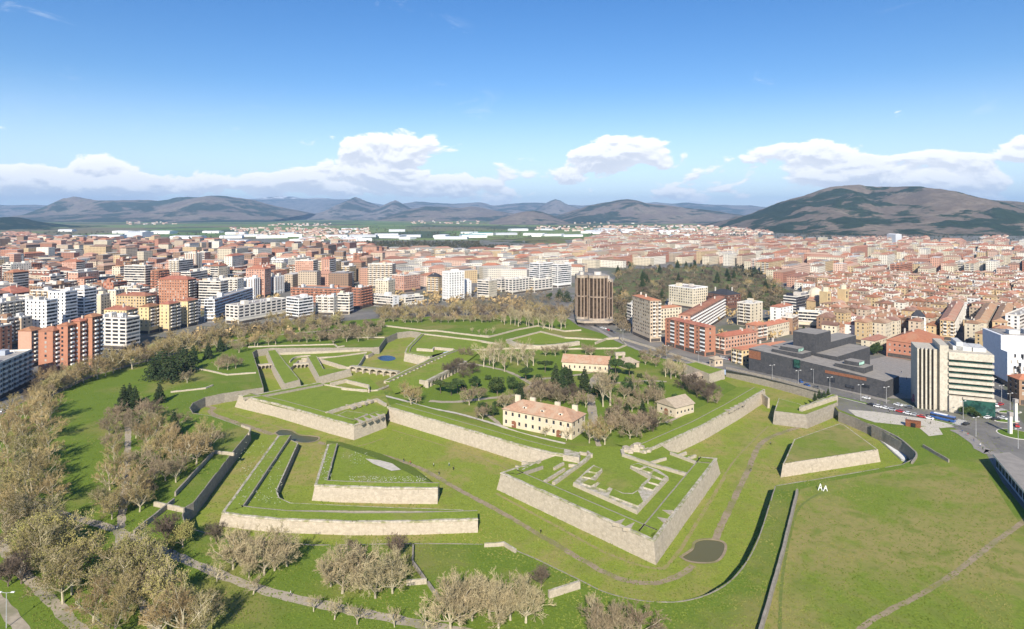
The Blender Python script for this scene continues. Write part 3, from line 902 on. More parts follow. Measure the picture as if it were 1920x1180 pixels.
def arcade(name, label, a, b2, z0, z1, n, r, thick=1.0, proud=0.35):
    """wall with a row of arched recesses: real openings, dark behind"""
    root = empty(name, (a.x, a.y, 0)); d = Vector((b2.x - a.x, b2.y - a.y, 0)); L = d.length; d.normalize(); nr = Vector((d.y, -d.x, 0))
    def q(s, z, o=0.0): return d * s + nr * o + Vector((0, 0, z))
    m = MB(); step = L / n; spring = z0 + (z1 - z0) * 0.42
    hw = min(r, step * 0.42)
    rise = min(hw, z1 - spring - 0.5)
    for k in range(n):
        s0 = k * step; c = s0 + step / 2
        arc = [(c - hw, z0)] + [(c - hw * math.cos(math.pi * j / 8), spring + rise * math.sin(math.pi * j / 8)) for j in range(9)] + [(c + hw, z0)]
        m.poly([q(s0, z0), q(c - hw, z0), q(c - hw, spring), q(s0, spring)])
        m.poly([q(c + hw, z0), q(s0 + step, z0), q(s0 + step, spring), q(c + hw, spring)])
        tops = [q(s0 + step * (j + 0) / 8.0, z1) for j in range(9)]
        m.poly([q(s0, spring), q(c - hw, spring), q(s0, z1)])
        m.poly([q(c + hw, spring), q(s0 + step, spring), q(s0 + step, z1)])
        for j in range(8):
            p0, p1 = arc[1 + j], arc[2 + j]
            m.poly([q(p0[0], p0[1]), q(p1[0], p1[1]), tops[j + 1], tops[j]])
        for j in range(10):                                      # soffit
            p0, p1 = arc[j], arc[j + 1]
            m.poly([q(p0[0], p0[1]), q(p0[0], p0[1], -thick * 2.2), q(p1[0], p1[1], -thick * 2.2), q(p1[0], p1[1])])
    m.poly([q(0, z1), q(L, z1), q(L, z1, -thick * 2.2), q(0, z1, -thick * 2.2)], 1)
    m.poly([q(L, z0, -thick * 2.2), q(0, z0, -thick * 2.2), q(0, z1, -thick * 2.2), q(L, z1, -thick * 2.2)])
    m.poly([q(0, z0, -thick * 2.2), q(0, z0), q(0, z1), q(0, z1, -thick * 2.2)])
    m.poly([q(L, z0), q(L, z0, -thick * 2.2), q(L, z1, -thick * 2.2), q(L, z1)])
    m.build('arched_wall', [M_STONE, M_COPE], root)
    tag(root, label, 'arcade')
    return root


arcade('arcade_wall', 'long arcaded stone wall facing the pine beds of the court', P(803, 728, 0), P(876, 689, 0), 0.0, 4.6, 12, 1.5)
wall('retaining_wall', 'pale stone end of the arcaded wall', W([(786, 712), (803, 716)], 3.6), 0, 3.6, 1.0, 0.2)

# far left: bridge arches, ravelins, moat pool
arcade('bridge', 'low stone bridge of seven arches across the far left moat', P(655, 697.5, ZD), P(745, 709, ZD), ZD, -1.2, 7, 3.2, 1.6)
arcade('bridge', 'short stone bridge with arches left of the small ravelin', P(483, 693.5, ZD), P(512, 691, ZD), ZD, -2.0, 4, 2.2, 1.4)
arcade('bridge', 'short stone bridge with arches between the two far ravelins', P(550, 691.5, ZD), P(579, 690, ZD), ZD, -2.0, 4, 2.2, 1.4)
platform('ravelin', 'narrow stone-walled ravelin between the short bridges', [(501, 658), (517, 656), (537, 682), (562, 712), (533, 720), (515, 690)], -0.6, ZD, 0.8)
platform('ravelin', 'pointed stone ravelin beside the seven-arched bridge', [(576, 668), (594, 668), (607, 692), (656, 692), (598, 707)], -0.4, ZD, 0.8)
platform('terrace', 'grass terrace held by a curved dark wall by the moat pool', [(600, 673), (640, 669), (686, 663), (676, 680), (668, 689), (650, 688)], -2.6, ZD, 0.3)
platform('terrace', 'long grass terrace under the far left moat wall', [(520, 666), (692, 656), (700, 661), (690, 666), (600, 671), (560, 676), (545, 690)], -3.0, ZD, 0.3)
for lab, q, z in (('upper of the two long pale walls on the far left terrace', [(512, 662), (600, 659), (692, 654)], -1.2), ('lower of the two long pale walls on the far left terrace', [(565, 672), (630, 668), (688, 660)], -1.9)):
    wall('terrace_wall', lab, q, ZD, z, 0.8, 0.1, z_at=z)
wall('terrace_wall', 'curved pale wall at the head of the far left ravelin', [(544, 677), (552, 670), (566, 667), (582, 666)], ZD, -1.6, 0.7, 0.1, z_at=-1.6, smooth=3)
M_POOL = None
def water(name, label, pts, z, colr, rim=True, smooth=4, parent=None):
    m, g, b = new_mat(name + label[:6])
    b.inputs['Base Color'].default_value = rgb(colr); b.inputs['Roughness'].default_value = 0.2; b.inputs['Specular IOR Level'].default_value = 0.12
    v = g.n('ShaderNodeNewGeometry').outputs['Position']
    bp = g.n('ShaderNodeBump'); bp.inputs['Strength'].default_value = 0.15; bp.inputs['Distance'].default_value = 0.05
    g.t.links.new(g.noise(v, 1.8, 3.0), bp.inputs['Height']); g.t.links.new(bp.outputs[0], b.inputs['Normal'])
    p = px(pts, z); p = smooth_path(p + [p[0]], smooth)[:-1]; p = ccw(p)
    q = MB(); q.tri_fill([p]); o = tag(q.build(name, m), label, kind='structure')
    if rim:
        ring = offset_loop(p, 0.9); n = len(p); r = MB()
        r.v = [(a.x, a.y, z + 0.15) for a in p] + [(a.x, a.y, z + 0.15) for a in ring] + [(a.x, a.y, z - 0.3) for a in p]
        for i in range(n):
            j = (i + 1) % n
            r.f += [(n + i, n + j, j, i), (i, j, 2 * n + j, 2 * n + i)]; r.m += [0, 0]
        tag(r.build('pond_kerb', M_EARTH), 'stone kerb round the ' + label, kind='structure')
    return o


water('pond', 'blue pool in the far left moat', [(707, 671), (716, 667.5), (730, 667), (740, 670), (741, 674), (730, 677), (715, 676)], ZD + 0.05, (0.03, 0.06, 0.125), rim=False)
water('pond', 'olive pond beside the near bastion', [(1279, 1045), (1300, 1031), (1304, 1019), (1318, 1013), (1345, 1014), (1358, 1022), (1354, 1040), (1340, 1053), (1315, 1055), (1292, 1052)], ZD + 0.05, (0.125, 0.115, 0.050))
water('pond', 'dry curved basin by the left ravelin', [(517, 812), (528, 806), (545, 808), (560, 816), (582, 818), (597, 821), (590, 828), (565, 830), (545, 824), (525, 818)], ZD + 0.05, (0.075, 0.080, 0.035))

# far bastion on the left
rampart('bastion', 'far left bastion corner with a stained stone face', [P(*q, 1.2) for q in ((789, 625), (763, 651), (759, 661), (787, 667), (806, 669))], 1.2, ZD, 0.9, 3.0, 0.4)
sheet('bastion_terrace', [(790, 626), (766, 651), (764, 660), (806, 667), (852, 656), (905, 654), (900, 636)], 0.45, G_BANK, 'grass of the far left bastion')
wall('flank_wall', 'broken pale wall on the far left bastion', [(781, 653), (812, 655), (815, 651), (850, 654)], 0.2, 2.6, 1.0, 0.1, z_at=2.6)
# pale low walls on the lawns behind
for lab, q, z in (('long pale wall on the lawn below the tree belt', [(465, 650), (508, 648), (626, 645), (632, 650), (646, 648)], 0.9), ('short pale wall beside the dark tree clump', [(642, 632), (697, 632), (721, 632)], 0.9),
                  ('pale wall running across the far lawn from the tree clump', [(723, 610), (799, 619), (817, 619), (916, 631), (971, 617), (1008, 610), (1059, 620), (1090, 618)], 1.3),
                  ('long pale wall of the far lawn with a small arch', [(790, 625), (892, 637), (935, 644)], 1.6),
                  ('angular pale wall on the far lawn before the dark tower', [(900, 628), (920, 630)], 1.2),
                  ('pale bent wall of the far ravelin', [(950, 637), (1014, 621), (1059, 632), (1130, 636)], 1.4),
                  ('long low pale wall along the court trees', [(884, 656), (960, 652), (1060, 653), (1160, 652), (1175, 646), (1163, 634)], 1.2),
                  ('winding pale wall on the lawn left of the far moat', [(366, 691), (385, 693), (425, 702), (480, 698)], 0.9), ('low pale wall below the cedars', [(320, 734), (386, 727), (400, 721)], 0.9),
                  ('pale angular wall end beside the avenue', [(1117, 642), (1137, 634), (1160, 632)], 1.8)):
    wall('lawn_wall', lab, q, -0.2, z, 0.9, 0.1, z_at=z)
wall('lawn_wall', 'thick curved pale wall behind the court trees', [(950, 636), (962, 642), (980, 646), (1014, 648), (1050, 645), (1087, 640)], -0.2, 3.2, 2.4, 0.3, z_at=3.2, smooth=3)
sheet('lawn', [(960, 634), (1014, 622), (1058, 632), (1085, 636), (1050, 643), (1012, 645), (978, 643)], 0.06, G_BANK, 'lawn of the far ravelin')

# ------------------------------------------------------------------ ravelins in the moat
ZC = -1.0
rampart('counterguard', 'long low outwork in the moat with a pale front wall', W([(521, 817), (416, 961), (460, 967), (520, 973), (661, 978), (780, 977), (896, 973)], ZC), ZC, ZD, 1.0, 6.0, -2.6)
platform('counterguard_terrace', 'grass step behind the front wall of the long low outwork', [(450, 954), (538, 821), (559, 831), (519, 920), (524, 933), (545, 943), (700, 950), (868, 956), (872, 960), (490, 958)], -2.5, ZD, 0.3, mat=M_STONE_D)
rampart('ravelin', 'inner ravelin with a pale front wall left of the near bastion', W([(614, 833), (590, 909), (640, 912), (740, 914.5), (821, 915)], 0.5), 0.5, ZD, 1.0, 4.2, -0.9)
def slope_block(name, label, top, zt, foot, zf, mat):
    """earthwork: flat top with sloping turf sides"""
    b = MB(); t = px(top, 0); t = [P(*q) for q in top]
    return None
m = MB()
tp = [P(614, 836, -0.9), P(634, 836, -0.9), P(700, 858, -0.9), P(760, 884, -0.9), P(815, 911, -0.9), P(600, 905, -0.9)]
ft = [P(612, 826, ZD), P(640, 829, ZD), P(712, 850, ZD), P(775, 876, ZD), P(826, 915, ZD), P(600, 912, ZD)]
m.tri_fill([tp])
for i in range(6):
    j = (i + 1) % 6
    m.poly([ft[i], ft[j], tp[j], tp[i]])
tag(m.build('ravelin_terrace', G_BANK), 'grass of the inner ravelin', kind='structure')
sheet('paved_ramp', [(685, 860), (712, 863), (735, 869), (752, 881), (734, 883), (700, 870)], -0.6, M_PALE, 'pale paved ramp of the inner ravelin')
platform('ravelin', 'trapezoid right ravelin with pale front wall', [(1575, 794), (1583, 797), (1646, 843), (1468, 870), (1472, 862), (1489, 824)], 0.0, ZD, 0.9, turf=G_FIELD)
platform('bastion_fragment', 'small bastion fragment by the avenue with parapet', [(1460, 747), (1500, 758), (1505, 762), (1560, 739), (1570, 741), (1571, 755), (1512, 778), (1452, 771)], 1.6, ZD, 0.8, mat=M_STONE_D)
wall('flank_wall', 'raised parapet wall of the small bastion fragment', [(1503, 764), (1571, 742)], 1.0, 4.0, 1.4, 0.1, z_at=4.0)
platform('ramp', 'low walled ramp beside the small bastion fragment', [(1563, 761), (1598, 764), (1595, 769), (1560, 767)], -2.0, ZD, 0.2)
platform('white_strip', 'long white floor strip in front of the dark curved wall', [(1629, 806), (1637, 806), (1702, 852), (1699, 866), (1690, 862)], ZD + 0.5, ZD, 0.05, 'floor strip', None, M_WHITEPAINT, M_WHITEPAINT)

# ------------------------------------------------------------------ paths
ribbon('path', [(352, 757), (398, 764), (394, 772), (412, 782), (470, 801), (512, 815)], 3.2, ZD + 0.03, M_EARTH, 'earth path in the left moat')
for zi, (lab, q, w) in enumerate((('worn brown track at the foot of the near bastion', [(930, 925), (1040, 985), (1140, 1038), (1228, 1066), (1262, 1048), (1310, 975), (1362, 890)], 1.4), ('worn track below the left curtain', [(735, 806), (820, 832), (910, 862), (960, 884)], .8),
                  ('worn track through the right moat', [(1290, 1010), (1330, 940), (1380, 860), (1440, 800)], .9), ('worn track below the left bastion', [(440, 776), (520, 800), (640, 838), (720, 822)], 1.0))):
    ribbon('path', q, w, ZD + 0.008 + zi * .005, M_TRACK, lab)
ribbon('path', [(597, 830), (640, 839), (700, 850), (757, 866), (800, 884), (860, 918), (940, 961), (1000, 996), (1090, 1049), (1140, 1076), (1185, 1091), (1235, 1092), (1275, 1078), (1300, 1061)], 2.4, ZD + 0.03, M_EARTH, 'earth path through the near moat')
ribbon('path', [(1341, 1012), (1362, 965), (1398, 892), (1418, 845), (1435, 825), (1470, 810), (1530, 792), (1600, 770)], 2.6, ZD + 0.034, M_EARTH, 'earth path through the right moat')
ribbon('path', [(-160, 905), (0, 925), (110, 962), (215, 992), (228, 1001), (300, 1030), (400, 1072), (500, 1108), (620, 1137), (760, 1165), (900, 1190), (1000, 1215)], 3.6, 0.03, M_GRAVEL, 'gravel path crossing the park')
ribbon('path', [(238, 775), (240, 830), (236, 900), (229, 960), (226, 990)], 2.8, 0.034, M_GRAVEL, 'gravel path under the bare trees')
ribbon('path', [(226, 990), (224, 1030), (240, 1080), (270, 1140), (300, 1200)], 2.4, 0.038, M_GRAVEL, 'gravel path going down from the fork')
ribbon('path', [(-60, 970), (0, 1020), (40, 1070), (90, 1120), (140, 1172), (200, 1230)], 3.6, 0.03, M_GRAVEL, 'wide gravel path at the left bottom')
ribbon('path', [(-60, 1080), (0, 1130), (40, 1180), (80, 1240)], 3.4, 0.03, M_GRAVEL, 'gravel path in the left bottom corner')
ribbon('path', [(1590, 1200), (1640, 1160), (1720, 1118), (1790, 1075), (1850, 1028), (1910, 985), (1960, 950)], 1.8, 0.03, M_EARTH, 'trodden path across the right field')
ribbon('path', [(1552, 918), (1500, 950), (1480, 1010), (1465, 1100), (1462, 1200)], 0.9, 0.03, noisy('faint_track', (0.16, 0.185, 0.05), (0.13, 0.165, 0.035), 0.8), 'faint trodden track along the field edge')
sheet('field', [(1500, 918), (1560, 902), (1660, 884), (1785, 862), (1840, 868), (1890, 950), (1960, 1050), (2000, 1240), (1415, 1240), (1432, 1178), (1474, 1030)], 0.012, G_FIELD, 'big grass field at the right')
ribbon('path', [(80, 748), (170, 706), (262, 680), (330, 662), (420, 642), (520, 628), (640, 618)], 4.5, 0.05, M_GRAVEL, 'pale promenade under the avenue trees')
# court paths
for lab, q, w in (('gravel path along the arcaded wall', [(805, 752), (850, 754), (905, 748), (960, 742), (985, 730), (1000, 722)], 4), ('gravel path of the court up to the big shed', [(1000, 722), (1012, 712), (1040, 708), (1090, 702), (1140, 692), (1150, 690)], 3.5),
                  ('gravel path in front of the big house', [(905, 772), (930, 790), (945, 806)], 2.5), ('gravel path down the middle of the court', [(1125, 700), (1112, 715), (1108, 750), (1112, 790), (1108, 800)], 5),
                  ('gravel path from the court to the battery', [(1116, 818), (1124, 838), (1132, 852)], 2.4), ('gravel path across the right of the court', [(1112, 722), (1160, 718), (1215, 714), (1250, 716)], 3),
                  ('gravel apron of the stone shed', [(1250, 793), (1280, 780), (1300, 770)], 3), ('gravel path by the left of the court', [(868, 690), (880, 682), (925, 690), (960, 700), (1000, 722)], 3)):
    ribbon('path', q, w, 0.05, M_GRAVEL, lab)
ribbon('path', [(720, 742), (760, 752), (800, 764), (860, 776), (930, 796), (975, 812), (1060, 832)], 2.2, 0.32, M_PALE, 'pale gravel walk behind the left curtain')
# ------------------------------------------------------------------ buildings
def wallmat(name, c, v=0.10, jit=0.06):
    c2 = tuple(k * (1 - v * 1.6) for k in c)
    return noisy('wall_' + name, c, c2, 0.09, tuple(k * (1 - v) for k in c), 0.6, rough=0.88, coords='obj', jitter=jit)


WALL = {'red brick': wallmat('red_brick', (0.44, 0.205, 0.13)), 'pink brick': wallmat('pink_brick', (0.55, 0.315, 0.225)), 'brown': wallmat('brown', (0.315, 0.20, 0.13)),
        'dark brown': wallmat('dark_brown', (0.17, 0.085, 0.06)), 'cream': wallmat('cream', (0.66, 0.575, 0.43)), 'ivory': wallmat('ivory', (0.74, 0.69, 0.585)), 'white': wallmat('white', (0.80, 0.785, 0.75)),
        'yellow': wallmat('yellow', (0.70, 0.545, 0.30)), 'beige': wallmat('beige', (0.54, 0.435, 0.32)), 'blue-grey': wallmat('blue_grey', (0.40, 0.43, 0.48)), 'navy': wallmat('navy', (0.035, 0.04, 0.06)),
        'ochre': wallmat('ochre', (0.58, 0.43, 0.24)), 'pink': wallmat('pink', (0.66, 0.45, 0.35)), 'grey': wallmat('grey', (0.40, 0.385, 0.36)), 'pale green': wallmat('pale_green', (0.45, 0.52, 0.47)),
        'sand': wallmat('sand', (0.62, 0.525, 0.385)), 'orange': wallmat('orange', (0.62, 0.33, 0.12))}
M_TILE = noisy('terracotta_tiles', (0.37, 0.165, 0.098), (0.29, 0.125, 0.075), 0.5, (0.40, 0.205, 0.125), 0.12, coords='obj', jitter=0.22, bump=0.3, bscale=4.0)
M_TILE_O = noisy('old_tiles', (0.40, 0.225, 0.145), (0.31, 0.165, 0.105), 0.6, (0.36, 0.25, 0.165), 0.15, coords='obj', jitter=0.25, bump=0.3, bscale=4.0)
M_TILE_BRIGHT = noisy('bright_tiles', (0.47, 0.195, 0.115), (0.39, 0.155, 0.09), 0.5, (0.43, 0.21, 0.13), 0.1, coords='obj', jitter=0.12)
M_ROOF = noisy('flat_roof', (0.34, 0.31, 0.285), (0.24, 0.22, 0.205), 0.25, (0.40, 0.36, 0.32), 0.1, coords='obj', jitter=0.2)
M_ROOF_D = noisy('slate_roof', (0.055, 0.057, 0.066), (0.04, 0.041, 0.048), 0.4, coords='obj')
M_TRIM = noisy('pale_trim', (0.70, 0.66, 0.59), (0.60, 0.56, 0.50), 0.4, coords='obj')
M_TRIM_W = noisy('white_trim', (0.80, 0.79, 0.77), (0.70, 0.69, 0.67), 0.4, coords='obj')
M_CHIM = noisy('chimney_render', (0.62, 0.57, 0.50), (0.50, 0.45, 0.39), 0.8, coords='obj')


def glass_mat(name, c, rough=0.18):
    m, g, b = new_mat(name)
    v = g.n('ShaderNodeNewGeometry').outputs['Position']
    cc = g.mix(g.ramp(g.noise(v, 0.35, 3.0, 0.7), 0.4, 0.6), c, tuple(k * 2.2 for k in c))
    g.t.links.new(cc, b.inputs['Base Color'])
    b.inputs['Roughness'].default_value = rough
    b.inputs['Specular IOR Level'].default_value = 0.5
    return m


M_GLASS = glass_mat('window_glass', (0.020, 0.022, 0.027))
M_BLIND = noisy('window_blinds', (0.42, 0.38, 0.33), (0.30, 0.27, 0.24), 0.7)
M_RECESS_SHADE = noisy('loggia_shade_tone', (0.10, 0.085, 0.075), (0.07, 0.06, 0.055), 0.5)  # dark tone: the shade inside loggias and openings is put into the colour
M_GREENGLASS = glass_mat('green_glass', (0.012, 0.040, 0.032), 0.08)
M_PLANT = noisy('rooftop_plant', (0.62, 0.61, 0.59), (0.45, 0.45, 0.44), 0.9, coords='obj')
rb = random.Random(11)


class Side:
    """a facade plane in the building's own space: origin, direction along, outward normal"""
    def __init__(s, o, d, n, L):
        s.o, s.d, s.n, s.L = o, d, n, L
    def p(s, a, z, out=0.0):
        return (s.o[0] + s.d[0] * a + s.n[0] * out, s.o[1] + s.d[1] * a + s.n[1] * out, z)
    def quad(s, mb, a0, a1, z0, z1, out, mi=0):
        mb.poly([s.p(a0, z0, out), s.p(a1, z0, out), s.p(a1, z1, out), s.p(a0, z1, out)], mi)
    def slab(s, mb, a0, a1, z0, z1, out, mi=0):
        v = [s.p(a0, z0, out), s.p(a1, z0, out), s.p(a1, z1, out), s.p(a0, z1, out), s.p(a0, z0, 0), s.p(a1, z0, 0), s.p(a1, z1, 0), s.p(a0, z1, 0)]
        b = len(mb.v); mb.v += v
        for q in ((0, 1, 2, 3), (3, 2, 6, 7), (1, 5, 6, 2), (4, 0, 3, 7), (4, 5, 1, 0)):
            mb.f.append(tuple(b + i for i in q)); mb.m.append(mi)


def facade(S, h, style, win, bal, r, fh=3.0, ground=True):
    nf = max(1, int((h - (3.6 if ground and h > 12 else 0.6)) / fh))
    z0 = h - nf * fh - 0.4
    L = S.L
    if L < 3: return
    if ground and h > 12 and z0 > 2.0:
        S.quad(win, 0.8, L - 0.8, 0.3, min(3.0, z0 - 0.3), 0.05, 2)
    if style == 'none': return
    if style in ('win', 'few', 'small'):
        bay = {'win': 3.3, 'few': 5.5, 'small': 3.0}[style]
        nb = max(1, int((L - 1.2) / bay)); st = (L - 1.2) / nb
        w, wh = (1.5, 1.6) if style != 'small' else (1.05, 1.5)
        for f in range(nf):
            for k in range(nb):
                c = 0.6 + st * (k + 0.5); z = z0 + f * fh + 0.85
                S.quad(win, c - w / 2, c + w / 2, z, z + wh, 0.05, 1 if r.random() < 0.22 else 0)
                if style != 'few': S.slab(bal, c - w / 2 - .15, c + w / 2 + .15, z - 0.18, z, 0.16)
    elif style == 'band':
        for f in range(nf):
            z = z0 + f * fh
            S.slab(bal, 0.0, L, z - 0.05, z + 1.05, 0.55)
            a = 0.4
            while a < L - 1:
                w = min(r.uniform(3, 9), L - 0.4 - a)
                S.quad(win, a, a + w - 0.35, z + 1.06, z + 2.75, 0.05, 1 if r.random() < 0.15 else 0)
                a += w
    elif style == 'loggia':                         # ivory slab: rows of long openings between piers
        nb = max(1, round(L / 7.0)); st = L / nb
        for f in range(nf):
            z = z0 + f * fh
            S.slab(bal, 0.0, L, z - 0.1, z + 1.15, 0.35)
            for k in range(nb):
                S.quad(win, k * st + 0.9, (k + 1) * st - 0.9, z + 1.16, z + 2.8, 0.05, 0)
        for k in range(nb + 1):
            S.slab(bal, max(0, k * st - 0.75), min(L, k * st + 0.75), z0, z0 + nf * fh, 0.30)
    elif style == 'balc':
        nb = max(1, round(L / 6.2)); st = L / nb
        for f in range(nf):
            z = z0 + f * fh
            for k in range(nb):
                a = k * st
                S.quad(win, a + 0.5, a + 1.8, z + 0.9, z + 2.4, 0.05, 1 if r.random() < 0.25 else 0)
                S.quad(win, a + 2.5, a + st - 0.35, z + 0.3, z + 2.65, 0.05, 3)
                S.slab(bal, a + 2.3, a + st - 0.15, z, z + 1.05, 1.15)
    elif style == 'bays':                           # brick piers, pale balcony columns in between
        nb = max(1, round(L / 11.0)); st = L / nb
        for k in range(nb):
            a = k * st
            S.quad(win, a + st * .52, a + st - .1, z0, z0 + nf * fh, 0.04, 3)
            S.slab(bal, a + .05, a + .5, 0.3, h - .2, .5, 1)
            for f in range(nf):
                z = z0 + f * fh
                S.quad(win, a + st * .2, a + st * .2 + 1.2, z + .9, z + 2.3, .06, 0)
                S.slab(bal, a + st * .56, a + st - .3, z + .1, z + 1.1, .7)
    elif style == 'stripes':                        # tall pale pilasters between window columns
        nb = max(1, round(L / 4.0)); st = L / nb
        for k in range(nb):
            S.quad(win, k * st + 0.5, k * st + 2.0, z0 + 0.6, z0 + nf * fh - 0.3, 0.04, 2 if k % 2 else 4)
            S.slab(bal, k * st + 2.2, k * st + 3.4, 0.3, h - 0.3, 0.45)
            for f in range(nf):
                S.quad(win, k * st + 0.6, k * st + 1.9, z0 + f * fh + 0.9, z0 + f * fh + 2.3, 0.07, 0)


def hip_roof(mb, x0, x1, y0, y1, z, rise, mi=0, over=0.5, gable=False):
    x0 -= over; x1 += over; y0 -= over; y1 += over
    w, d = x1 - x0, y1 - y0
    b = len(mb.v)
    if w >= d:
        i = 0 if gable else min(d / 2, w * 0.35)
        r0, r1 = (x0 + i, (y0 + y1) / 2, z + rise), (x1 - i, (y0 + y1) / 2, z + rise)
        mb.v += [(x0, y0, z), (x1, y0, z), (x1, y1, z), (x0, y1, z), r0, r1]
        fs = [(0, 1, 5, 4), (1, 2, 5), (2, 3, 4, 5), (3, 0, 4)]
    else:
        i = 0 if gable else min(w / 2, d * 0.35)
        r0, r1 = ((x0 + x1) / 2, y0 + i, z + rise), ((x0 + x1) / 2, y1 - i, z + rise)
        mb.v += [(x0, y0, z), (x1, y0, z), (x1, y1, z), (x0, y1, z), r0, r1]
        fs = [(0, 1, 4), (1, 2, 5, 4), (2, 3, 5), (3, 0, 4, 5)]
    for q in fs:
        mb.f.append(tuple(b + i for i in q)); mb.m.append(mi)
    mb.f.append((b + 3, b + 2, b + 1, b)); mb.m.append(mi)


def building(name, label, C, th, Lr, Ll, h, wall, left='win', right='win', roof='flat', trim=None, cat='building', group=None, seed=0, tile=None, extras=True, ground=True, back=True, fh=3.0):
    """a block with its near corner at C; right face runs along th, left face along th + 90 degrees"""
    r = random.Random(seed * 13 + 5)
    root = empty(name, (C[0], C[1], 0.0), th)
    mb = MB(); mb.box(0, Lr, 0, Ll, -0.3, h, top=False)
    mb.build('wall', WALL[wall], root)
    win, bal = MB(), MB()
    sides = [(Side((0, 0), (1, 0), (0, -1), Lr), right), (Side((0, Ll), (0, -1), (-1, 0), Ll), left)]
    sides += [(Side((Lr, 0), (0, 1), (1, 0), Ll), left)]
    for S, st in sides: facade(S, h, st, win, bal, r, fh, ground)
    if win.f: tag(win.build('windows', [M_GLASS, M_BLIND, M_RECESS_SHADE, M_RECESS_SHADE, WALL['red brick']], root), kind='stuff')
    if bal.f: tag(bal.build('balconies' if (left in ('balc', 'band', 'loggia') or right in ('balc', 'band', 'loggia')) else 'window_sills', [trim or M_TRIM, WALL[wall]], root), kind='stuff')
    rf = MB()
    if roof == 'flat':
        rf.poly([(0.3, 0.3, h - 0.5), (Lr - 0.3, 0.3, h - 0.5), (Lr - 0.3, Ll - 0.3, h - 0.5), (0.3, Ll - 0.3, h - 0.5)])
        for x0, x1, y0, y1 in ((-.08, Lr + .08, -.08, .3), (-.08, Lr + .08, Ll - .3, Ll + .08), (-.08, .3, .3, Ll - .3), (Lr - .3, Lr + .08, .3, Ll - .3)):
            rf.box(x0, x1, y0, y1, h - 0.55, h + 0.5, 1, bottom=True)
        R_ = rf.build('roof', [M_ROOF, trim or M_TRIM], root)
    elif roof == 'terrace':                        # tiled skirt round a flat top
        hip_roof(rf, 0, Lr, 0, Ll, h, 1.6, 0, 0.4)
        R_ = rf.build('roof', [tile or M_TILE], root)
    elif roof == 'slate':
        hip_roof(rf, 0, Lr, 0, Ll, h, 5.0, 0, 0.2); R_ = rf.build('roof', [M_ROOF_D], root)
    else:
        rise = min(Lr, Ll) * (0.24 if roof == 'hip' else 0.28)
        hip_roof(rf, 0, Lr, 0, Ll, h, rise, 0, 0.5, roof == 'gable')
        if roof == 'gable':
            if Lr >= Ll:
                for x in (0.0, Lr): rf.poly([(x, 0, h - .1), (x, Ll, h - .1), (x, Ll / 2, h + rise * (Ll / (Ll + 1)))], 1)
            else:
                for y in (0.0, Ll): rf.poly([(0, y, h - .1), (Lr, y, h - .1), (Lr / 2, y, h + rise * (Lr / (Lr + 1)))], 1)
        R_ = rf.build('roof', [tile or M_TILE, WALL[wall]], root)
    if extras:
        if roof == 'flat':
            for k in range(r.choice((1, 2, 2, 3)) if Lr * Ll > 260 else 1):
                w, d, hh = r.uniform(3, 6), r.uniform(3, 6), r.uniform(2.2, 3.6)
                if Lr < w + 3 or Ll < d + 3: continue
                x, y = r.uniform(1, Lr - w - 1), r.uniform(1, Ll - d - 1)
                mb = MB(); mb.box(x, x + w, y, y + d, h - 0.5, h + hh); mb.build('stair_house', r.choice((M_CHIM, WALL[wall], M_PLANT)), R_)
            mb = MB()
            for k in range(r.randint(3, 7)):
                x, y = r.uniform(.8, max(1, Lr - 2)), r.uniform(.8, max(1, Ll - 2)); s = r.uniform(.4, .9)
                mb.box(x, x + s, y, y + s * r.uniform(.8, 2.2), h - 0.5, h + r.uniform(.6, 1.8))
            tag(mb.build('vents', M_PLANT, R_), kind='stuff')
        else:
            for k in range(2 if Lr * Ll > 150 else 1):
                x, y = r.uniform(.2, .8) * Lr, r.uniform(.2, .8) * Ll
                mb = MB(); mb.box(x, x + 1.2, y, y + .9, h, h + min(Lr, Ll) * 0.24 + 1.3); mb.build('chimney', M_CHIM, R_)
    tag(root, label, cat, group)
    return root


FOOT = []                                            # world footprints already taken (centre, half-diagonal polygon)


def solve(C, d, xpix, lo=6.0, hi=140.0):
    k = (xpix - 960.0) / F
    den = d[0] - k * d[1]
    t = (k * C[1] - C[0]) / den if abs(den) > 1e-6 else lo
    return max(lo, min(hi, t)) if t > 0 else lo


def hero(label, xl, xc, xr, yb, yt, thd, wall, left='win', right='win', roof='flat', name='apartment_block', cat='building', minl=10.0, minr=10.0, **kw):
    C = P(xc, yb); th = R(thd)
    u, v = (math.cos(th), math.sin(th)), (-math.sin(th), math.cos(th))
    Lr = solve(C, u, xr, minr); Ll = solve(C, v, xl, minl)
    h = (yb - yt) * C.y / F
    FOOT.append([(C.x + u[0] * a * Lr + v[0] * b_ * Ll, C.y + u[1] * a * Lr + v[1] * b_ * Ll) for a, b_ in ((0, 0), (1, 0), (1, 1), (0, 1))])
    return building(name, label, C, th, Lr, Ll, h, wall, left, right, roof, cat=cat, seed=int(xc * 7 + yb), **kw)


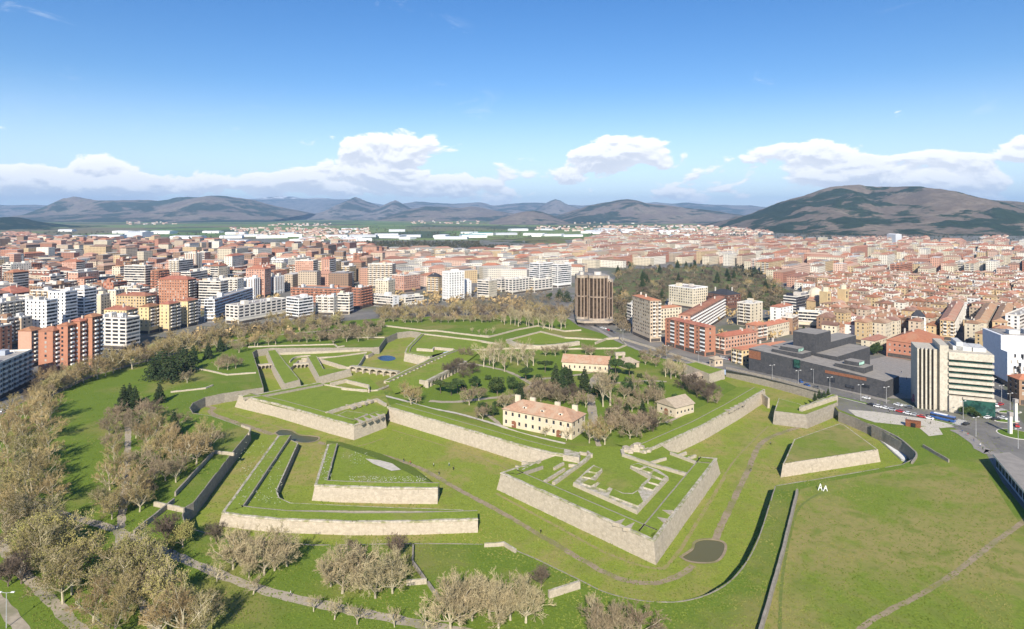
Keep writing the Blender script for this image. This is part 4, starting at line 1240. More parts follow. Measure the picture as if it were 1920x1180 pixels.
# the front rows at the left
hero('blue-grey slab with railings at the bottom left of the city', -90, -22, 60, 762, 690, 103, 'blue-grey', 'balc', 'balc')
hero('brick tower with a blank lit end wall, leftmost of the staggered five', 40, 59, 72, 690, 621, 86, 'pink brick', 'none', 'balc', 'hip', extras=False)
for i, (a, c, r_, yb, yt) in enumerate(((72, 99, 111, 705, 621), (111, 127, 137, 702, 611), (137, 150, 162, 697, 603), (162, 173, 183, 693, 595))):
    hero(['nearest brick tower with dark balconies on the avenue at the left', 'brick tower second along the avenue, just right of the nearest', 'brick tower third along the avenue at the left', 'farthest of the staggered brick towers on the avenue'][i],
         a, c, r_, yb, yt, 84, 'red brick', 'few', 'balc', 'hip', trim=M_TRIM_W, name='brick_tower', minl=8, minr=10)
hero('tall white block with rows of small dark windows at the left', 47, 87, 108, 642, 564, 82, 'white', 'win', 'band', trim=M_TRIM_W)
hero('white tower with balcony bands and red roof edge', 90, 122, 145, 624, 548, 82, 'white', 'win', 'band', trim=M_TRIM_W)
hero('narrow white tower with striped balconies', 146, 158, 181, 613, 542, 80, 'white', 'band', 'band', trim=M_TRIM_W)
hero('cream tower beside the narrow white tower', 181, 189, 206, 598, 553, 80, 'cream', 'none', 'win')
hero('second cream tower with shaded side', 207, 217, 234, 588, 545, 80, 'cream', 'small', 'win')
hero('broad cream tower with a grid of small windows', 225, 246, 268, 580, 538, 80, 'cream', 'small', 'win')
hero('ivory and pink block with long balconies in front of the yellow towers', 183, 237, 262, 657, 598, 78, 'ivory', 'loggia', 'band')
hero('brown brick block with small balconies at the left edge', -12, 13, 30, 655, 599, 82, 'brown', 'few', 'balc')
hero('slim brown block beside the white tower', 28, 40, 49, 650, 596, 82, 'beige', 'few', 'win')
hero('dark pink block cut by the left edge', -40, 0, 10, 668, 612, 82, 'red brick', 'few', 'win')
hero('row of brick flats under tiled roofs at the left edge', -20, 22, 68, 596, 551, 80, 'red brick', 'balc', 'balc', 'hip', tile=M_TILE)
hero('tall brown tower with white balcony bands', 233, 272, 286, 568, 499, 80, 'beige', 'band', 'band', name='tower_block')
hero('blue and white striped tower beside the brown tower', 286, 295, 309, 554, 516, 80, 'white', 'band', 'band', 'hip', name='tower_block', tile=M_TILE_BRIGHT)
hero('twin tall slim tower with vertical stripes', 345, 367, 379, 528, 475, 80, 'beige', 'stripes', 'stripes', name='tower_block', trim=M_TRIM)
hero('beige slab with balcony bands left of the middle', 309, 344, 373, 577, 533, 78, 'beige', 'band', 'band')
hero('tall beige slab with crane-side front', 373, 413, 428, 584, 528, 78, 'beige', 'band', 'band')
hero('low yellow block with tiled roof behind the ivory block', 195, 237, 258, 642, 582, 78, 'yellow', 'small', 'balc', 'hip')
for i, (a, c, r_, yb, yt) in enumerate(((264, 279, 296, 627, 576), (301, 317, 330, 623, 571), (338, 352, 360, 614, 565))):
    hero(['leftmost of three slim yellow towers', 'middle one of three slim yellow towers', 'rightmost of three slim yellow towers'][i], a, c, r_, yb, yt, 80, 'yellow', 'small', 'balc', 'hip', name='tower_block', minr=15)
hero('stepped white and blue block right of the yellow towers', 358, 363, 376, 604, 565, 80, 'white', 'band', 'band', trim=M_TRIM_W)
hero('long white and blue striped slab running away from the avenue', 388, 402, 474, 604, 562, 91, 'white', 'band', 'band', trim=M_TRIM_W)
hero('long ivory block with a rounded left end', 423, 447, 537, 609, 574, 64, 'ivory', 'loggia', 'loggia')
hero('ivory block with a pointed front beside the long ivory block', 537, 560, 587, 600, 560, 58, 'white', 'band', 'band', trim=M_TRIM_W)
hero('ivory flats with pale balcony slabs', 592, 626, 632, 592, 557, 80, 'ivory', 'balc', 'win')
hero('cream flats with brown bands left of the brick complex', 632, 655, 660, 590, 552, 80, 'cream', 'band', 'band')
hero('dark brick stepped block with deep balconies', 660, 676, 698, 580, 541, 70, 'red brick', 'balc', 'balc', trim=WALL['red brick'])
hero('low terraced brick complex behind the ivory flats', 545, 640, 660, 574, 543, 76, 'red brick', 'balc', 'few', trim=WALL['red brick'])
for i, (a, c, r_, yb, yt) in enumerate(((455, 476, 488, 561, 523), (489, 515, 533, 553, 520), (526, 545, 559, 542, 517))):
    hero(['left one of the red and white striped blocks', 'middle one of the red and white striped blocks', 'right one of the red and white striped blocks'][i], a, c, r_, yb, yt, 78, 'white', 'stripes', 'stripes', trim=M_TRIM_W)
hero('tall white tower cluster, left part', 503, 532, 546, 526, 487, 78, 'white', 'balc', 'win', trim=M_TRIM_W, name='tower_block')
hero('white tower cluster, right part with grey edge', 546, 562, 570, 526, 493, 78, 'white', 'balc', 'win', trim=M_TRIM_W, name='tower_block')
hero('pink tower standing above the far roofs', 514, 528, 537, 492, 465, 78, 'pink', 'few', 'few', name='tower_block')
hero('dark brown tower left of the pink tower', 483, 491, 507, 492, 471, 78, 'brown', 'few', 'few', name='tower_block')
hero('pale green glassy tower alone on the right of the far roofs', 633, 641, 651, 489, 464, 70, 'pale green', 'band', 'win', name='tower_block')
hero('left one of the pink slabs in the middle distance', 651, 668, 682, 514, 483, 75, 'pink', 'win', 'win')
hero('right one of the pink slabs in the middle distance', 685, 700, 710, 514, 484, 75, 'pink', 'win', 'win')
hero('yellow-brown slab with balcony columns', 593, 622, 640, 532, 491, 75, 'ochre', 'balc', 'win')
hero('second yellow-brown slab right of its twin', 640, 655, 668, 532, 500, 75, 'ochre', 'balc', 'win')
# the middle
hero('low white school with dark window band', 692, 737, 746, 577, 556, 60, 'white', 'band', 'few', name='school_building')
hero('white school wing right of the low school', 746, 760, 794, 573, 558, 40, 'ivory', 'few', 'band', name='school_building')
hero('cream block with brown balcony core left of the brick slab', 704, 728, 741, 558, 526, 70, 'cream', 'win', 'win')
hero('pink brick slab with white window rows in the middle', 735, 757, 788, 549, 517, 55, 'pink brick', 'win', 'win')
hero('brown block with dark hipped roof beside the white tower', 800, 822, 830, 552, 520, 70, 'ochre', 'balc', 'win', 'slate')
hero('tall bright white tower with stepped side', 829, 841, 871, 567, 511, 40, 'white', 'small', 'win', trim=M_TRIM_W, name='tower_block')
hero('lower white step of the bright white tower', 868, 872, 882, 560, 528, 40, 'white', 'small', 'small', trim=M_TRIM_W, name='tower_block')
hero('cream block with banded front in the middle belt', 895, 917, 932, 563, 527, 60, 'cream', 'band', 'small')
hero('pale block behind the cream banded block', 931, 940, 952, 548, 524, 50, 'ivory', 'band', 'band')
hero('left half of the long ivory banded block', 947, 961, 997, 553, 525, 48, 'ivory', 'loggia', 'loggia')
hero('right half of the long ivory banded block', 996, 1002, 1036, 549, 526, 45, 'ivory', 'loggia', 'loggia')
hero('left one of the big white curved towers', 993, 1012, 1037, 541, 495, 45, 'white', 'band', 'band', trim=M_TRIM_W, name='tower_block')
hero('right one of the big white curved towers', 1035, 1046, 1071, 540, 497, 42, 'white', 'band', 'band', trim=M_TRIM_W, name='tower_block')
for i in range(9):
    x = 704 + i * 22.5
    hero('cream far slab, %s from the left in the row before the green fields' % ('first second third fourth fifth sixth seventh eighth ninth'.split()[i]), x, x + 9, x + 20, 488, 469 + (i % 3), 60, 'cream', 'win', 'balc', group='row of cream slabs before the fields')
# right of the dark tower
hero('tall beige tower with balconies by the avenue', 1186, 1219, 1237, 642, 564, 14, 'beige', 'win', 'balc', 'terrace', name='tower_block', tile=M_TILE_BRIGHT)
hero('striped white wing left of the beige tower', 1178, 1184, 1192, 612, 572, 14, 'white', 'band', 'band', name='tower_block')
hero('cream block with a tiled strip behind the beige tower', 1230, 1238, 1278, 626, 579, 30, 'cream', 'win', 'win', 'terrace', tile=M_TILE_BRIGHT)
hero('long brick slab with six dark bays by the avenue', 1248, 1322, 1337, 669, 614, 26, 'red brick', 'bays', 'few', 'terrace', trim=M_TRIM_W)
hero('pink slab with white vertical strips behind the brick slab', 1288, 1294, 1384, 640, 592, 60, 'pink brick', 'win', 'balc', 'terrace', trim=M_TRIM_W)
hero('cream block with white window grid below the wooded park', 1254, 1299, 1327, 581, 541, 35, 'cream', 'win', 'win', trim=M_TRIM_W)
hero('dark brown block with black slate roof below the wooded park', 1327, 1364, 1389, 585, 554, 35, 'dark brown', 'balc', 'win', 'slate', trim=WALL['dark brown'])
hero('tall cream block with a white side wall right of the pink slab', 1382, 1407, 1430, 613, 570, 40, 'cream', 'balc', 'few')
hero('brick block with bright tiled roof behind the yellow house', 1343, 1359, 1419, 666, 632, 33, 'pink brick', 'balc', 'win', 'hip', tile=M_TILE_BRIGHT)
hero('pink flats with white balconies between tiled roofs', 1408, 1418, 1438, 643, 611, 35, 'pink brick', 'win', 'balc', 'hip', tile=M_TILE_BRIGHT)
hero('yellow house with arched front and tiled roof beside the black building', 1373, 1391, 1487, 685, 657, 27, 'yellow', 'balc', 'win', 'terrace', tile=M_TILE_BRIGHT)
hero('cream palace with orange roof above the black building', 1430, 1438, 1480, 638, 612, 40, 'cream', 'small', 'small', 'hip', tile=M_TILE_BRIGHT)
hero('white house with red roof in front of the dark hotel', 1448, 1462, 1487, 608, 577, 40, 'white', 'few', 'few', 'hip')
hero('navy hotel with rows of white windows', 1469, 1493, 1534, 594, 557, 42, 'navy', 'band', 'win', name='hotel_building')
hero('cream office block with dark window bands', 1496, 1537, 1547, 617, 586, 66, 'cream', 'band', 'few', name='office_building')
hero('brown office side of the cream palace', 1481, 1486, 1497, 628, 596, 50, 'brown', 'few', 'win')
hero('red brick palace with tiled roof on the grey square', 1662, 1742, 1770, 680, 648, 44, 'red brick', 'small', 'small', 'hip', tile=M_TILE_BRIGHT, trim=M_TRIM, fh=4.0)
hero('white and black banded block behind the brick palace', 1709, 1735, 1783, 637, 595, 58, 'white', 'band', 'band', 'slate', trim=M_TRIM_W)
hero('ochre old block with balconies right of the banded block', 1784, 1789, 1828, 640, 602, 52, 'ochre', 'balc', 'balc', 'hip', tile=M_TILE_O)
hero('cream old block with rows of windows near the right edge', 1846, 1850, 1884, 642, 606, 50, 'cream', 'win', 'win', 'hip', tile=M_TILE_O)
hero('ochre corner block at the right edge', 1885, 1888, 1908, 640, 605, 50, 'ochre', 'win', 'win', 'hip', tile=M_TILE_O)
hero('white block cut by the right edge', 1905, 1912, 1960, 640, 592, 40, 'white', 'win', 'band')
hero('round-ended brick building with orange roof at the right edge', 1903, 1911, 2010, 760, 712, -6, 'brown', 'win', 'win', 'hip', tile=M_TILE_BRIGHT)
hero('red-roofed house with a dark turret near the black building', 1545, 1560, 1600, 634, 618, 40, 'pink', 'few', 'few', 'hip')
hero('white house with a jagged roofline behind the black building', 1595, 1606, 1640, 630, 610, 42, 'white', 'few', 'few', 'hip')
hero('cream house with hipped roof left of the brick palace', 1625, 1640, 1664, 662, 640, 40, 'cream', 'small', 'small', 'hip', tile=M_TILE_O)


# ------------------------------------------------------------------ special buildings
def poly_obj(name, pts, z0, z1, mats, parent, mtop=1, o=None):
    m = MB(); m.prism([Vector((p.x - o.x, p.y - o.y, 0)) for p in pts], z0, z1, 0, mtop)
    return m.build(name, mats, parent)


def mark(pts):
    FOOT.append([(p.x, p.y) for p in pts])


# dark twin tower by the avenue
M_BROWNPANEL = noisy('brown_panels', (0.30, 0.225, 0.17), (0.25, 0.185, 0.14), 0.5)
M_BEIGEBAND = noisy('beige_band', (0.42, 0.35, 0.28), (0.34, 0.28, 0.22), 0.5)
M_BRONZE = glass_mat('bronze_glass', (0.035, 0.024, 0.017), 0.15)
tw = empty('dark_tower', P(1118, 612)); o = tw.location.copy(); s = o.y / F
def octa(cx, cy, w, d, c):
    return [Vector((cx + a, cy + b_, 0)) for a, b_ in ((-w + c, -d), (w - c, -d), (w, -d + c), (w, d - c), (w - c, d), (-w + c, d), (-w, d - c), (-w, -d + c))]
ht = 92 * s; pod = 14 * s
m = MB(); m.prism(octa(0, 16, 33 * s, 15, 6), -0.3, pod * .42, 0, 1); m.build('podium', [M_RECESS_SHADE, M_ROOF], tw)
m = MB(); m.prism(octa(0, 16, 35 * s, 17, 6), pod * .42, pod * .72, 0, 1); m.build('podium_band', [M_BEIGEBAND, M_ROOF], tw)
for cx, cy, w, d, top in ((-23.5 * s, 21, 9.5 * s, 11, ht * .985), (5 * s, 13, 16.5 * s, 12, ht), (27.5 * s, 21, 6.5 * s, 11, ht * .90)):
    pts = octa(cx, cy, w, d, 3.4)
    m = MB(); m.prism(pts, pod * .72, top, 0, 1); body = m.build('tower_body', [M_BRONZE, M_ROOF], tw)
    m = MB(); q = ccw(pts)
    for i in range(8):
        a, c = q[i], q[(i + 1) % 8]; L = (c - a).length; n = max(1, int(L / 2.6)); d_ = (c - a).normalized(); nr = Vector((d_.y, -d_.x, 0))
        for k in range(n + 1):
            t0 = a + d_ * (L * k / n - .55); t1 = a + d_ * (L * k / n + .55)
            b_ = len(m.v)
            m.v += [tuple(t0 + Vector((0, 0, pod))), tuple(t1 + Vector((0, 0, pod))), tuple(t1 + nr * .5 + Vector((0, 0, pod))), tuple(t0 + nr * .5 + Vector((0, 0, pod))),
                    tuple(t0 + Vector((0, 0, top - 1))), tuple(t1 + Vector((0, 0, top - 1))), tuple(t1 + nr * .5 + Vector((0, 0, top - 1))), tuple(t0 + nr * .5 + Vector((0, 0, top - 1)))]
            for f in ((3, 2, 6, 7), (0, 3, 7, 4), (2, 1, 5, 6), (7, 6, 5, 4)): m.f.append(tuple(b_ + j for j in f)); m.m.append(0)
    tag(m.build('facade_fins', M_BROWNPANEL, body), kind='stuff')
    for z0, z1, e in ((pod * .72, pod, .7), (pod + (top - pod) * .5, pod + (top - pod) * .5 + 1.2, .6), (top - 1.2, top + 1.4, .7)):
        m = MB(); m.prism(offset_loop(ccw(pts), e), z0, z1, 0, 1); m.build('concrete_band', [M_BEIGEBAND if z1 > top or z0 < pod else M_BROWNPANEL, M_ROOF], body)
    m = MB(); m.prism(octa(cx, cy, w * .4, d * .5, 1.5), top + 1.3, top + 4.5, 0, 1); m.build('roof_house', [M_CHIM, M_ROOF], body)
tag(tw, 'dark brown many-sided twin tower with vertical fins and pale rim', 'tower')
mark([P(1080, 612), P(1150, 612), P(1150, 570), P(1085, 570)])

# black auditorium
M_BLACKSTONE = noisy('black_stone', (0.068, 0.068, 0.072), (0.052, 0.053, 0.057), 0.25, (0.082, 0.080, 0.083), 0.7)
M_WOOD = noisy('red_wood', (0.26, 0.115, 0.065), (0.19, 0.08, 0.045), 1.2)
M_ROOFB = noisy('auditorium_roof', (0.30, 0.275, 0.245), (0.25, 0.228, 0.205), 0.3)
bl = empty('auditorium', P(1660, 748)); o = bl.location.copy()
A_, B_ = P(1405, 694), P(1661, 748)
ax = Vector((A_.x - B_.x, A_.y - B_.y, 0)); LB = ax.length; ax.normalize(); ay = Vector((ax.y, -ax.x, 0))       # ax: along the street wall, away; ay: to the right, away from street
if ay.x < 0: ay = -ay
def bq(s, t): return Vector((ax.x * s + ay.x * t, ax.y * s + ay.y * t, 0))
def bbox(name, s0, s1, t0, t1, z0, z1, mats=None, parent=None):
    m = MB(); m.prism([bq(s0, t0), bq(s1, t0), bq(s1, t1), bq(s0, t1)], z0, z1, 0, 1)
    return m.build(name, mats or [M_BLACKSTONE, M_ROOFB], parent or bl)
hB = 40 * B_.y / F * .78
m = MB()                                             # long street wing, roof falling a little towards the square
hw = [(0, 10.2), (LB * .36, 12.4), (LB, 15.2)]
q = [bq(s_, t_) for s_, t_ in ((0, 0), (LB * .36, 0), (LB, 0), (LB, 20), (LB * .36, 20), (0, 20))]
zz = [10.2, 12.4, 15.2, 15.2, 12.4, 10.2]
m.v = [(p.x, p.y, -0.3) for p in q] + [(q[i].x, q[i].y, zz[i]) for i in range(6)]
m.f = [(0, 1, 7, 6), (1, 2, 8, 7), (2, 3, 9, 8), (3, 4, 10, 9), (4, 5, 11, 10), (5, 0, 6, 11), (6, 7, 10, 11), (7, 8, 9, 10)]
# wind the sides outward
m.f = [tuple(reversed(f)) if ((m.v[f[1]][0] - m.v[f[0]][0]) * (m.v[f[0]][1] - sum(p.y for p in q) / 6) - (m.v[f[1]][1] - m.v[f[0]][1]) * (m.v[f[0]][0] - sum(p.x for p in q) / 6)) > 0 and i < 6 else f for i, f in enumerate(m.f)]
m.m = [0] * 6 + [1, 1]
wing = m.build('street_wing', [M_BLACKSTONE, M_ROOFB], bl)
bbox('stage_tower', LB * .59, LB * .77, 22, 43.6, 0, 27.5)
bbox('hall', LB * .595, LB * .75, 43.7, 84, 0, 19.5)
bbox('hall_wing', LB * .43, LB * .589, 22, 72, 0, 15.0)
bbox('back_block', LB * .775, LB * .98, 26.2, 60, 0, 14.0)
for s0, s1 in ((LB * .60, LB * .84), (LB * .16, LB * .36)):
    bbox('roof_block', s0, s1, 5, 18, 10, 16.5 if s0 > 40 else 14.6)
    lt = bbox('skylight', s0 + 4, s1 - 5, 7, 16, 14.5, 19 if s0 > 40 else 17)
    m = MB(); m.poly([tuple(bq(s0 + 3.95, 8) + Vector((0, 0, 15.1 if s0 < 40 else 16.9))), tuple(bq(s0 + 3.95, 15) + Vector((0, 0, 15.1 if s0 < 40 else 16.9))), tuple(bq(s0 + 3.95, 15) + Vector((0, 0, 16.8 if s0 < 40 else 18.7))), tuple(bq(s0 + 3.95, 8) + Vector((0, 0, 16.8 if s0 < 40 else 18.7)))])
    m.build('glazing', glass_mat('skylight_glass', (0.22, 0.36, 0.30), 0.2), lt)
for s0, s1, z0, z1, mm, nm in ((LB * .12, LB * .40, 8.4, 10.2, M_WOOD, 'wood_slats'), (LB * .90, LB * .998, 8.5, 14.0, M_WOOD, 'wood_panel'), (LB * .585, LB * .625, 8.5, 13.6, M_GREENGLASS, 'green_box'),
                               (LB * .10, LB * .16, 4.2, 6.0, M_GLASS, 'window'), (LB * .20, LB * .26, 2.0, 3.8, M_GLASS, 'window'), (LB * .33, LB * .38, 3.4, 6.4, M_GLASS, 'window')):
    m = MB(); d = -0.25 if nm != 'green_box' else -1.4
    m.prism([bq(s0, d), bq(s1, d), bq(s1, 0.2), bq(s0, 0.2)], z0, z1); m.build(nm, mm, wing)
tag(bl, 'long black stone auditorium with a block-shaped stage tower', 'auditorium')
mark([P(1405, 694), P(1661, 748), P(1661, 748) + bq(0, 62), P(1661, 748) + bq(LB * .6, 90), P(1405, 694) + bq(0, 62)])

# concrete office tower with fins
M_CONC = noisy('concrete', (0.56, 0.51, 0.42), (0.48, 0.435, 0.355), 0.3, (0.42, 0.38, 0.31), 0.9)
ft_ = empty('office_tower', P(1757, 768)); o = ft_.location.copy(); k = o.y / F; ft_.scale = (.86, 1, 1)
th = R(-24); ft_.rotation_euler = (0, 0, th)
m = MB(); m.box(-38 * k, 4 * k, 1, 20, -.3, 112 * k); m.build('stair_core', [M_CONC], ft_)
for i in range(5):
    x = -38 * k + i * 7.6 * k
    m = MB(); m.box(x, x + 3.2 * k, -2.2, 1.2, -.3, 113.5 * k); m.build('fin', M_CONC, ft_)
    if i < 4:
        m = MB(); m.box(x + 3.4 * k, x + 7.4 * k, 0.6, 0.98, 2, 110 * k); m.build('window_strip', M_GLASS, ft_)
m = MB(); m.box(4 * k, 20 * k, -1.5, 20, -.3, 122 * k); m.build('concrete_shaft', M_CONC, ft_)
bx0, bx1 = 21 * k, 98 * k
m = MB(); m.box(bx0, bx1, -1, 24, 32 * k, 104 * k); m.build('office_body', [M_GREENGLASS], ft_)
for i in range(7):
    z = (34 + i * 10.6) * k
    m = MB(); m.box(bx0 - .4, bx1 + .6, -2.6, 25, z, z + 5.2 * k, bottom=True); m.build('floor_band', M_CONC, ft_)
m = MB(); m.box(bx0 - .4, bx1 + .6, -2.4, 25, 102 * k, 111 * k, bottom=True); m.build('top_band', M_CONC, ft_)
m = MB(); m.box(20 * k, 44 * k, -3.2, 20, -.3, 31 * k); m.build('base_block', M_CONC, ft_)
m = MB(); m.box(45 * k, 101 * k, -3.6, 22, -.3, 27 * k); m.build('glass_hall', M_GREENGLASS, ft_)
m = MB(); m.box(44 * k, 102 * k, -4.0, 23, 27 * k, 31 * k, bottom=True); m.build('hall_roof', M_CONC, ft_)
for x0, x1, z1 in ((32, 66, 119), (38, 50, 127), (68, 92, 118)):
    m = MB(); m.box(x0 * k, x1 * k, 4, 18, 108 * k, z1 * k); m.build('roof_plant', M_PLANT, ft_)
tag(ft_, 'concrete office tower with vertical fins and green glass bands', 'tower')
mark([P(1716, 768), P(1862, 768), P(1862, 720), P(1716, 720)])

# white perforated box at the right edge
wp = empty('perforated_building', P(1889, 726)); o = wp.location.copy(); k = o.y / F
wp.rotation_euler = (0, 0, R(-15))
M_PERF = noisy('white_panels', (0.72, 0.73, 0.75), (0.66, 0.67, 0.69), 0.4)
m = MB(); m.box(0, 62, 0, 34, -.3, 22, top=True); m.build('wall', M_PERF, wp)
m = MB(); m.box(-.2, 62, 8, 34.2, 22, 31); m.build('upper_block', M_PERF, wp)
m = MB(); m.box(2, 60, 10, 32, 30.9, 31.3); m.build('roof', M_ROOF, wp)
for x, y, w in ((6, 12, 6), (16, 16, 9), (30, 14, 5)):
    m = MB(); m.box(x, x + w, y, y + 5, 31.2, 34); m.build('roof_plant', M_PLANT, wp)
r = random.Random(4); m = MB(); m2 = MB()
for i in range(260):
    x, z = r.uniform(1, 58), r.uniform(3, 20); w, hh = r.choice((1.0, 1.5)), r.uniform(1.6, 3.2)
    m.poly([(x, -.06, z), (x + w, -.06, z), (x + w, -.06, z + hh), (x, -.06, z + hh)], r.choice((0, 1)))
tag(m.build('windows', [M_GLASS, M_BLIND], wp), kind='stuff')
m = MB(); m.box(-.15, 62, -0.15, 34, -.2, 3.4, top=False); m.build('ground_floor', M_GLASS, wp)
tag(wp, 'white panelled block with scattered slots, blue in shade', 'building')
mark([P(1855, 726), P(1990, 740), P(1990, 690), P(1855, 690)])

# bus station: long low roof at the right edge
bs = empty('bus_station', P(1858, 868)); o = bs.location.copy()
rp = [P(a, b_, 6.0) for a, b_ in ((1861, 851), (1892, 848), (2040, 930), (2100, 1040), (1985, 1010), (1932, 935))]
m = MB(); m.prism([Vector((p.x - o.x, p.y - o.y, 0)) for p in rp], 5.2, 6.0, 0, 1); m.build('roof', [M_TRIM, M_ROOFB], bs)
ins = offset_loop(ccw([Vector((p.x - o.x, p.y - o.y, 0)) for p in rp]), -1.2)
m = MB(); m.prism(ins, -.3, 5.25); m.build('wall', WALL['blue-grey'], bs)
q = ccw([Vector((p.x - o.x, p.y - o.y, 0)) for p in rp]); e0 = [Vector((rp[0].x - o.x, rp[0].y - o.y, 0)), Vector((rp[5].x - o.x, rp[5].y - o.y, 0)), Vector((rp[4].x - o.x, rp[4].y - o.y, 0))]
for a, c in ((e0[0], e0[1]), (e0[1], e0[2])):
    d = (c - a); L = d.length; d.normalize(); nr = Vector((d.y, -d.x, 0)); nr = nr if nr.x < 0 else -nr
    n = int(L / 4)
    for i in range(n):
        p0 = a + d * (i * L / n + .5) - nr * 1.15; p1 = a + d * ((i + 1) * L / n - .5) - nr * 1.15
        m = MB(); m.poly([tuple(p0 + Vector((0, 0, 1))), tuple(p1 + Vector((0, 0, 1))), tuple(p1 + Vector((0, 0, 4.2))), tuple(p0 + Vector((0, 0, 4.2)))]); m.build('window', M_GLASS, bs)
tag(bs, 'long low station building with flat grey roof at the right edge', 'station')
mark([P(1858, 868), P(1895, 850), P(2050, 940), P(2050, 1100), P(1940, 960)])

# ------------------------------------------------------------------ houses of the citadel
def house(name, label, C, th, Lr, Ll, h, wall, roofm, rise, gable, wins_r, wins_l, rows, dorm=0, wsize=(1.2, 1.8), doors=()):
    root = empty(name, (C.x, C.y, 0), th)
    m = MB(); m.box(0, Lr, 0, Ll, -.3, h, top=False); w = m.build('wall', WALL[wall], root)
    m = MB(); hip_roof(m, 0, Lr, 0, Ll, h, rise, 0, .7, gable)
    if gable:
        if Lr >= Ll:
            for x in (0, Lr): m.poly([(x, 0, h - .1), (x, Ll, h - .1), (x, Ll / 2, h + rise * .93)], 1)
        else:
            for y in (0, Ll): m.poly([(0, y, h - .1), (Lr, y, h - .1), (Lr / 2, y, h + rise * .93)], 1)
    rf = m.build('roof', [roofm, WALL[wall]], root)
    for S, n in ((Side((0, 0), (1, 0), (0, -1), Lr), wins_r), (Side((0, Ll), (0, -1), (-1, 0), Ll), wins_l), (Side((Lr, 0), (0, 1), (1, 0), Ll), wins_l)):
        for row in range(rows):
            for k_ in range(n):
                c = S.L * (k_ + .5) / n; z = h * (row + .36) / rows
                m = MB(); S.quad(m, c - wsize[0] / 2, c + wsize[0] / 2, z, z + wsize[1], .06); wd = m.build('window', M_GLASS, root)
                m = MB(); S.slab(m, c - wsize[0] / 2 - .2, c + wsize[0] / 2 + .2, z - .25, z, .2); m.build('sill', M_TRIM, wd)
    for i in range(dorm):
        x = Lr * (i + .5) / dorm
        m = MB(); m.box(x - 1, x + 1, Ll * .14, Ll * .42, h + .3, h + rise * .5 + 1.0); dm = m.build('dormer', WALL['ivory'], rf)
        m = MB(); hip_roof(m, x - 1, x + 1, Ll * .14, Ll * .45, h + rise * .5 + 1.0, .7, 0, .2, True); m.build('dormer_roof', roofm, dm)
        m = MB(); m.poly([(x - .5, Ll * .14 - .05, h + rise * .3 + .6), (x + .5, Ll * .14 - .05, h + rise * .3 + .6), (x + .5, Ll * .14 - .05, h + rise * .5 + .8), (x - .5, Ll * .14 - .05, h + rise * .5 + .8)]); m.build('dormer_window', M_GLASS, dm)
    for s_, k_ in doors:
        S = Side((0, 0), (1, 0), (0, -1), Lr) if s_ == 'r' else Side((0, Ll), (0, -1), (-1, 0), Ll)
        m = MB(); c = S.L * k_
        m.poly([S.p(c - 1.3, 0, .09), S.p(c + 1.3, 0, .09), S.p(c + 1.3, 2.6, .09), S.p(c + .9, 3.3, .09), S.p(c, 3.6, .09), S.p(c - .9, 3.3, .09), S.p(c - 1.3, 2.6, .09)])
        m.build('door', M_WOOD, root)
    tag(root, label, 'house')
    return root, rf


M_TILE_C = noisy('citadel_tiles', (0.46, 0.285, 0.185), (0.38, 0.225, 0.145), 0.7, (0.43, 0.31, 0.215), 0.2, coords='obj', bump=0.3, bscale=4)
M_STONEROOF = noisy('stone_tiles', (0.44, 0.36, 0.265), (0.35, 0.285, 0.21), 0.8, (0.38, 0.30, 0.22), 0.2, coords='obj', bump=0.3, bscale=4)
# big two-storey house: near corner at its right front
C = P(1072, 825); th = R(62); u = (math.cos(th), math.sin(th)); v = (-math.sin(th), math.cos(th))
A2 = P(943, 798); d = Vector((A2.x - C.x, A2.y - C.y)); th = math.atan2(d.y, d.x) - math.pi / 2
house_root, rf = house('arsenal_house', 'large cream two-storey house with tiled roof and dormers in the citadel', C, th, 15.0, d.length, 8.6, 'sand', M_TILE_C, 4.2, False, 3, 10, 2, 0, doors=(('l', .17), ('l', .82)))
for y in (.16, .42, .68):
    m = MB(); L = d.length; m.box(2.2, 4.6, L * y, L * y + 2.0, 9.0, 11.2); dm = m.build('dormer', WALL['ivory'], rf)
    m = MB(); hip_roof(m, 2.2, 5.0, L * y, L * y + 2.0, 11.2, .7, 0, .25); m.build('dormer_roof', M_TILE_C, dm)
    m = MB(); m.poly([(2.14, L * y + 1.5, 9.6), (2.14, L * y + .5, 9.6), (2.14, L * y + .5, 10.8), (2.14, L * y + 1.5, 10.8)]); m.build('dormer_window', M_GLASS, dm)
for y in (.1, .35, .72, .95):
    m = MB(); m.box(11, 12.2, L * y - 1.4, L * y + 1.4, 9.5, 13.2); m.build('chimney', WALL['cream'], rf)
C = P(1140, 699.5); A2 = P(1054, 694); d = Vector((A2.x - C.x, A2.y - C.y)); th = math.atan2(d.y, d.x) - math.pi / 2
house('powder_store', 'long pale shed with a row of buttresses and a pinkish roof', C, th, 15.0, d.length, 5.6, 'sand', M_TILE_C, 4.2, True, 2, 9, 1, 0, (0.9, 1.7))
for i in range(8):
    pass
C = P(1267, 784); A2 = P(1232, 772); d = Vector((A2.x - C.x, A2.y - C.y)); th = math.atan2(d.y, d.x) - math.pi / 2
t_ = solve(C, (math.cos(th), math.sin(th)), 1301, 10, 40)
house('stone_shed', 'small cream shed with stone-coloured gable roof by the right curtain', C, th, t_, d.length, 5.4, 'sand', M_STONEROOF, 3.6, True, 5, 2, 1, 0, (1.0, 1.2), doors=(('l', .5),))
C = P(1172, 692); house('round_kitchen', 'small stone hut with hipped roof beside the pale shed', C, R(25), 12, 12, 3.6, 'beige', M_STONEROOF, 3.0, False, 2, 2, 1)
m = MB(); g_ = P(1162, 683)
gt = empty('stone_gate', g_, R(12))
for x in (-3.2, 1.8):
    m = MB(); m.box(x, x + 1.6, -1, 1, 0, 6.4); m.build('pier', M_STONE, gt)
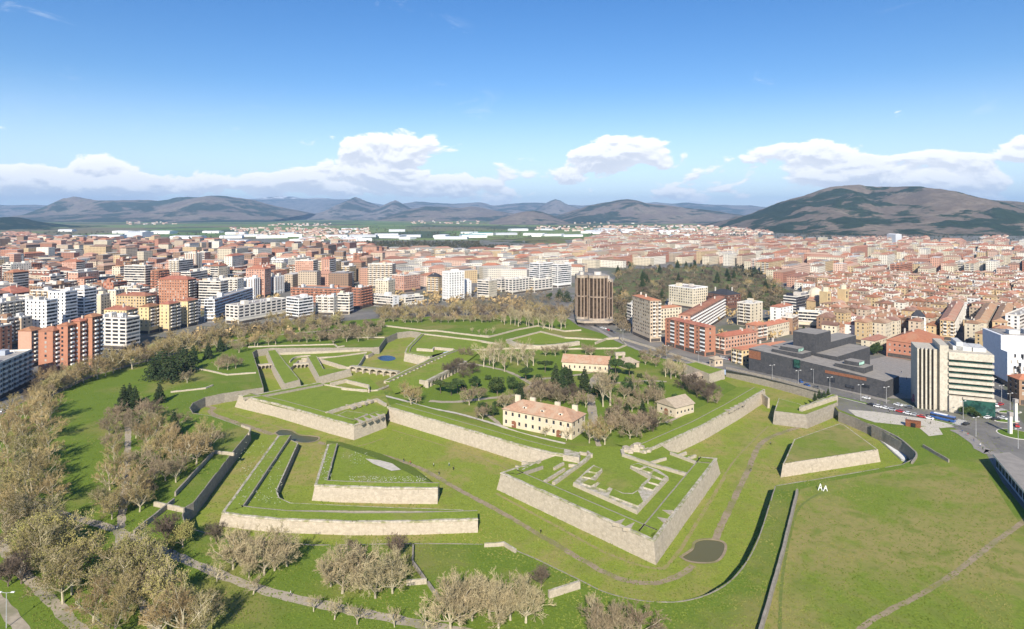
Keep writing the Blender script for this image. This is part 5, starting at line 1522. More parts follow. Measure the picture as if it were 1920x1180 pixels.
m = MB(); m.box(-3.6, 3.8, -1.2, 1.2, 6.4, 8.6, bottom=True); m.build('lintel', M_STONE, gt)
tag(gt, 'tall pale stone gateway standing behind the hut', 'gate')
platform('casemate_block', 'grass-roofed stone casemate where the court meets the avenue wall', [(1283, 683), (1305, 679), (1342, 690), (1358, 693), (1330, 702)], 6.0, -.3, .3, 'casemate')
hs_, _ = house('gate_house', 'low pale house with windows under the grass-roofed casemate', P(1297, 720), R(38), 22, 8, 3.6, 'beige', M_STONEROOF, 1.6, False, 5, 2, 1)
hs_, _ = house('guard_house', 'tiny stone guard house on the avenue wall', P(1340, 688), R(20), 7, 6, 5.0, 'beige', M_STONEROOF, 1.8, False, 2, 1, 1)

# old church with two towers and a dome, and a long arcaded house in the old town
ch = empty('church', P(1566, 592), R(35)); FOOT.append([(P(1566, 592) + Vector(q)).xy[:] for q in ((-25, -6, 0), (25, -6, 0), (25, 45, 0), (-25, 45, 0))])
m = MB(); m.box(-16, 16, 0, 40, -.3, 15, top=False); m.build('nave_wall', WALL['ochre'], ch)
m = MB(); hip_roof(m, -16, 16, 0, 40, 15, 6, 0, .6); m.build('nave_roof', M_TILE_O, ch)
for x in (-22, 14):
    m = MB(); m.box(x, x + 8, -3, 5, -.3, 27); t_ = m.build('bell_tower', WALL['ochre'], ch)
    m = MB(); m.prism([Vector((x + 4 + 3.4 * math.cos(a * .7854), 1 + 3.4 * math.sin(a * .7854), 0)) for a in range(8)], 27, 31.5, 0, None, 0); m.build('lantern', WALL['cream'], t_)
    for z in (20, 24): 
        m = MB(); m.poly([(x + 2.8, -3.06, z - 2), (x + 5.2, -3.06, z - 2), (x + 5.2, -3.06, z + .8), (x + 2.8, -3.06, z + .8)]); m.build('belfry_opening', M_RECESS_SHADE, t_)
m = MB(); n_ = 12
for k_, (r_, z) in enumerate(((8, 15), (8, 21), (7, 24), (4.6, 26.6), (1.2, 28))):
    m.v += [(r_ * math.cos(6.2832 * a / n_), 22 + r_ * math.sin(6.2832 * a / n_), z) for a in range(n_)]
    if k_:
        for a in range(n_): m.f.append(((k_ - 1) * n_ + a, (k_ - 1) * n_ + (a + 1) % n_, k_ * n_ + (a + 1) % n_, k_ * n_ + a)); m.m.append(0)
m.f.append(tuple(4 * n_ + a for a in range(n_))); m.m.append(0); m.build('dome', WALL['cream'], ch)
tag(ch, 'ochre church with two bell towers and a dome in the old town', 'church')
hero('long cream arcaded house with rows of windows in the old town', 1688, 1692, 1738, 585, 560, 66, 'cream', 'small', 'small', 'hip', tile=M_TILE_O)
hero('long low tiled house behind the banded block', 1735, 1740, 1815, 604, 588, 66, 'pink', 'small', 'small', 'hip', tile=M_TILE_O)
# ------------------------------------------------------------------ trees
M_BARK = noisy('pale_bark', (0.46, 0.405, 0.29), (0.34, 0.29, 0.20), 1.5, coords='obj', jitter=0.15)
M_TWIG = noisy('brown_twigs', (0.385, 0.295, 0.135), (0.300, 0.225, 0.105), 0.4, coords='obj', jitter=0.2)
M_TWIG_P = noisy('pale_twigs', (0.42, 0.350, 0.205), (0.33, 0.270, 0.155), 0.4, coords='obj', jitter=0.15)
M_TWIG_R = noisy('rosy_twigs', (0.300, 0.235, 0.150), (0.230, 0.178, 0.112), 0.4, coords='obj', jitter=0.2)
M_BUD = noisy('spring_buds', (0.285, 0.250, 0.085), (0.215, 0.195, 0.065), 0.6, coords='obj', jitter=0.22)
M_NEEDLE = noisy('conifer_needles', (0.040, 0.066, 0.026), (0.022, 0.040, 0.018), 0.7, (0.065, 0.085, 0.028), 0.35, coords='obj', jitter=0.25)
M_LEAF = noisy('evergreen_leaves', (0.052, 0.088, 0.026), (0.028, 0.052, 0.018), 0.8, (0.085, 0.115, 0.032), 0.4, coords='obj', jitter=0.25)
M_DARKTWIG = noisy('dark_twigs', (0.15, 0.115, 0.085), (0.11, 0.085, 0.06), 0.4, coords='obj', jitter=0.2)
M_BLOSSOM = noisy('pink_blossom', (0.42, 0.20, 0.24), (0.32, 0.14, 0.17), 0.7, coords='obj')


class Seg:
    """many tapered three-sided branches as one mesh"""
    def __init__(s): s.a = []
    def add(s, p, q, r0, r1, sides=3): s.a.append((p, q, r0, r1, sides))
    def arrays(s):
        V, Fc = [], []
        for p, q, r0, r1, n in s.a:
            d = q - p
            if d.length < 1e-5: continue
            d.normalize(); a = d.orthogonal().normalized(); c = d.cross(a); b = len(V)
            for base, r in ((p, r0), (q, r1)):
                for k in range(n):
                    w = 6.2832 * k / n
                    V.append(tuple(base + a * (r * math.cos(w)) + c * (r * math.sin(w))))
            for k in range(n):
                j = (k + 1) % n
                Fc.append((b + k, b + j, b + n + j, b + n + k))
        return V, Fc


def bare_tree(name, seed, height=15.0, spread=0.55, trunk=0.24, limbs=7, levels=4, kids=(6, 6, 6), twig=0.05, up=0.35, twigmat=None, buds=0, budmat=None, barkmat=None):
    r = random.Random(seed)
    tr, cr, tips = Seg(), Seg(), []
    th = height * trunk
    top = Vector((r.uniform(-.3, .3), r.uniform(-.3, .3), th))
    r0 = height * 0.024
    tr.add(Vector((0, 0, -.3)), top * .5, r0 * 1.25, r0, 6); tr.add(top * .5, top, r0, r0 * .8, 6)

    def grow(p, d, L, rad, lev):
        n = 3 if lev == 0 else 2
        pts = [p]; dd = d.copy()
        for i in range(n):
            dd = (dd + Vector((r.gauss(0, .16), r.gauss(0, .16), r.gauss(0, .10) + up * .22))).normalized()
            q = pts[-1] + dd * (L / n)
            ra = rad * (1 - .62 * i / n); rb_ = rad * (1 - .62 * (i + 1) / n)
            (tr if lev <= 1 and rad > .085 else cr).add(pts[-1], q, max(ra, twig), max(rb_, twig * .8), 5 if lev == 0 else 3)
            pts.append(q)
        if lev + 1 >= levels:
            tips.append(pts[-1]); return
        kn = kids[min(lev, len(kids) - 1)]
        for k in range(kn):
            t = 0.25 + 0.75 * (k + r.random()) / kn
            i = min(n - 1, int(t * n)); f = t * n - i
            base = pts[i].lerp(pts[i + 1], min(1, f))
            ax = dd.orthogonal().normalized(); ax.rotate(Matrix.Rotation(r.uniform(0, 6.28), 3, dd).to_quaternion())
            nd = (dd * r.uniform(.45, .9) + ax * r.uniform(.55, .95) * (1 if lev == 0 else .9) + Vector((0, 0, up * .35))).normalized()
            grow(base, nd, L * r.uniform(.42, .62) * (1.15 - .4 * t), rad * .45, lev + 1)

    for k in range(limbs):
        a = 6.2832 * (k + r.uniform(-.3, .3)) / limbs
        el = r.uniform(.35, 1.15) if k < limbs - 1 else 1.45
        d = Vector((math.cos(a) * math.cos(el) * spread * 1.5, math.sin(a) * math.cos(el) * spread * 1.5, math.sin(el) * .9)).normalized()
        st = top * r.uniform(.72, 1.0)
        grow(st, d, (height - th) * r.uniform(.62, .80) * (1 if el > .7 else spread * 1.45), r0 * .55, 0)
    V, Fc = tr.arrays(); tm = mesh(name + '_trunk', V, Fc, barkmat or M_BARK)
    V, Fc = cr.arrays(); fm = [0] * len(Fc)
    for _ in range(buds):
        p = r.choice(tips) + Vector((r.gauss(0, .45), r.gauss(0, .45), r.gauss(0, .4))); s = r.uniform(.07, .15)
        a = Vector((r.gauss(0, 1), r.gauss(0, 1), r.gauss(0, 1))).normalized(); c = a.orthogonal().normalized()
        b = len(V); V += [tuple(p - a * s - c * s), tuple(p + a * s - c * s), tuple(p + a * s + c * s), tuple(p - a * s + c * s)]; Fc.append((b, b + 1, b + 2, b + 3)); fm.append(1)
    cm = mesh(name + '_crown', V, Fc, [twigmat or M_TWIG, budmat or M_BUD], fm)
    return tm, cm


def leaf_cloud(V, Fc, centre, rad, n, size, r, flat=1.0):
    for _ in range(n):
        d = Vector((r.gauss(0, 1), r.gauss(0, 1), r.gauss(0, 1) * flat)).normalized() * (r.random() ** .35)
        p = centre + Vector((d.x * rad[0], d.y * rad[1], d.z * rad[2])); s = size * r.uniform(.6, 1.3)
        a = (d + Vector((r.gauss(0, .6), r.gauss(0, .6), r.gauss(0, .6)))).normalized(); c = a.orthogonal().normalized(); e = a.cross(c)
        b = len(V); V += [tuple(p - c * s), tuple(p - e * s * .7), tuple(p + c * s), tuple(p + e * s * .7)]; Fc.append((b, b + 1, b + 2, b + 3))


def conifer(name, seed, height=16.0, width=0.30, tiers=13, cedar=False):
    r = random.Random(seed); s = Seg(); V, Fc = [], []
    s.add(Vector((0, 0, -.3)), Vector((0, 0, height * .97)), height * .018, .04, 6)
    for t in range(tiers):
        f = t / (tiers - 1); z = height * (.10 + .86 * f); w = height * width * ((1 - f) ** (.75 if not cedar else .55)) + .25
        nb = 9 if f < .6 else 6
        for k in range(nb):
            a = 6.2832 * k / nb + r.uniform(-.4, .4) + t; L = w * r.uniform(.7, 1.12)
            e = Vector((math.cos(a) * L, math.sin(a) * L, z - L * (.22 if not cedar else .05)))
            s.add(Vector((0, 0, z)), e, .07, .03)
            for q in range(4):
                c = Vector((0, 0, z)).lerp(e, .35 + .22 * q)
                leaf_cloud(V, Fc, c, (.20 * w + .35, .20 * w + .35, .16 * w * (.5 if cedar else 1) + .22), 5, .34 + .02 * height * (1 - f), r)
    v, f_ = s.arrays(); return mesh(name + '_trunk', v, f_, M_DARKTWIG), mesh(name + '_crown', V, Fc, M_NEEDLE)


def round_tree(name, seed, height=9.0, width=4.5, umbrella=False, mat=None, n=2400, shrub=False):
    r = random.Random(seed); s = Seg(); V, Fc = [], []
    tz = height * (.62 if umbrella else (.05 if shrub else .22))
    s.add(Vector((0, 0, -.3)), Vector((.2, .1, tz)), .28, .22, 6)
    lobes = 16
    for k in range(lobes):
        a = r.uniform(0, 6.28); q = math.sqrt(r.random()) * .72
        hz = r.uniform(.15, .85) if not umbrella else r.uniform(.35, .75)
        c = Vector((math.cos(a) * q * width, math.sin(a) * q * width, tz + (height - tz) * (hz * (1 - .5 * q * q))))
        s.add(Vector((.2, .1, tz * .9)), c, .12, .04)
        leaf_cloud(V, Fc, c, (width * .36, width * .36, (height - tz) * (.22 if umbrella else .28)), n // lobes, .36, r)
    v, f_ = s.arrays(); return mesh(name + '_trunk', v, f_, M_DARKTWIG), mesh(name + '_crown', V, Fc, mat or M_LEAF)


PROTO = {
    'plane': [bare_tree('plane', 20 + i, 16, .54, .22, 7, 4, (7, 6, 6), .040) for i in range(3)],
    'pale': [bare_tree('pale', 40 + i, 14, .58, .16, 7, 4, (7, 6, 6), .040, twigmat=M_TWIG_P) for i in range(3)],
    'bud': [bare_tree('bud', 60 + i, 15, .54, .24, 7, 4, (7, 6, 5), .038, buds=3200, twigmat=M_TWIG_P) for i in range(3)],
    'yellow': [bare_tree('yellow', 80 + i, 9, .62, .18, 7, 4, (6, 5, 4), .04, buds=3000) for i in range(2)],
    'rosy': [bare_tree('rosy', 100 + i, 11, .56, .18, 7, 4, (7, 6, 5), .038, twigmat=M_TWIG_R) for i in range(3)],
    'slim': [bare_tree('slim', 120 + i, 16, .34, .26, 6, 4, (6, 5, 4), .045, up=.6, twigmat=M_TWIG_P) for i in range(3)],
    'small': [bare_tree('small', 140 + i, 7, .55, .25, 6, 3, (6, 5), .035, twigmat=M_TWIG_P) for i in range(2)],
    'dark': [bare_tree('dark', 160 + i, 9, .62, .12, 8, 4, (7, 6, 4), .04, twigmat=M_DARKTWIG, barkmat=M_DARKTWIG) for i in range(2)],
    'conifer': [conifer('conifer', 180 + i, 17, .26) for i in range(2)],
    'cedar': [conifer('cedar', 190 + i, 15, .42, 10, True) for i in range(2)],
    'round': [round_tree('round', 200 + i) for i in range(2)],
    'pine': [round_tree('pine', 210 + i, 9, 6, True) for i in range(2)],
    'bush': [round_tree('bush', 220, 2.6, 2.2, n=500, shrub=True)],
    'pinkbush': [round_tree('pinkbush', 230, 5.0, 2.8, mat=M_BLOSSOM, n=700)],
}
LOOK = {'plane': ('bare_tree', 'large bare brown tree', 'tree'), 'pale': ('bare_tree', 'pale-branched bare tree', 'tree'), 'bud': ('budding_tree', 'large budding tree', 'tree'),
        'yellow': ('budding_tree', 'small yellow budding tree', 'tree'), 'rosy': ('bare_tree', 'rosy-brown bare tree', 'tree'), 'slim': ('slender_tree', 'slender white-trunked tree', 'tree'),
        'small': ('young_tree', 'small young bare tree', 'tree'), 'dark': ('thicket_tree', 'low dark bare tree', 'tree'), 'conifer': ('conifer_tree', 'dark green conifer', 'tree'), 'cedar': ('cedar_tree', 'broad dark cedar', 'tree'),
        'round': ('evergreen_tree', 'round dark evergreen tree', 'tree'), 'pine': ('umbrella_pine', 'flat-topped green pine', 'tree'), 'bush': ('shrub', 'low round green shrub', 'shrub'), 'pinkbush': ('blossom_shrub', 'shrub in pink blossom', 'shrub')}
rt = random.Random(99)
TREES = 0


def ordn(n):
    return '%d%s' % (n, 'th' if 10 <= n % 100 <= 20 else {1: 'st', 2: 'nd', 3: 'rd'}.get(n % 10, 'th'))


def plant(kind, x, y, label, group=None, s=1.0, z=0.0):
    global TREES
    tm, cm = PROTO[kind][rt.randrange(len(PROTO[kind]))]
    nm, _, cat = LOOK[kind]
    p = P(x, y, z)
    o = empty(nm, p, rt.uniform(0, 6.28))
    k = s * rt.uniform(.9, 1.1); o.scale = (k * rt.uniform(.93, 1.07), k * rt.uniform(.93, 1.07), k)
    obj('trunk', tm, o); obj('crown', cm, o)
    tag(o, label, cat, group)
    TREES += 1
    return o


def grove(items, where, group, z=0.0):
    """items: (kind, x, y, scale) in photo px"""
    by = {}
    for it in items: by.setdefault(it[0], []).append(it)
    for kind, l in by.items():
        l.sort(key=lambda t: t[1])
        for i, it in enumerate(l):
            lab = LOOK[kind][1] + (', %s from the left %s' % (ordn(i + 1), where) if len(l) > 1 else ', the only one ' + where)
            plant(kind, it[1], it[2], lab, group, it[3] if len(it) > 3 else 1.0, z)


def G(kind, s, *pts):
    return [(kind, a, b, s * rt.uniform(.88, 1.12)) for a, b in pts]


def along(kind, s, line, n, jx=4, jy=2):
    out = []
    seg = [(line[i], line[i + 1]) for i in range(len(line) - 1)]; Ls = [math.hypot(b[0] - a[0], b[1] - a[1]) for a, b in seg]; T = sum(Ls)
    for k in range(n):
        d = T * (k + rt.uniform(.25, .75)) / n; i = 0
        while i < len(seg) - 1 and d > Ls[i]: d -= Ls[i]; i += 1
        a, b = seg[i]; f = d / Ls[i]
        kk = kind if isinstance(kind, str) else rt.choice(kind)
        out.append((kk, a[0] + (b[0] - a[0]) * f + rt.uniform(-jx, jx), a[1] + (b[1] - a[1]) * f + rt.uniform(-jy, jy), s * rt.uniform(.85, 1.15)))
    return out


grove(G('plane', .95, (8, 832), (28, 858), (72, 890), (30, 930), (12, 985), (22, 780), (78, 778), (50, 815), (45, 838), (82, 828), (15, 872), (92, 868), (5, 908), (88, 905), (60, 952), (98, 950), (30, 988), (62, 790), (30, 800), (95, 792))
      + G('bud', .98, (55, 873), (96, 1030), (40, 1015), (70, 1050), (135, 1115), (85, 1075), (48, 915), (12, 952), (75, 1005), (53, 1070), (118, 1132), (20, 1040), (150, 1092), (110, 1052)), 'in the left edge belt', 'trees of the left belt')
grove(G('plane', .85, (175, 1172), (235, 1162), (212, 1205), (300, 1200), (345, 1200)) + G('bud', .85, (252, 1078), (268, 1102), (255, 1130), (232, 1100), (222, 1128), (305, 1150), (340, 1178), (385, 1198)) + G('rosy', .8, (285, 1122), (322, 1160)) + G('dark', 1.0, (15, 1100), (40, 1095)),
      'in the bottom left thicket', 'trees at the bottom left')
grove(G('rosy', 1.0, (205, 816), (218, 792), (212, 848), (255, 822), (280, 802), (260, 792), (236, 800), (262, 882), (290, 897), (276, 922), (310, 902), (330, 905), (395, 842), (375, 852), (352, 846))
      + G('plane', .85, (215, 882), (292, 828), (274, 842), (340, 878), (362, 862), (318, 850), (300, 858), (255, 945), (232, 966), (384, 838))
      + G('bud', .8, (210, 974), (195, 962)) + G('dark', 1.0, (272, 942), (312, 1021)) + G('yellow', 1.0, (343, 1027)) + G('conifer', .8, (326, 816), (232, 771), (253, 769), (243, 760)) + G('conifer', .65, (299, 756)),
      'in the grove left of the moat', 'trees of the left grove')
grove(G('plane', .8, (222, 902), (206, 920), (262, 960), (284, 870), (322, 862), (368, 872), (250, 930)) + G('rosy', .9, (246, 806), (290, 786), (272, 776), (335, 800), (322, 830)), 'among the left grove paths', 'more trees of the left grove')
grove(G('pale', .95, (437, 1068), (467, 1083), (495, 1078), (515, 1070), (538, 1062), (452, 1060)) + G('dark', .8, (405, 1020)), 'in the bottom clump below the outwork', 'pale clump at the bottom left of the middle')
grove(G('small', 1.0, (407, 1091), (475, 1115), (588, 1147), (627, 1162), (670, 1171), (740, 1176), (800, 1178)), 'along the gravel path at the bottom', 'young trees along the gravel path')
grove(G('pale', .95, (642, 1113), (704, 1122), (676, 1105), (736, 1113), (620, 1100)) + G('dark', .85, (661, 1050), (743, 1050)), 'in the bottom middle clump', 'pale clump at the bottom middle')
grove(G('pale', .95, (862, 1172), (885, 1164), (918, 1160), (957, 1163), (986, 1168), (845, 1180), (935, 1178)) + G('dark', .8, (1015, 1100)) + G('slim', .45, (1110, 1154)), 'in the bottom clump right of middle', 'pale clump at the bottom centre')
grove(G('rosy', .9, (1119, 1198), (1160, 1200), (1200, 1196), (1145, 1192)), 'at the bottom edge', 'trees at the bottom edge')
grove(along(('plane', 'rosy', 'bud'), .8, [(70, 752), (120, 728), (170, 706), (262, 680), (330, 660), (420, 640), (520, 624), (640, 612)], 34, 5, 3), 'on the promenade lawn side', 'trees along the left promenade')
grove(along(('plane', 'rosy', 'dark'), .85, [(55, 738), (120, 706), (200, 676), (262, 660), (330, 644), (420, 626), (520, 611), (640, 601)], 36, 5, 3), 'on the promenade house side', 'avenue trees before the left houses')
grove(along(('plane', 'rosy'), 1.0, [(52, 764), (110, 738), (170, 714), (230, 694), (300, 674), (360, 660)], 20, 5, 3), 'in the curving row beside the avenue', 'curving row beside the avenue')
grove(along(('rosy', 'plane', 'yellow'), .8, [(360, 665), (440, 652), (520, 642), (580, 638)], 16, 6, 5), 'below the left promenade', 'trees on the far left lawn')
grove(G('rosy', 1.0, (600, 641), (625, 646), (650, 641), (672, 641), (690, 637), (706, 631), (640, 626), (665, 623), (690, 619), (715, 616), (540, 636), (560, 641), (610, 622), (585, 628)) + G('round', .9, (655, 632), (662, 618), (700, 624)), 'in the clump above the far left walls', 'dense clump on the far left lawn')
grove(along(('plane', 'rosy'), .8, [(715, 604), (800, 604), (900, 604), (948, 604)], 22, 4, 2), 'in the front row behind the far lawn', 'front row of the far belt')
grove(along(('plane', 'rosy', 'dark'), .85, [(705, 596), (800, 595), (900, 593), (1000, 594), (1060, 596)], 26, 5, 2), 'in the second row behind the far lawn', 'second row of the far belt')
grove(along(('plane', 'rosy', 'dark'), .85, [(720, 588), (800, 586), (900, 584), (1000, 584), (1075, 586)], 26, 6, 2) + G('cedar', .9, (1049, 560), (1063, 566)) + G('round', 1.0, (1080, 572), (1030, 562)), 'in the back row behind the far lawn', 'back row of the far belt')
grove(along('slim', .95, [(945, 612), (985, 612), (1030, 618), (1065, 618)], 16, 4, 4), 'in the group before the dark tower', 'slender trees before the dark tower')
grove(G('small', 1.0, (885, 624), (898, 626), (911, 627), (924, 625)), 'in the small row on the far lawn', 'small row on the far lawn')
grove(G('slim', .95, (907, 688), (946, 697), (918, 684), (971, 685), (989, 694), (958, 680), (935, 678), (980, 676), (1000, 686), (925, 692)) + G('rosy', .85, (866, 668), (882, 669), (1023, 668), (1041, 668), (1108, 669), (1145, 673), (1098, 664), (1060, 664)) + G('dark', 1.0, (850, 700), (868, 708), (885, 702), (862, 694), (840, 706)), 'at the back of the court', 'trees at the back of the court')
grove(G('conifer', .95, (1042, 730), (1096, 737)) + G('conifer', .7, (1068, 724)) + G('conifer', .5, (1175, 784), (1205, 783)) + G('round', 1.25, (933, 740)) + G('round', .75, (925, 782), (905, 776)) + G('pine', 1.1, (1022, 699), (1154, 704)) + G('pine', .9, (986, 714), (826, 738), (846, 742), (858, 738), (1180, 706))
      + G('slim', 1.15, (1131, 763), (1144, 761)) + G('rosy', 1.05, (1200, 760), (1215, 758), (1181, 824), (1194, 820), (1154, 803), (1168, 806), (1218, 808), (1232, 800), (1160, 790), (1145, 812)) + G('plane', .75, (1134, 834), (1105, 831), (1118, 826), (771, 761), (758, 744), (781, 756))
      + G('rosy', .9, (1037, 745), (1083, 763), (1014, 753), (1025, 742), (946, 770), (965, 772), (905, 788), (990, 748)) + G('small', 1.0, (1062, 826), (1022, 818)) + G('dark', 1.0, (1148, 796), (1172, 800), (1205, 800), (1188, 806), (1225, 812), (1012, 742), (1030, 752), (1058, 756), (1072, 750)) + G('rosy', .95, (1098, 764), (1048, 760), (1000, 762), (1160, 770), (1185, 772), (1228, 752), (1240, 760), (1170, 748), (1002, 735), (880, 760), (898, 752), (1125, 720), (1190, 730), (1218, 726))
      + G('round', .85, (960, 732), (1010, 722), (1060, 712), (1120, 745), (1170, 735), (1235, 742), (890, 728), (1150, 722)) + G('conifer', .75, (1055, 740), (1182, 742), (975, 755)), 'in the citadel court', 'trees of the citadel court')
grove(G('slim', .75, (1248, 707), (1258, 711), (1267, 708), (1276, 713), (1252, 700), (1283, 709)) + G('dark', 1.15, (1291, 735), (1307, 745), (1327, 755), (1318, 740), (1280, 728), (1300, 726), (1334, 746)) + G('rosy', .8, (1345, 759), (1221, 676), (1247, 667), (1270, 681), (1230, 688), (1210, 684), (1259, 690), (1205, 672), (1238, 672)),
      'at the right of the court', 'trees at the right of the court')
grove(G('cedar', 1.05, (290, 712), (320, 715), (339, 690), (305, 700), (348, 700)) + G('conifer', .8, (363, 682), (390, 673), (413, 660)) + G('rosy', .95, (351, 718), (409, 694), (427, 694), (442, 691), (448, 662), (418, 685)), 'left of the far moat', 'trees left of the far moat')
grove(G('rosy', .8, (1155, 612), (1163, 620), (1172, 604), (1160, 598), (1180, 622), (1150, 604), (1176, 612)), 'beside the dark tower', 'trees beside the dark tower')
grove(G('conifer', .32, (1528, 752), (1536, 748), (1545, 750), (1553, 745)), 'behind the small bastion fragment', 'small conifers by the avenue')
grove(G('pinkbush', 1.0, (1718, 757), (1729, 761), (1766, 764)) + G('round', .55, (1806, 779), (1832, 785), (1843, 778), (1855, 770), (1820, 778)) + G('round', .9, (1638, 666), (1646, 664)) + G('conifer', .7, (1507, 632)), 'near the office tower', 'trees near the office tower')

# wooded park in the city: trees one by one in front, the rest as one wood
TACON = [(1092, 596), (1150, 530), (1160, 506), (1300, 500), (1350, 500), (1430, 520), (1500, 556), (1490, 575), (1440, 582), (1395, 575), (1330, 545), (1250, 560), (1240, 590), (1170, 600)]
sheet('park_ground', TACON, 0.05, noisy('leaf_litter', (0.15, 0.125, 0.06), (0.11, 0.11, 0.045), 0.06, (0.10, 0.15, 0.035), 0.03), 'grass of the wooded city park')


def inside(p, poly):
    c = False; n = len(poly)
    for i in range(n):
        a, b = poly[i], poly[i - 1]
        if (a[1] > p[1]) != (b[1] > p[1]) and p[0] < (b[0] - a[0]) * (p[1] - a[1]) / (b[1] - a[1]) + a[0]: c = not c
    return c


wood = []
while len(wood) < 150:
    x, y = rt.uniform(1092, 1500), 498 + 104 * rt.random() ** 1.4
    if inside((x, y), TACON):
        p = P(x, y)
        if any(inside((p.x, p.y), f) for f in FOOT): continue
        wood.append((rt.choice(('plane', 'dark', 'rosy', 'dark', 'conifer', 'rosy') if x < 1440 else ('plane', 'rosy', 'dark', 'plane', 'round')), x, y, rt.uniform(.75, 1.05)))
grove(wood, 'in the wooded city park', 'trees of the wooded city park')


def far_wood(name, label, spots, mat, hgt=(6, 11), seed=5, nl=16, sz=.42):
    r = random.Random(seed); V, Fc = [], []
    for p in spots:
        h = r.uniform(*hgt); w = h * r.uniform(.4, .6)
        leaf_cloud(V, Fc, Vector((p[0], p[1], h * .55)), (w, w, h * .5), nl, w * sz, r)
    o = obj(name, mesh(name, V, Fc, mat)); return tag(o, label, kind='stuff')


sp = []
r = random.Random(8)
def strip(x0, x1, y0, y1, n):
    for _ in range(n):
        p = P(r.uniform(x0, x1), r.uniform(y0, y1)); sp.append((p.x, p.y))
strip(380, 520, 459, 466, 500); strip(640, 900, 455, 466, 900); strip(900, 1100, 463, 470, 400); strip(540, 700, 458, 466, 420); strip(1060, 1180, 470, 500, 160); strip(1380, 1500, 500, 520, 120); strip(1290, 1560, 440, 452, 200)
strip(0, 420, 436, 452, 260); strip(1100, 1420, 432, 446, 260); strip(1500, 1920, 436, 452, 320); strip(600, 1000, 424, 446, 260)
far_wood('woodland', 'brown and dark tree strips along the far edge of the city', sp, noisy('far_trees', (0.105, 0.090, 0.055), (0.050, 0.060, 0.032), 0.02))
sp = []
strip(230, 560, 560, 640, 60); strip(0, 200, 560, 640, 40); strip(1340, 1560, 585, 640, 60); strip(700, 1000, 545, 575, 90)
far_wood('street_trees', 'small bare street trees between the houses', sp, M_TWIG, (6, 9), 6)

sp = []
r = random.Random(21)
def brush(line, n, j):
    for _ in range(n):
        i = r.randrange(len(line) - 1); t = r.random(); a, b = line[i], line[i + 1]
        p = P(a[0] + (b[0] - a[0]) * t + r.uniform(-6, 6), a[1] + (b[1] - a[1]) * t + r.uniform(-j, j)); sp.append((p.x, p.y))
brush([(700, 590), (800, 588), (900, 586), (1000, 588), (1070, 590)], 190, 8); brush([(860, 570), (960, 566), (1070, 560)], 120, 12); brush([(1085, 560), (1080, 590)], 20, 8); brush([(1152, 600), (1180, 618)], 24, 8)
brush([(600, 636), (660, 630), (712, 622)], 60, 7); brush([(320, 652), (420, 632), (520, 617), (640, 605)], 150, 6); brush([(1490, 580), (1560, 600), (1600, 610)], 30, 8)
far_wood('thicket', 'brown thicket of bare branches filling the far tree belts', sp, noisy('thicket_twigs', (0.24, 0.185, 0.115), (0.15, 0.12, 0.075), 0.1), (4, 10), 9, 60, .15)
grove(G('bush', 1.0, (880, 742), (905, 735), (968, 738), (978, 726), (1030, 735), (1078, 742), (1116, 738), (1140, 780), (1225, 770), (1240, 735), (1000, 775), (930, 762), (1175, 715), (1200, 708), (870, 728), (1090, 712), (1155, 735), (1265, 745), (960, 715), (915, 712)), 'on the court lawns', 'shrubs of the court')
# ------------------------------------------------------------------ the rest of the city
rc = random.Random(42)
NEAR = [(-500, 800), (0, 640), (60, 622), (180, 600), (300, 588), (420, 566), (560, 548), (700, 540), (830, 536), (1000, 530), (1060, 520), (1085, 503), (1160, 500), (1300, 496), (1380, 500), (1440, 520), (1510, 552), (1540, 605), (1560, 640), (1650, 648), (1740, 640),
        (1800, 655), (1850, 655), (1920, 690), (2300, 760)]
FARL = [(-700, 450), (0, 452), (380, 460), (480, 472), (700, 476), (910, 476), (1060, 468), (1130, 446), (1330, 450), (1560, 460), (1750, 462), (2400, 462)]
def interp(t, x): return float(np.interp(x, [p[0] for p in t], [p[1] for p in t]))
GRID = {}
def put(f):
    cx = sum(p[0] for p in f) / len(f); cy = sum(p[1] for p in f) / len(f)
    GRID.setdefault((int(cx // 130), int(cy // 130)), []).append(f)
for f in FOOT: put(f)
def near(x, y):
    i, j = int(x // 130), int(y // 130)
    for a in (-1, 0, 1):
        for b in (-1, 0, 1):
            yield from GRID.get((i + a, j + b), ())
def ok_spot(poly):
    for f in near(sum(p[0] for p in poly) / 4, sum(p[1] for p in poly) / 4):
        cx = sum(p[0] for p in f) / len(f); cy = sum(p[1] for p in f) / len(f)
        px_, py_ = sum(p[0] for p in poly) / 4, sum(p[1] for p in poly) / 4
        if (cx - px_) ** 2 + (cy - py_) ** 2 > 130 ** 2: continue
        if any(inside(p, f) for p in poly) or any(inside(p, poly) for p in f) or inside((px_, py_), f) or inside((cx, cy), poly): return False
    return True


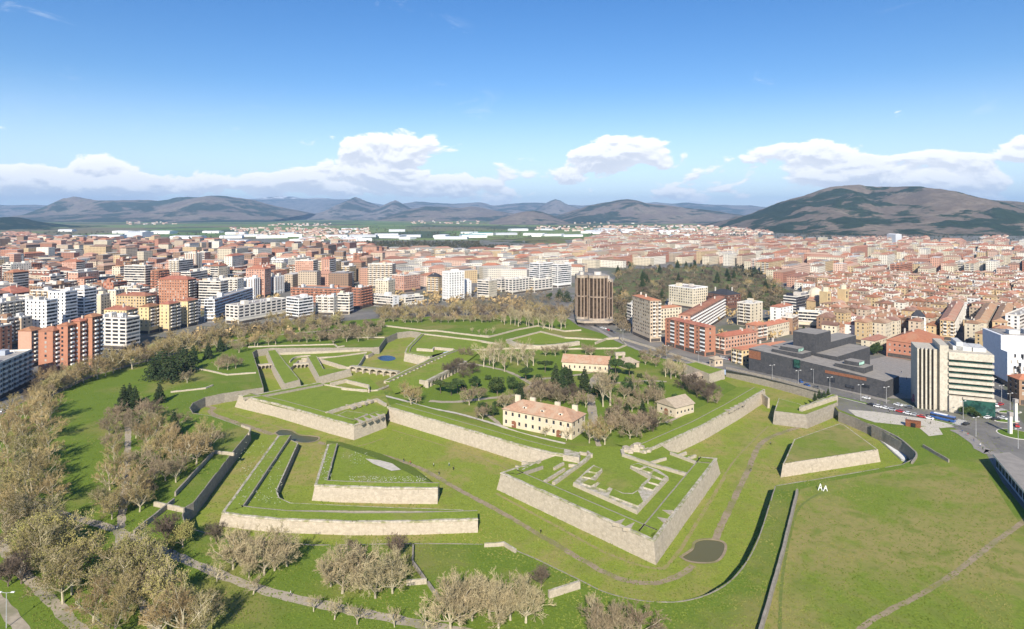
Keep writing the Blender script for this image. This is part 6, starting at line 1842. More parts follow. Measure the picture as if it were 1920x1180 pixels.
GEN = []
row = 0
Y = 430.0
while Y < 3300:
    y = YH + H * F / Y
    # step along the row
    X = (-330 - 960) / F * Y
    Xmax = (2250 - 960) / F * Y
    step = 24 + Y * 0.004
    old_row = False
    while X < Xmax:
        xp = 960 + F * X / Y
        if y > interp(NEAR, xp) or y < interp(FARL, xp):
            X += 14; continue
        old = xp > 1505 and 528 < y
        if old:
            zone = 'old'; L = rc.uniform(7.5, 15); D = rc.uniform(8.5, 13); h = rc.uniform(10.5, 18); gap = rc.choice((0.3, 0.3, 0.3, 7)); th = 42 + rc.uniform(-9, 9)
        elif xp > 1085:
            zone = 'right'; L = rc.uniform(26, 75); D = rc.uniform(12, 15); h = rc.uniform(15, 26) if xp > 1300 else rc.uniform(12, 21); gap = rc.choice((2, 6, 14)); th = rc.choice((48, 48, 44, -40))
        elif xp > 700:
            zone = 'mid'; L = rc.uniform(22, 55); D = rc.uniform(13, 17); h = rc.uniform(13, 21) if y < 520 else rc.uniform(15, 22); gap = rc.choice((3, 8, 14)); th = rc.choice((30, 30, 62, -20))
        else:
            zone = 'left'; L = rc.uniform(15, 40); D = rc.uniform(12, 16); h = rc.uniform(20, 31) if rc.random() < .8 else rc.uniform(31, 42); gap = rc.choice((4, 9, 16)); th = rc.choice((72, 80, 80, -12, -8))
            if y < 475: h *= .75
        t = R(th); u = (math.cos(t), math.sin(t)); v = (-math.sin(t), math.cos(t))
        yj = Y + rc.uniform(-6, 6)
        poly = [(X + u[0] * a * L + v[0] * b * D, yj + u[1] * a * L + v[1] * b * D) for a, b in ((0, 0), (1, 0), (1, 1), (0, 1))]
        if ok_spot(poly) and not any(inside((p[0] * F / p[1] + 960, YH + H * F / p[1]), TACON) for p in poly):
            GEN.append((zone, row, X, yj, t, L, D, h)); FOOT.append(poly); put(poly)
        X += max(L * abs(u[0]), D * abs(v[0])) * (0.62 if old else 0.95) + gap
    Y += (11 if 520 < Y < 1010 else step)
    row += 1

# keep only real clearance near the camera's first rows; sort by apparent size
GEN.sort(key=lambda g: -(g[5] + g[6]) * g[7] / g[3] ** 2)
HOUSES = [g for g in GEN if g[0] == 'old'][:150]
BLOCKS = [g for g in GEN if g[0] != 'old'][:185]
keep = set(id(g) for g in HOUSES + BLOCKS)
REST = [g for g in GEN if id(g) not in keep]
M_TILE_B = noisy('brown_tiles', (0.27, 0.17, 0.12), (0.21, 0.13, 0.09), 0.6, (0.34, 0.23, 0.165), 0.15, coords='obj', jitter=0.3)
PAL = {'left': ['red brick', 'brown', 'brown', 'beige', 'beige', 'cream', 'ivory', 'pink brick', 'ochre', 'red brick', 'pink brick'], 'mid': ['cream', 'beige', 'ivory', 'pink', 'ochre', 'ivory', 'grey'],
       'right': ['pink', 'cream', 'pink brick', 'ochre', 'beige', 'cream', 'ivory', 'red brick'], 'old': ['cream', 'ochre', 'ochre', 'ivory', 'beige', 'white', 'brown']}
WHERE = {'left': 'the left city', 'mid': 'the middle city', 'right': 'the right city', 'old': 'the old town'}
rows = {}
for g in HOUSES + BLOCKS: rows.setdefault((g[0], g[1] if g[0] != 'old' else g[1]), []).append(g)
rank = {}
for zone in WHERE:
    for i, k in enumerate(sorted(k for k in rows if k[0] == zone)):
        for j, g in enumerate(sorted(rows[k], key=lambda g: g[2] / g[3])): rank[id(g)] = (i + 1, j + 1)
for g in HOUSES + BLOCKS:
    zone, rw, X, Y, t, L, D, h = g
    w = rc.choice(PAL[zone]); ri, ci = rank[id(g)]
    if zone == 'old':
        roof, tile, stl = rc.choice(('gable', 'gable', 'hip')), rc.choice((M_TILE_O, M_TILE_O, M_TILE, M_TILE_B)), ('small', 'small')
        lab = '%s old house, %s from the left in the %s row of the old town' % (w, ordn(ci), ordn(ri))
        nm, cat, grp = 'town_house', 'house', 'houses of the old town'
    else:
        roof = rc.choice(('flat', 'flat', 'flat', 'hip', 'terrace') if zone == 'left' else ('flat', 'hip', 'terrace') if zone == 'mid' else ('hip', 'hip', 'terrace', 'flat')); tile = rc.choice((M_TILE, M_TILE, M_TILE_O, M_TILE_BRIGHT if zone != 'left' else M_TILE))
        stl = (rc.choice(('win', 'balc', 'band', 'small')), rc.choice(('win', 'balc', 'band')))
        lab = '%s %s block, %s from the left in the %s row of %s' % (w, 'flat-roofed' if roof == 'flat' else 'tile-roofed', ordn(ci), ordn(ri), WHERE[zone])
        nm, cat, grp = 'apartment_block', 'building', 'blocks of ' + WHERE[zone]
    building(nm, lab, (X, Y), t, L, D, h, w, stl[1], stl[0], roof, cat=cat, group=grp, seed=int(X * 3 + Y), tile=tile, back=False, extras=(Y < 1400), trim=M_TRIM if w not in ('brown', 'red brick') or rc.random() < .6 else WALL[w])


# everything farther: one mass, windows too small to tell apart come from the material
def city_material():
    m, g, b = new_mat('far_facades')
    at = g.n('ShaderNodeAttribute', attribute_name='tint')
    uv = g.n('ShaderNodeUVMap', uv_map='metres')
    u, v, _ = g.sep(uv.outputs[0])
    fu = g.m('FRACT', g.mul(u, 1 / 3.4)); fv = g.m('FRACT', g.mul(v, 1 / 3.1))
    w = g.mul(g.mul(g.m('GREATER_THAN', fu, .28), g.m('LESS_THAN', fu, .74)), g.mul(g.m('GREATER_THAN', fv, .30), g.m('LESS_THAN', fv, .80)))
    w = g.mul(w, g.m('GREATER_THAN', v, 0.0))
    c = g.mix(g.mul(w, .85), at.outputs['Color'], (0.035, 0.034, 0.036))
    g.t.links.new(c, b.inputs['Base Color']); b.inputs['Roughness'].default_value = .85
    return m


PALC = {'red brick': (0.40, 0.19, 0.125), 'pink brick': (0.52, 0.30, 0.215), 'brown': (0.30, 0.195, 0.13), 'cream': (0.62, 0.545, 0.41), 'ivory': (0.70, 0.65, 0.555), 'white': (0.77, 0.755, 0.72), 'beige': (0.51, 0.41, 0.305), 'ochre': (0.55, 0.41, 0.24), 'pink': (0.62, 0.43, 0.335), 'grey': (0.40, 0.385, 0.36)}
TILES = [(0.36, 0.165, 0.10), (0.26, 0.125, 0.085), (0.40, 0.215, 0.15), (0.33, 0.21, 0.15), (0.44, 0.29, 0.21), (0.24, 0.155, 0.11), (0.40, 0.165, 0.095)]


def mass(name, label, boxes, mat):
    V, Fc, T, U = [], [], [], []
    for X, Y, t, L, D, h, wc, rcol, kind in boxes:
        c, s = math.cos(t), math.sin(t)
        def q(x, y, z): return (X + c * x - s * y, Y + s * x + c * y, z)
        base = [(0, 0), (L, 0), (L, D), (0, D)]
        for i in range(4):
            a, b_ = base[i], base[(i + 1) % 4]; l = math.hypot(b_[0] - a[0], b_[1] - a[1]); k = len(V)
            V += [q(*a, 0), q(*b_, 0), q(*b_, h), q(*a, h)]; Fc.append((k, k + 1, k + 2, k + 3)); T += [wc] * 4; U += [(0, 0), (l, 0), (l, h), (0, h)]
        k = len(V)
        if kind == 'flat':
            V += [q(0, 0, h), q(L, 0, h), q(L, D, h), q(0, D, h)]; Fc.append((k, k + 1, k + 2, k + 3)); T += [rcol] * 4; U += [(0, -1)] * 4
        else:
            rise = min(L, D) * .25; e = .5; i = D * .45 if L > D * 1.2 else .2
            V += [q(-e, -e, h), q(L + e, -e, h), q(L + e, D + e, h), q(-e, D + e, h), q(i, D / 2, h + rise), q(L - i, D / 2, h + rise)]
            T += [rcol] * 18; 
            for f in ((0, 1, 5, 4), (1, 2, 5), (2, 3, 4, 5), (3, 0, 4)):
                Fc.append(tuple(k + j for j in f)); U += [(0, -1)] * len(f)
            T = T[:-18] + [rcol] * 14
    me = mesh(name, V, Fc, mat)
    ca = me.color_attributes.new('tint', 'FLOAT_COLOR', 'CORNER')
    uv = me.uv_layers.new(name='metres')
    ca.data.foreach_set('color', np.array([(a[0], a[1], a[2], 1) for a in T], dtype=np.float32).ravel())
    uv.data.foreach_set('uv', np.array(U, dtype=np.float32).ravel())
    return tag(obj(name, me), label, kind='stuff')


boxes = []
for zone, rw, X, Y, t, L, D, h in REST:
    wc = PALC.get(rc.choice(PAL[zone]), (0.5, 0.4, 0.3)); k = rc.uniform(.85, 1.1); wc = tuple(min(.85, a * k) for a in wc)
    kind = 'hip' if rc.random() < {'left': .35, 'mid': .45, 'right': .6, 'old': .93}[zone] else 'flat'
    if zone in ('old', 'right') and rc.random() < .8:
        for _ in range(2):
            a, b = rc.uniform(.1, .9) * L, rc.uniform(.1, .9) * D
            boxes.append((X + math.cos(t) * a - math.sin(t) * b, Y + math.sin(t) * a + math.cos(t) * b, t, rc.uniform(.8, 2.2), 1.0, h + rc.uniform(2.5, 4.5), (.66, .60, .52), (.4, .3, .25), 'flat'))
    boxes.append((X, Y, t, L, D, h, wc, rc.choice(TILES) if kind == 'hip' else rc.choice(((.40, .37, .33), (.48, .44, .39), (.30, .28, .26), (.55, .52, .48))), kind))
M_CITY = city_material()
mass('distant_city', 'far roofs and facades of the city', boxes, M_CITY)
# villages on the plain
boxes = []
def village(x0, x1, y0, y1, n, s=1.0, roofs=None):
    for _ in range(n):
        p = P(rc.uniform(x0, x1), rc.uniform(y0, y1)); L = rc.uniform(10, 26) * s; D = rc.uniform(8, 12) * s
        boxes.append((p.x, p.y, rc.uniform(-.6, .9), L, D, rc.uniform(5, 9) * s, rc.choice([(.72, .64, .54), (.66, .52, .42), (.76, .72, .66), (.60, .45, .35)]), rc.choice(TILES), 'hip'))
village(430, 690, 428, 444, 260); village(1560, 1740, 446, 461, 190); village(1130, 1440, 424, 441, 420, 1.2); village(1840, 1890, 444, 454, 30); village(0, 60, 440, 452, 90, 1.6); village(500, 620, 420, 424, 40); village(1060, 1220, 412, 420, 60, 1.3)
village(1000, 1130, 425, 434, 50); village(230, 330, 414, 422, 40, 1.2); village(760, 900, 412, 420, 40, 1.2); village(560, 660, 447, 456, 40)
mass('distant_village', 'tiny houses of villages scattered over the plain', boxes, M_CITY)

# white industrial sheds on the plain
M_SHED = noisy('shed_white', (0.80, 0.80, 0.79), (0.72, 0.72, 0.72), 0.02, coords='obj', jitter=.06)
M_SHEDG = noisy('shed_grey', (0.55, 0.57, 0.60), (0.48, 0.50, 0.52), 0.02, coords='obj', jitter=.08)
M_SHEDT = noisy('shed_teal', (0.10, 0.34, 0.36), (0.08, 0.28, 0.30), 0.02, coords='obj')
sheds = []
for x, y, L, D, h in ((120, 450, 220, 60, 14), (195, 448, 160, 60, 14), (250, 445, 420, 80, 22), (300, 439, 260, 60, 14), (225, 438, 200, 60, 12), (345, 448, 130, 50, 10), (390, 453, 110, 45, 9), (360, 456, 150, 40, 9), (430, 456, 140, 40, 9), (440, 440, 180, 50, 10), (470, 444, 130, 45, 9),
                      (395, 437, 170, 45, 9), (510, 447, 120, 40, 10), (630, 446, 160, 50, 10), (680, 445, 160, 45, 9), (725, 443, 150, 40, 9), (560, 460, 100, 35, 9), (600, 462, 90, 35, 8), (540, 441, 110, 40, 10), (655, 431, 160, 40, 8), (770, 445, 110, 40, 9), (845, 449, 260, 45, 9), (890, 446, 200, 60, 13),
                      (905, 442, 170, 50, 12), (950, 441, 140, 45, 9), (1000, 442, 160, 45, 9), (1040, 443, 120, 40, 8), (1075, 444, 120, 40, 8), (1140, 433, 220, 60, 13), (1180, 435, 170, 55, 13), (1220, 432, 160, 50, 12), (1255, 436, 150, 45, 11), (1290, 433, 150, 45, 11), (1110, 438, 120, 40, 9),
                      (1395, 455, 140, 45, 12), (1330, 462, 130, 40, 11), (1650, 470, 120, 60, 12), (1740, 472, 120, 50, 11), (1790, 470, 110, 45, 11), (1840, 473, 120, 45, 11), (1890, 470, 120, 45, 10), (1560, 455, 70, 30, 8), (1685, 462, 30, 24, 38), (165, 453, 120, 40, 10), (70, 453, 110, 40, 10), (440, 470, 120, 45, 12), (490, 472, 70, 35, 10)):
    sheds.append((x, y, L, D, h))
for _ in range(34):
    x = rc.choice((rc.uniform(110, 480), rc.uniform(520, 760), rc.uniform(820, 1080), rc.uniform(1110, 1310)))
    sheds.append((x, rc.uniform(434, 456) if x < 800 else rc.uniform(432, 447), rc.uniform(50, 110), rc.uniform(30, 60), rc.uniform(7, 12)))
sheds.sort()
for i, (x, y, L, D, h) in enumerate(sheds):
    L = min(L, 130) * rc.uniform(.7, 1.05); D *= rc.uniform(.8, 1.5)
    p = P(x, y); root = empty('warehouse', p, rc.uniform(-.35, .5))
    m = MB(); m.box(-L / 2, L / 2, 0, D, -.3, h, top=False); m.build('wall', M_SHED if i % 4 else M_SHEDG, root)
    m = MB(); hip_roof(m, -L / 2, L / 2, 0, D, h, 2.0, 0, .5, True); m.build('roof', M_SHEDT if x in (890, 905) else (M_SHED if i % 3 else M_SHEDG), root)
    tag(root, '%s far industrial shed, %s from the left on the plain' % ('white' if i % 4 else 'grey', ordn(i + 1)), 'shed', 'industrial sheds on the plain')
# ------------------------------------------------------------------ streets
M_ROAD = noisy('road_asphalt', (0.180, 0.170, 0.158), (0.140, 0.134, 0.126), 0.3, (0.205, 0.195, 0.18), 0.04)
ribbon('road', [(-260, 905), (-60, 800), (40, 745), (110, 712), (170, 690), (260, 655), (420, 618), (620, 600), (760, 590), (940, 583), (1060, 585)], 13, 0.06, M_ROAD, 'avenue along the left houses')
ribbon('road', [(1060, 588), (1110, 606), (1160, 632), (1240, 662), (1340, 684), (1450, 707), (1560, 735), (1640, 757), (1720, 775), (1800, 793), (1850, 803)], 15, 0.07, M_ROAD, 'avenue behind the citadel')
ribbon('pavement', [(1065, 597), (1112, 613), (1160, 640), (1240, 670), (1340, 689)], 4, 0.13, M_PAVE, 'pavement along the citadel side of the avenue', smooth=4)
ribbon('pavement', [(1420, 695), (1500, 712), (1560, 726), (1640, 746), (1665, 753)], 5, 0.13, M_PAVE, 'pavement before the black building', smooth=4)
ribbon('road', [(1800, 793), (1850, 800), (1905, 812), (1960, 830), (2100, 880)], 16, 0.075, M_ROAD, 'street past the roundabout')
ribbon('road', [(1900, 806), (1885, 780), (1872, 755), (1862, 730), (1850, 700), (1842, 680)], 12, 0.08, M_ROAD, 'street beside the office tower')
ribbon('road', [(1870, 806), (1890, 835), (1925, 872), (1990, 930)], 11, 0.085, M_ROAD, 'street beside the station')
ribbon('pavement', [(1790, 806), (1820, 822), (1846, 846), (1862, 848)], 6, 0.13, M_PAVE, 'paved walk at the edge of the right lawn')
sheet('square', [(1600, 682), (1660, 668), (1722, 680), (1722, 748), (1662, 747), (1640, 700)], 0.06, M_PAVE, 'grey square beside the black building')
sheet('pale_plaza', [(1590, 768), (1640, 772), (1760, 789), (1790, 800), (1765, 803), (1735, 799), (1700, 798), (1640, 792), (1604, 780)], 0.10, M_PALE, 'pale paved strip below the avenue')
sheet('paved_ramp', [(1722, 801), (1757, 797), (1768, 815), (1742, 818)], 0.12, M_PALE, 'pale paved ramp on the right lawn')
# roundabout island
isl = empty('roundabout_island', P(1905, 815))
c0 = isl.location
for nm, r0, z0, z1, mt in (('kerb', 8.0, 0.0, .22, M_TRIM), ('turf', 7.4, 0.0, .30, G_COURT)):
    m = MB(); m.prism([Vector((r0 * math.cos(a * math.pi / 12), r0 * 1.0 * math.sin(a * math.pi / 12), 0)) for a in range(24)], z0, z1); m.build(nm, mt, isl)
tag(isl, 'round grass island of the roundabout at the right edge', 'island')
for x, y, l in ((1888, 790, 'small grass island with kerb above the roundabout'), (1893, 773, 'narrow grass island beside the side street')):
    q = empty('traffic_island', P(x, y))
    for nm, k_, z1, mt in (('kerb', 1.0, .2, M_TRIM), ('turf', .86, .27, G_COURT)):
        m = MB(); m.prism([Vector((6.5 * k_ * math.cos(a * math.pi / 8), 2.6 * k_ * math.sin(a * math.pi / 8), 0)) for a in range(16)], 0, z1); m.build(nm, mt, q)
    tag(q, l, 'island')
# green median of the avenue
md = empty('median_strip', P(1590, 748))
pts = smooth_path([P(*k) for k in ((1560, 741), (1640, 761), (1720, 780), (1790, 797))], 4)
for nm, w, z, mt in (('kerb', 2.4, .18, M_TRIM), ('turf', 1.9, .24, G_COURT)):
    l_, r_ = ribbon_pts(pts, w); m = MB(); n = len(pts); o = md.location
    m.v = [(p.x - o.x, p.y - o.y, z) for p in l_] + [(p.x - o.x, p.y - o.y, z) for p in r_] + [(p.x - o.x, p.y - o.y, 0) for p in r_]
    for i in range(n - 1): m.f += [(i, n + i, n + i + 1, i + 1), (n + i, 2 * n + i, 2 * n + i + 1, n + i + 1)]; m.m += [0, 0]
    m.build(nm, mt, md)
tag(md, 'grass median between the lanes of the right avenue', 'median')


def zebra(label, a, b, w, n):
    root = empty('zebra_crossing', P(*a)); o = root.location; d = P(*b) - P(*a); L = d.length; d.normalize(); nr = Vector((d.y, -d.x, 0))
    for i in range(n):
        s0 = d * (L * i / n); s1 = d * (L * (i + .5) / n)
        m = MB(); m.poly([tuple(s0 + nr * w / 2 + Vector((0, 0, .1))), tuple(s1 + nr * w / 2 + Vector((0, 0, .1))), tuple(s1 - nr * w / 2 + Vector((0, 0, .1))), tuple(s0 - nr * w / 2 + Vector((0, 0, .1)))])
        if area2([Vector(v) for v in m.v]) < 0: m.f = [tuple(reversed(m.f[0]))]
        m.build('stripe', M_WHITEPAINT, root)
    tag(root, label, 'crossing')


zebra('zebra crossing below the pink bushes', (1682, 757), (1712, 764), 4, 10)
zebra('zebra crossing beside the office tower', (1862, 771), (1885, 768), 4, 8)
zebra('zebra crossing before the roundabout', (1792, 796), (1806, 788), 4, 8)
for i, q in enumerate(([(1450, 707), (1500, 719), (1560, 735)], [(1600, 747), (1680, 766), (1760, 785)], [(1240, 662), (1300, 676), (1360, 688)])):
    p = smooth_path([P(*k, .09) for k in q], 8); root = empty('lane_marking', p[0]); o = p[0]
    for k in range(0, len(p) - 1, 2):
        d = (p[k + 1] - p[k]).normalized(); nr = Vector((d.y, -d.x, 0)) * .12
        m = MB(); m.poly([tuple(p[k] - o - nr), tuple(p[k] - o + nr), tuple(p[k + 1] - o + nr), tuple(p[k + 1] - o - nr)]); m.build('dash', M_WHITEPAINT, root)
    tag(root, ['dashed white lane line before the black building', 'dashed white lane line below the pink bushes', 'dashed white lane line below the brick slab'][i], 'road marking')

# ------------------------------------------------------------------ cars
def car_paint(name, c):
    m, g, b = new_mat('paint_' + name)
    b.inputs['Base Color'].default_value = rgb(c); b.inputs['Roughness'].default_value = .3; b.inputs['Coat Weight'].default_value = .5
    return m


PAINT = {'white': car_paint('white', (.78, .78, .78)), 'black': car_paint('black', (.02, .02, .022)), 'silver': car_paint('silver', (.45, .46, .48)), 'red': car_paint('red', (.45, .03, .03)), 'blue': car_paint('blue', (.03, .10, .32)), 'grey': car_paint('grey', (.14, .145, .15))}
M_TYRE = noisy('tyre', (0.02, 0.02, 0.02), (0.03, 0.03, 0.03), 2.0)
prof = [(-2.15, .45), (-2.1, .85), (-1.3, .98), (-.75, 1.42), (.75, 1.46), (1.55, .98), (2.1, .88), (2.15, .45)]
def profile_mesh(name, pr, w0, w1, mat):
    m = MB(); n = len(pr)
    for s in (-1, 1):
        for x, z in pr: m.v.append((x, s * (w0 if z < 1.0 else w1), z))
    for i in range(n):
        j = (i + 1) % n; m.f.append((i, j, n + j, n + i)); m.m.append(0)
    m.f += [tuple(range(n)), tuple(reversed(range(n, 2 * n)))]; m.m += [0, 0]
    return mesh(name, m.v, m.f, mat, m.m)
CAR_BODY = {k: profile_mesh('car_body', [(-2.15, .28)] + prof[1:3] + [(1.55, .98), (2.1, .88), (2.15, .28)], .88, .88, m_) for k, m_ in PAINT.items()}
CAR_GLASS = profile_mesh('car_windows', [(-1.32, .97), (-.78, 1.38), (.72, 1.42), (1.57, .97)], .84, .70, M_GLASS)
CAR_ROOF = {k: profile_mesh('car_roof', [(-.80, 1.37), (-.74, 1.46), (.70, 1.50), (.76, 1.40)], .66, .66, m_) for k, m_ in PAINT.items()}
m = MB(); m.tube([(0, -.11, 0), (0, .11, 0)], .32, .32, 10); m.poly([(.32 * math.cos(a * .6283), -.11, .32 * math.sin(a * .6283)) for a in range(10)]); WHEEL = mesh('wheel', m.v, m.f, M_TYRE, m.m)


def car(x, y, colr, ang, label, group):
    p = P(x, y); o = empty('parked_car' if 'park' in label else 'car', (p.x, p.y, .08), ang)
    obj('body', CAR_BODY[colr], o); obj('windows', CAR_GLASS, o); obj('roof', CAR_ROOF[colr], o)
    for sx in (-1.35, 1.35):
        for sy in (-.8, .8): w = obj('wheel', WHEEL, o); w.location = (sx, sy, .32)
    tag(o, label, 'car', group)


rcar = random.Random(5)
def car_line(pts, where, group, cols='white black silver white grey red blue white'.split()):
    cnt = {}
    for i, (x, y) in enumerate(pts):
        a, b = pts[max(0, i - 1)], pts[min(len(pts) - 1, i + 1)]; d = P(*b) - P(*a); c = cols[(i * 3 + rcar.randrange(2)) % len(cols)]
        cnt[c] = cnt.get(c, 0) + 1
        car(x, y, c, math.atan2(d.y, d.x) + (math.pi if rcar.random() < .3 else 0) + rcar.uniform(-.04, .04), '%s car, %s such from the left %s' % (c, ordn(cnt[c]), where), group)


car_line([(78 + i * 6.6, 733 - i * 3.6) for i in range(10)], 'parked along the left avenue', 'cars along the left avenue')
car_line([(5, 772), (14, 768), (22, 764)], 'parked at the left edge', 'cars at the left edge')
car_line([(1087, 602), (1093, 604), (1107, 608), (1116, 612), (1122, 614), (1129, 616), (1134, 617), (1140, 620), (1146, 622), (1152, 625)], 'below the dark tower', 'cars below the dark tower')
car_line([(1347, 671), (1352, 672), (1357, 673.5), (1363, 675), (1368, 676)], 'parked beside the yellow house', 'cars beside the yellow house')
car_line([(1501, 717), (1513, 724), (1530, 728), (1624, 748)], 'on the lane before the black building', 'cars before the black building', ['blue', 'white', 'grey', 'white'])
car_line([(1634, 761), (1646, 764), (1660, 767), (1672, 770), (1688, 773.5), (1702, 777), (1716, 780), (1728, 783), (1742, 786)], 'in the queue on the right avenue', 'queue on the right avenue')
car_line([(1684, 761), (1705, 766)], 'on the far lane of the right avenue', 'cars on the far lane')
car_line([(1811, 797), (1852, 785), (1866, 788), (1880, 786), (1907, 800), (1868, 762), (1876, 760)], 'around the roundabout', 'cars around the roundabout', ['black', 'white', 'white', 'silver', 'white', 'red', 'white'])
# bus
p = P(1768, 788); bus = empty('bus', (p.x, p.y, .08), math.atan2((P(1800, 795) - P(1720, 777)).y, (P(1800, 795) - P(1720, 777)).x))
m = MB(); m.box(-5.6, 5.6, -1.25, 1.25, .35, 3.0, bottom=True); m.build('body', PAINT['blue'], bus)
m = MB(); m.box(-5.65, 5.65, -1.28, 1.28, 1.5, 2.5, bottom=True); m.build('windows', M_GLASS, bus)
m = MB(); m.box(-4, 2, -.8, .8, 3.0, 3.25); m.build('roof_unit', PAINT['white'], bus)
for sx in (-3.6, 3.4):
    for sy in (-1.15, 1.15): w = obj('wheel', WHEEL, bus); w.location = (sx, sy, .42); w.scale = (1.4, 1.2, 1.4)
tag(bus, 'blue city bus on the right avenue', 'bus')

# ------------------------------------------------------------------ street lamps and small things
M_METAL = noisy('grey_metal', (.42, .42, .42), (.34, .34, .34), 2.0, rough=.5)
m = MB(); m.tube([(0, 0, 0), (0, 0, 9.4)], .13, .08, 6); POLE = mesh('pole', m.v, m.f, M_METAL, m.m)
m = MB(); m.tube([(-1.6, 0, 9.5), (0, 0, 9.3), (1.6, 0, 9.5)], .06, .06, 5); ARM = mesh('lamp_arm', m.v, m.f, M_METAL, m.m)
m = MB(); m.box(-.45, .45, -.2, .2, -.08, .12, bottom=True); HEAD = mesh('lamp_head', m.v, m.f, M_TRIM_W, m.m)
lamps = [(1448, 712), (1497, 723), (1525, 720), (1556, 737), (1614, 752), (1740, 763), (1806, 786), (1830, 819), (1863, 740), (1878, 754), (1894, 770), (1909, 842), (1662, 757), (1250, 672), (1310, 684), (12, 1178), (1168, 640)]
for i, (x, y) in enumerate(sorted(lamps)):
    o = empty('street_lamp', P(x, y), R(20) if x > 500 else 0)
    obj('pole', POLE, o); obj('lamp_arm', ARM, o)
    for sx in (-1.7, 1.7): h_ = obj('lamp_head', HEAD, o); h_.location = (sx, 0, 9.52)
    tag(o, 'street lamp with two arms, %s from the left along the streets' % ordn(i + 1), 'street lamp', 'twin-armed street lamps')
M_RUST = noisy('rusted_steel', (.23, .09, .045), (.16, .06, .03), 1.5)
o = empty('rusty_block', P(1712, 800), R(-30))
m = MB(); m.prism([Vector(q) for q in ((-3.4, -1.4, 0), (3.4, -1.4, 0), (3.4, 1.4, 0), (-3.4, 1.4, 0))], 0, 3.0, 0, None, -.15); m.build('steel_shell', M_RUST, o)
m = MB(); m.box(-1, 1, -1.62, -1.3, 0, 2.1); m.build('door', M_DARK, o)
tag(o, 'rusty steel block standing on the right lawn', 'pavilion')
o = empty('white_sculpture', P(1543, 921), R(-8)); o.scale = (.6, .6, .62); WS = noisy('white_steel', (.82, .82, .80), (.76, .76, .74), 2.0)
for k_, dx, tl in ((0, -1.6, .5), (1, 1.5, -.1)):
    for a, b_ in (((-1.3, 0, 0), (0, 0, 4.4 - k_ * .8)), ((1.3, .3, 0), (0, 0, 4.4 - k_ * .8)), ((-.65, .1, 1.7), (.7, .2, 1.7))):
        m = MB(); m.tube([(a[0] + dx, a[1] + tl, a[2]), (b_[0] + dx + .2, b_[1] + tl, b_[2])], .26, .26, 4); m.build('beam', WS, o)
tag(o, 'white steel sculpture of two leaning A shapes on the right field', 'sculpture')
for x, y, h_, l in ((1894, 814, 9.0, 'pale square pylon on the roundabout island'), (1904, 791, 10.0, 'second pale pylon above the roundabout')):
    o = empty('pylon', P(x, y)); m = MB(); m.box(-.7, .7, -.7, .7, 0, h_); m.build('shaft', M_TRIM, o); m = MB(); m.box(-.95, .95, -.95, .95, h_, h_ + 2); m.build('head', M_ROOF, o); tag(o, l, 'pylon')
o = empty('statue', P(997, 748)); m = MB(); m.prism([Vector(q) for q in ((-.9, -.9, 0), (.9, -.9, 0), (.9, .9, 0), (-.9, .9, 0))], 0, 1.6, 0, None, .15); m.build('plinth', M_STONE, o)
m = MB(); m.tube([(0, 0, 1.6), (.1, 0, 2.6), (-.1, .1, 3.6), (0, 0, 4.6)], .55, .25, 7); m.build('figure', M_RUST, o); tag(o, 'dark rusty abstract statue on a pale plinth in the court', 'statue')

# ------------------------------------------------------------------ people
def person_mesh(name, stride, seed):
    r = random.Random(seed); me = bpy.data.meshes.new(name)
    J = [(0, 0, .95), (0, 0, 1.15), (0, .0, 1.38), (0, .02, 1.52), (0, .03, 1.66), (.10, 0, .90), (.11, stride * .5, .50), (.11, stride * .72, .06), (.11, stride * .72 + .14, .03), (-.10, 0, .90), (-.11, -stride * .45, .50), (-.11, -stride * .95, .09),
         (-.11, -stride * .95 + .14, .04), (.19, 0, 1.40), (.24, -stride * .35, 1.14), (.24, -stride * .30 + .08, .90), (.24, -stride * .28 + .12, .80), (-.19, 0, 1.40), (-.24, stride * .35, 1.14), (-.24, stride * .45 + .05, .90), (-.24, stride * .5 + .08, .80)]
    E = [(0, 1), (1, 2), (2, 3), (3, 4), (0, 5), (5, 6), (6, 7), (7, 8), (0, 9), (9, 10), (10, 11), (11, 12), (2, 13), (13, 14), (14, 15), (15, 16), (2, 17), (17, 18), (18, 19), (19, 20)]
    rad = [.15, .14, .16, .06, .105, .10, .07, .05, .045, .10, .07, .05, .045, .075, .05, .04, .035, .075, .05, .04, .035]
    me.from_pydata(J, E, []); o = bpy.data.objects.new(name, me); col.objects.link(o)
    o.modifiers.new('skin', 'SKIN'); o.modifiers.new('sub', 'SUBSURF').levels = 1
    sv = me.skin_vertices[0].data
    for i, q in enumerate(rad): sv[i].radius = (q, q * (.75 if i < 3 else 1))
    sv[0].use_root = True
    dg = bpy.context.evaluated_depsgraph_get(); out = bpy.data.meshes.new_from_object(o.evaluated_get(dg)); bpy.data.objects.remove(o)
    return out


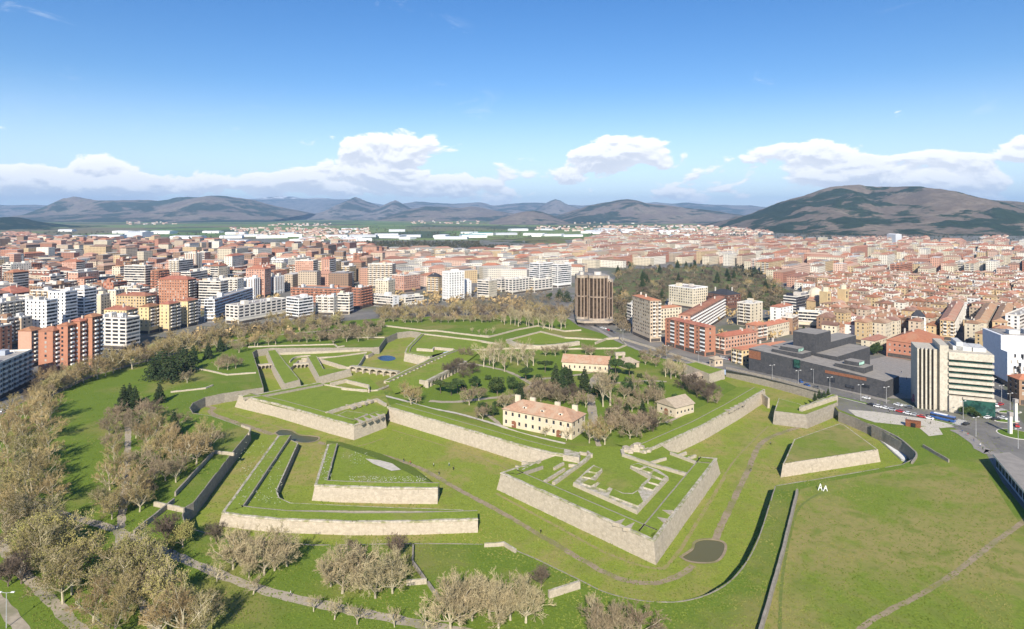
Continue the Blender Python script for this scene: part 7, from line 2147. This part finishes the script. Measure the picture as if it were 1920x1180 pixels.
M_SKIN = noisy('skin', (.48, .31, .23), (.44, .28, .20), 3.0)
CLOTH = {'black': (.02, .02, .02), 'white': (.7, .7, .68), 'red': (.38, .04, .04), 'blue': (.04, .08, .22), 'grey': (.2, .2, .2), 'green': (.05, .13, .06)}
CLOTH = {k: noisy('cloth_' + k, v, tuple(a * .8 for a in v), 4.0) for k, v in CLOTH.items()}
bm_ = bmesh.new(); bmesh.ops.create_icosphere(bm_, subdivisions=2, radius=.112)
for v_ in bm_.verts: v_.co.z *= .9; v_.co.y -= .018
hair = bpy.data.meshes.new('hair'); bm_.to_mesh(hair); bm_.free(); hair.materials.append(M_DARKTWIG)
PM = {}
def person(x, y, top, legs, where, z=0.0, a=0.0):
    key = (top, legs)
    if key not in PM:
        me = person_mesh('person', .26, len(PM)); me.materials.clear()
        for m_ in (CLOTH[legs], CLOTH[top], M_SKIN): me.materials.append(m_)
        for pl in me.polygons: c = pl.center; pl.material_index = 2 if c.z > 1.5 or (abs(c.x) > .19 and c.z < .88) else (1 if c.z > .92 else 0); pl.use_smooth = True
        PM[key] = me
    p = P(x, y, z); o = obj('person', PM[key], None, (p.x, p.y, z + .02), a)
    h_ = obj('hair', hair, o); h_.location = (0, .0, 1.70)
    tag(o, 'person in %s top and %s trousers %s' % (top, legs, where), 'person', 'walkers in the park')


for x, y, t_, l_, w_, z_, a_ in ((217, 993, 'black', 'blue', 'at the fork of the gravel paths', 0, 1), (220, 995, 'white', 'black', 'at the fork of the gravel paths', 0, 1.2), (268, 1014, 'white', 'blue', 'just right of the fork', 0, 2), (271, 1016, 'black', 'grey', 'beside the one in white right of the fork', 0, 2),
                                 (290, 1019, 'grey', 'black', 'on the grass by the gravel path', 0, 0), (319, 1035, 'red', 'blue', 'on the gravel path', 0, 2), (323, 1038, 'black', 'black', 'behind the one in red', 0, 2), (545, 1118, 'white', 'black', 'between the pale tree clumps', 0, 1.8),
                                 (738, 1160, 'white', 'grey', 'near the bottom middle', 0, 1.8), (742, 1161, 'red', 'black', 'near the bottom middle', 0, 1.8), (769, 871, 'red', 'grey', 'in the moat by the inner ravelin', ZD, 1), (757, 866, 'black', 'blue', 'at the bend of the moat path', ZD, 1),
                                 (813, 875, 'white', 'black', 'on the moat grass', ZD, 2), (842, 874, 'white', 'blue', 'with a pale top on the moat grass', ZD, 2), (850, 882, 'black', 'black', 'under the left curtain', ZD, 0), (823, 891, 'black', 'grey', 'on the moat path', ZD, 0), (1014, 1001, 'black', 'black', 'on the path below the near bastion', ZD, 0),
                                 (1408, 884, 'black', 'grey', 'on the right moat path', ZD, 2), (1445, 834, 'grey', 'black', 'beside the bend of the right moat path', ZD, 1), (1804, 812, 'blue', 'black', 'on the paved walk', 0, 0), (1838, 838, 'white', 'blue', 'towards the station', 0, 0), (1790, 801, 'green', 'grey', 'at the end of the pale plaza', 0, 1)):
    person(x, y, t_, l_, w_, z_, a_)
for i, (x, y, t_, l_, w_) in enumerate(((1690, 700, 'black', 'blue', 'on the grey square, farthest left'), (1700, 712, 'red', 'black', 'in the middle of the grey square'), (1712, 722, 'white', 'grey', 'on the grey square near the office tower'), (1686, 728, 'blue', 'blue', 'on the grey square by the black building'),
                                 (1668, 776, 'black', 'grey', 'on the left of the pale plaza'), (1700, 786, 'white', 'blue', 'in the middle of the pale plaza'), (1745, 796, 'grey', 'black', 'on the pale plaza by the ramp'), (1815, 818, 'red', 'grey', 'at the start of the paved walk'), (1826, 828, 'black', 'blue', 'halfway along the paved walk'),
                                 (1843, 844, 'green', 'black', 'at the corner of the station roof'), (1115, 758, 'white', 'black', 'on the middle path of the court'), (1110, 778, 'blue', 'grey', 'on the court path beside the big house'), (880, 755, 'red', 'blue', 'on the court path left of the big house'), (1020, 712, 'black', 'black', 'on the court path before the pale shed'))):
    person(x, y, t_, l_, w_, 0.06, i * .9)
# bushes and undergrowth
sp = []
r = random.Random(12)
for _ in range(420):
    t = r.random(); i = r.randrange(6); A = [(70, 745), (120, 717), (170, 695), (262, 670), (330, 652), (420, 634), (520, 620), (640, 608)]
    a, b = A[i], A[i + 1]; p = P(a[0] + (b[0] - a[0]) * t, a[1] + (b[1] - a[1]) * t + r.choice((-1, 1)) * r.uniform(3, 9)); sp.append((p.x, p.y))
far_wood('undergrowth', 'brown undergrowth along the left promenade', sp, M_TWIG, (1.2, 3.0), 3)
sp = []
while len(sp) < 700:
    x, y = r.uniform(1092, 1500), r.uniform(498, 602)
    if inside((x, y), TACON):
        p = P(x, y)
        if not any(inside((p.x, p.y), f) for f in FOOT if abs(f[0][0] - p.x) < 150 and abs(f[0][1] - p.y) < 150): sp.append((p.x, p.y))
far_wood('wood_mass', 'brown mass of bare crowns filling the wooded city park', sp, noisy('wood_twigs', (0.165, 0.13, 0.085), (0.105, 0.088, 0.056), 0.06), (4, 9), 4, 46, .2)

# ------------------------------------------------------------------ grass tufts: too many to count
def tufts(name, label, zone, z, n, mat, seed, lo=.16, hi=.42, hgt=.35):
    r = np.random.default_rng(seed)
    xs = r.uniform(zone[0], zone[1], n); ys = zone[2] + (zone[3] - zone[2]) * r.random(n)
    hp = [(p.x, p.y) for p in hole]
    V, Fc = [], []
    for x, y in zip(xs, ys):
        p = P(x, y, z)
        if inside((p.x, p.y), hp) != (z < -1): continue
        if 1270 < x < 1370 and 1005 < y < 1062 or 505 < x < 605 and 798 < y < 836: continue
        if z > -1 and (y < 640 or inside((x, y), [(900, 640), (1440, 640), (1440, 740), (1235, 835), (1085, 845), (720, 755)])): continue
        a = r.uniform(0, 6.28); s = r.uniform(lo, hi); c, d = math.cos(a) * s, math.sin(a) * s; h = hgt * r.uniform(.4, 1.2)
        b = len(V); V += [(p.x - c, p.y - d, z), (p.x + c, p.y + d, z), (p.x + d * .4, p.y - c * .4, z + h), (p.x - d, p.y + c, z), (p.x + d, p.y - c, z), (p.x, p.y, z + h)]
        Fc += [(b, b + 1, b + 2), (b + 3, b + 4, b + 5)]
    return tag(obj(name, mesh(name, V, Fc, mat)), label, kind='stuff')


M_TUFT = noisy('grass_tuft', (0.17, 0.215, 0.035), (0.115, 0.165, 0.022), 0.08, (0.25, 0.235, 0.075), 0.03)
tufts('grass_tufts', 'rough grass tufts on the moat floor', (380, 1720, 740, 1130), ZD, 26000, M_TUFT, 1)
tufts('lawn_tufts', 'rough grass tufts on the lawns and the right field', (60, 1900, 720, 1180), 0.0, 30000, M_TUFT, 2)
M_DAISY = noisy('pale_flowers', (0.55, 0.55, 0.42), (0.40, 0.42, 0.25), 0.5)
sp_ = []
r = random.Random(31); m = MB()
for (x0, x1, y0, y1, z, n) in ((655, 800, 893, 906, -.86, 260), (600, 622, 850, 900, .62, 90), (440, 530, 830, 945, -.86, 200), (640, 700, 848, 870, -.86, 60)):
    for _ in range(n):
        p = P(r.uniform(x0, x1), r.uniform(y0, y1), z); s = r.uniform(.12, .3)
        m.poly([(p.x - s, p.y - s, z + .06), (p.x + s, p.y - s, z + .06), (p.x, p.y + s, z + .10)])
tag(m.build('flower_patches', M_DAISY), 'pale flower specks on the grass of the left outworks', kind='stuff')

# weeds growing on the wall tops
r = random.Random(77); V, Fc = [], []
for rim, z in (([(939, 886), (1226, 1013), (1344, 859)], 1.7), ([(726, 762), (900, 812), (1062, 853)], 1.7), ([(448, 741), (628, 788), (664, 797), (722, 776)], 1.7), ([(1206, 846), (1318, 797), (1434, 730)], 1.7), ([(416, 961), (661, 978), (896, 973)], -1.0), ([(590, 909), (821, 915)], .5), ([(1468, 870), (1646, 843)], .05)):
    pts = densify([P(*q, z) for q in rim], 1.0)
    for p in pts:
        if r.random() < .42:
            s = r.uniform(.15, .5); leaf_cloud(V, Fc, p + Vector((r.uniform(-.3, .3), r.uniform(-.1, .6), r.uniform(-.5, .15))), (s, s, s * .7), 5, s * .5, r)
tag(obj('wall_weeds', mesh('wall_weeds', V, Fc, noisy('weeds', (0.12, 0.14, 0.035), (0.16, 0.14, 0.06), 0.3))), 'weeds growing along the tops of the stone walls', kind='stuff')
# ------------------------------------------------------------------ haze
mh = bpy.data.materials.new('air'); mh.use_nodes = True
t = mh.node_tree; t.nodes.clear()
pv = t.nodes.new('ShaderNodeVolumePrincipled'); o_ = t.nodes.new('ShaderNodeOutputMaterial')
pv.inputs['Color'].default_value = (0.42, 0.67, 1.0, 1); pv.inputs['Density'].default_value = 0.000052; pv.inputs['Anisotropy'].default_value = 0.0
t.links.new(pv.outputs[0], o_.inputs['Volume'])
b = MB(); b.box(-27000, 27000, -2500, 26000, -9, 700, bottom=True)
tag(b.build('haze', mh), 'thin blue haze over the plain', kind='stuff')
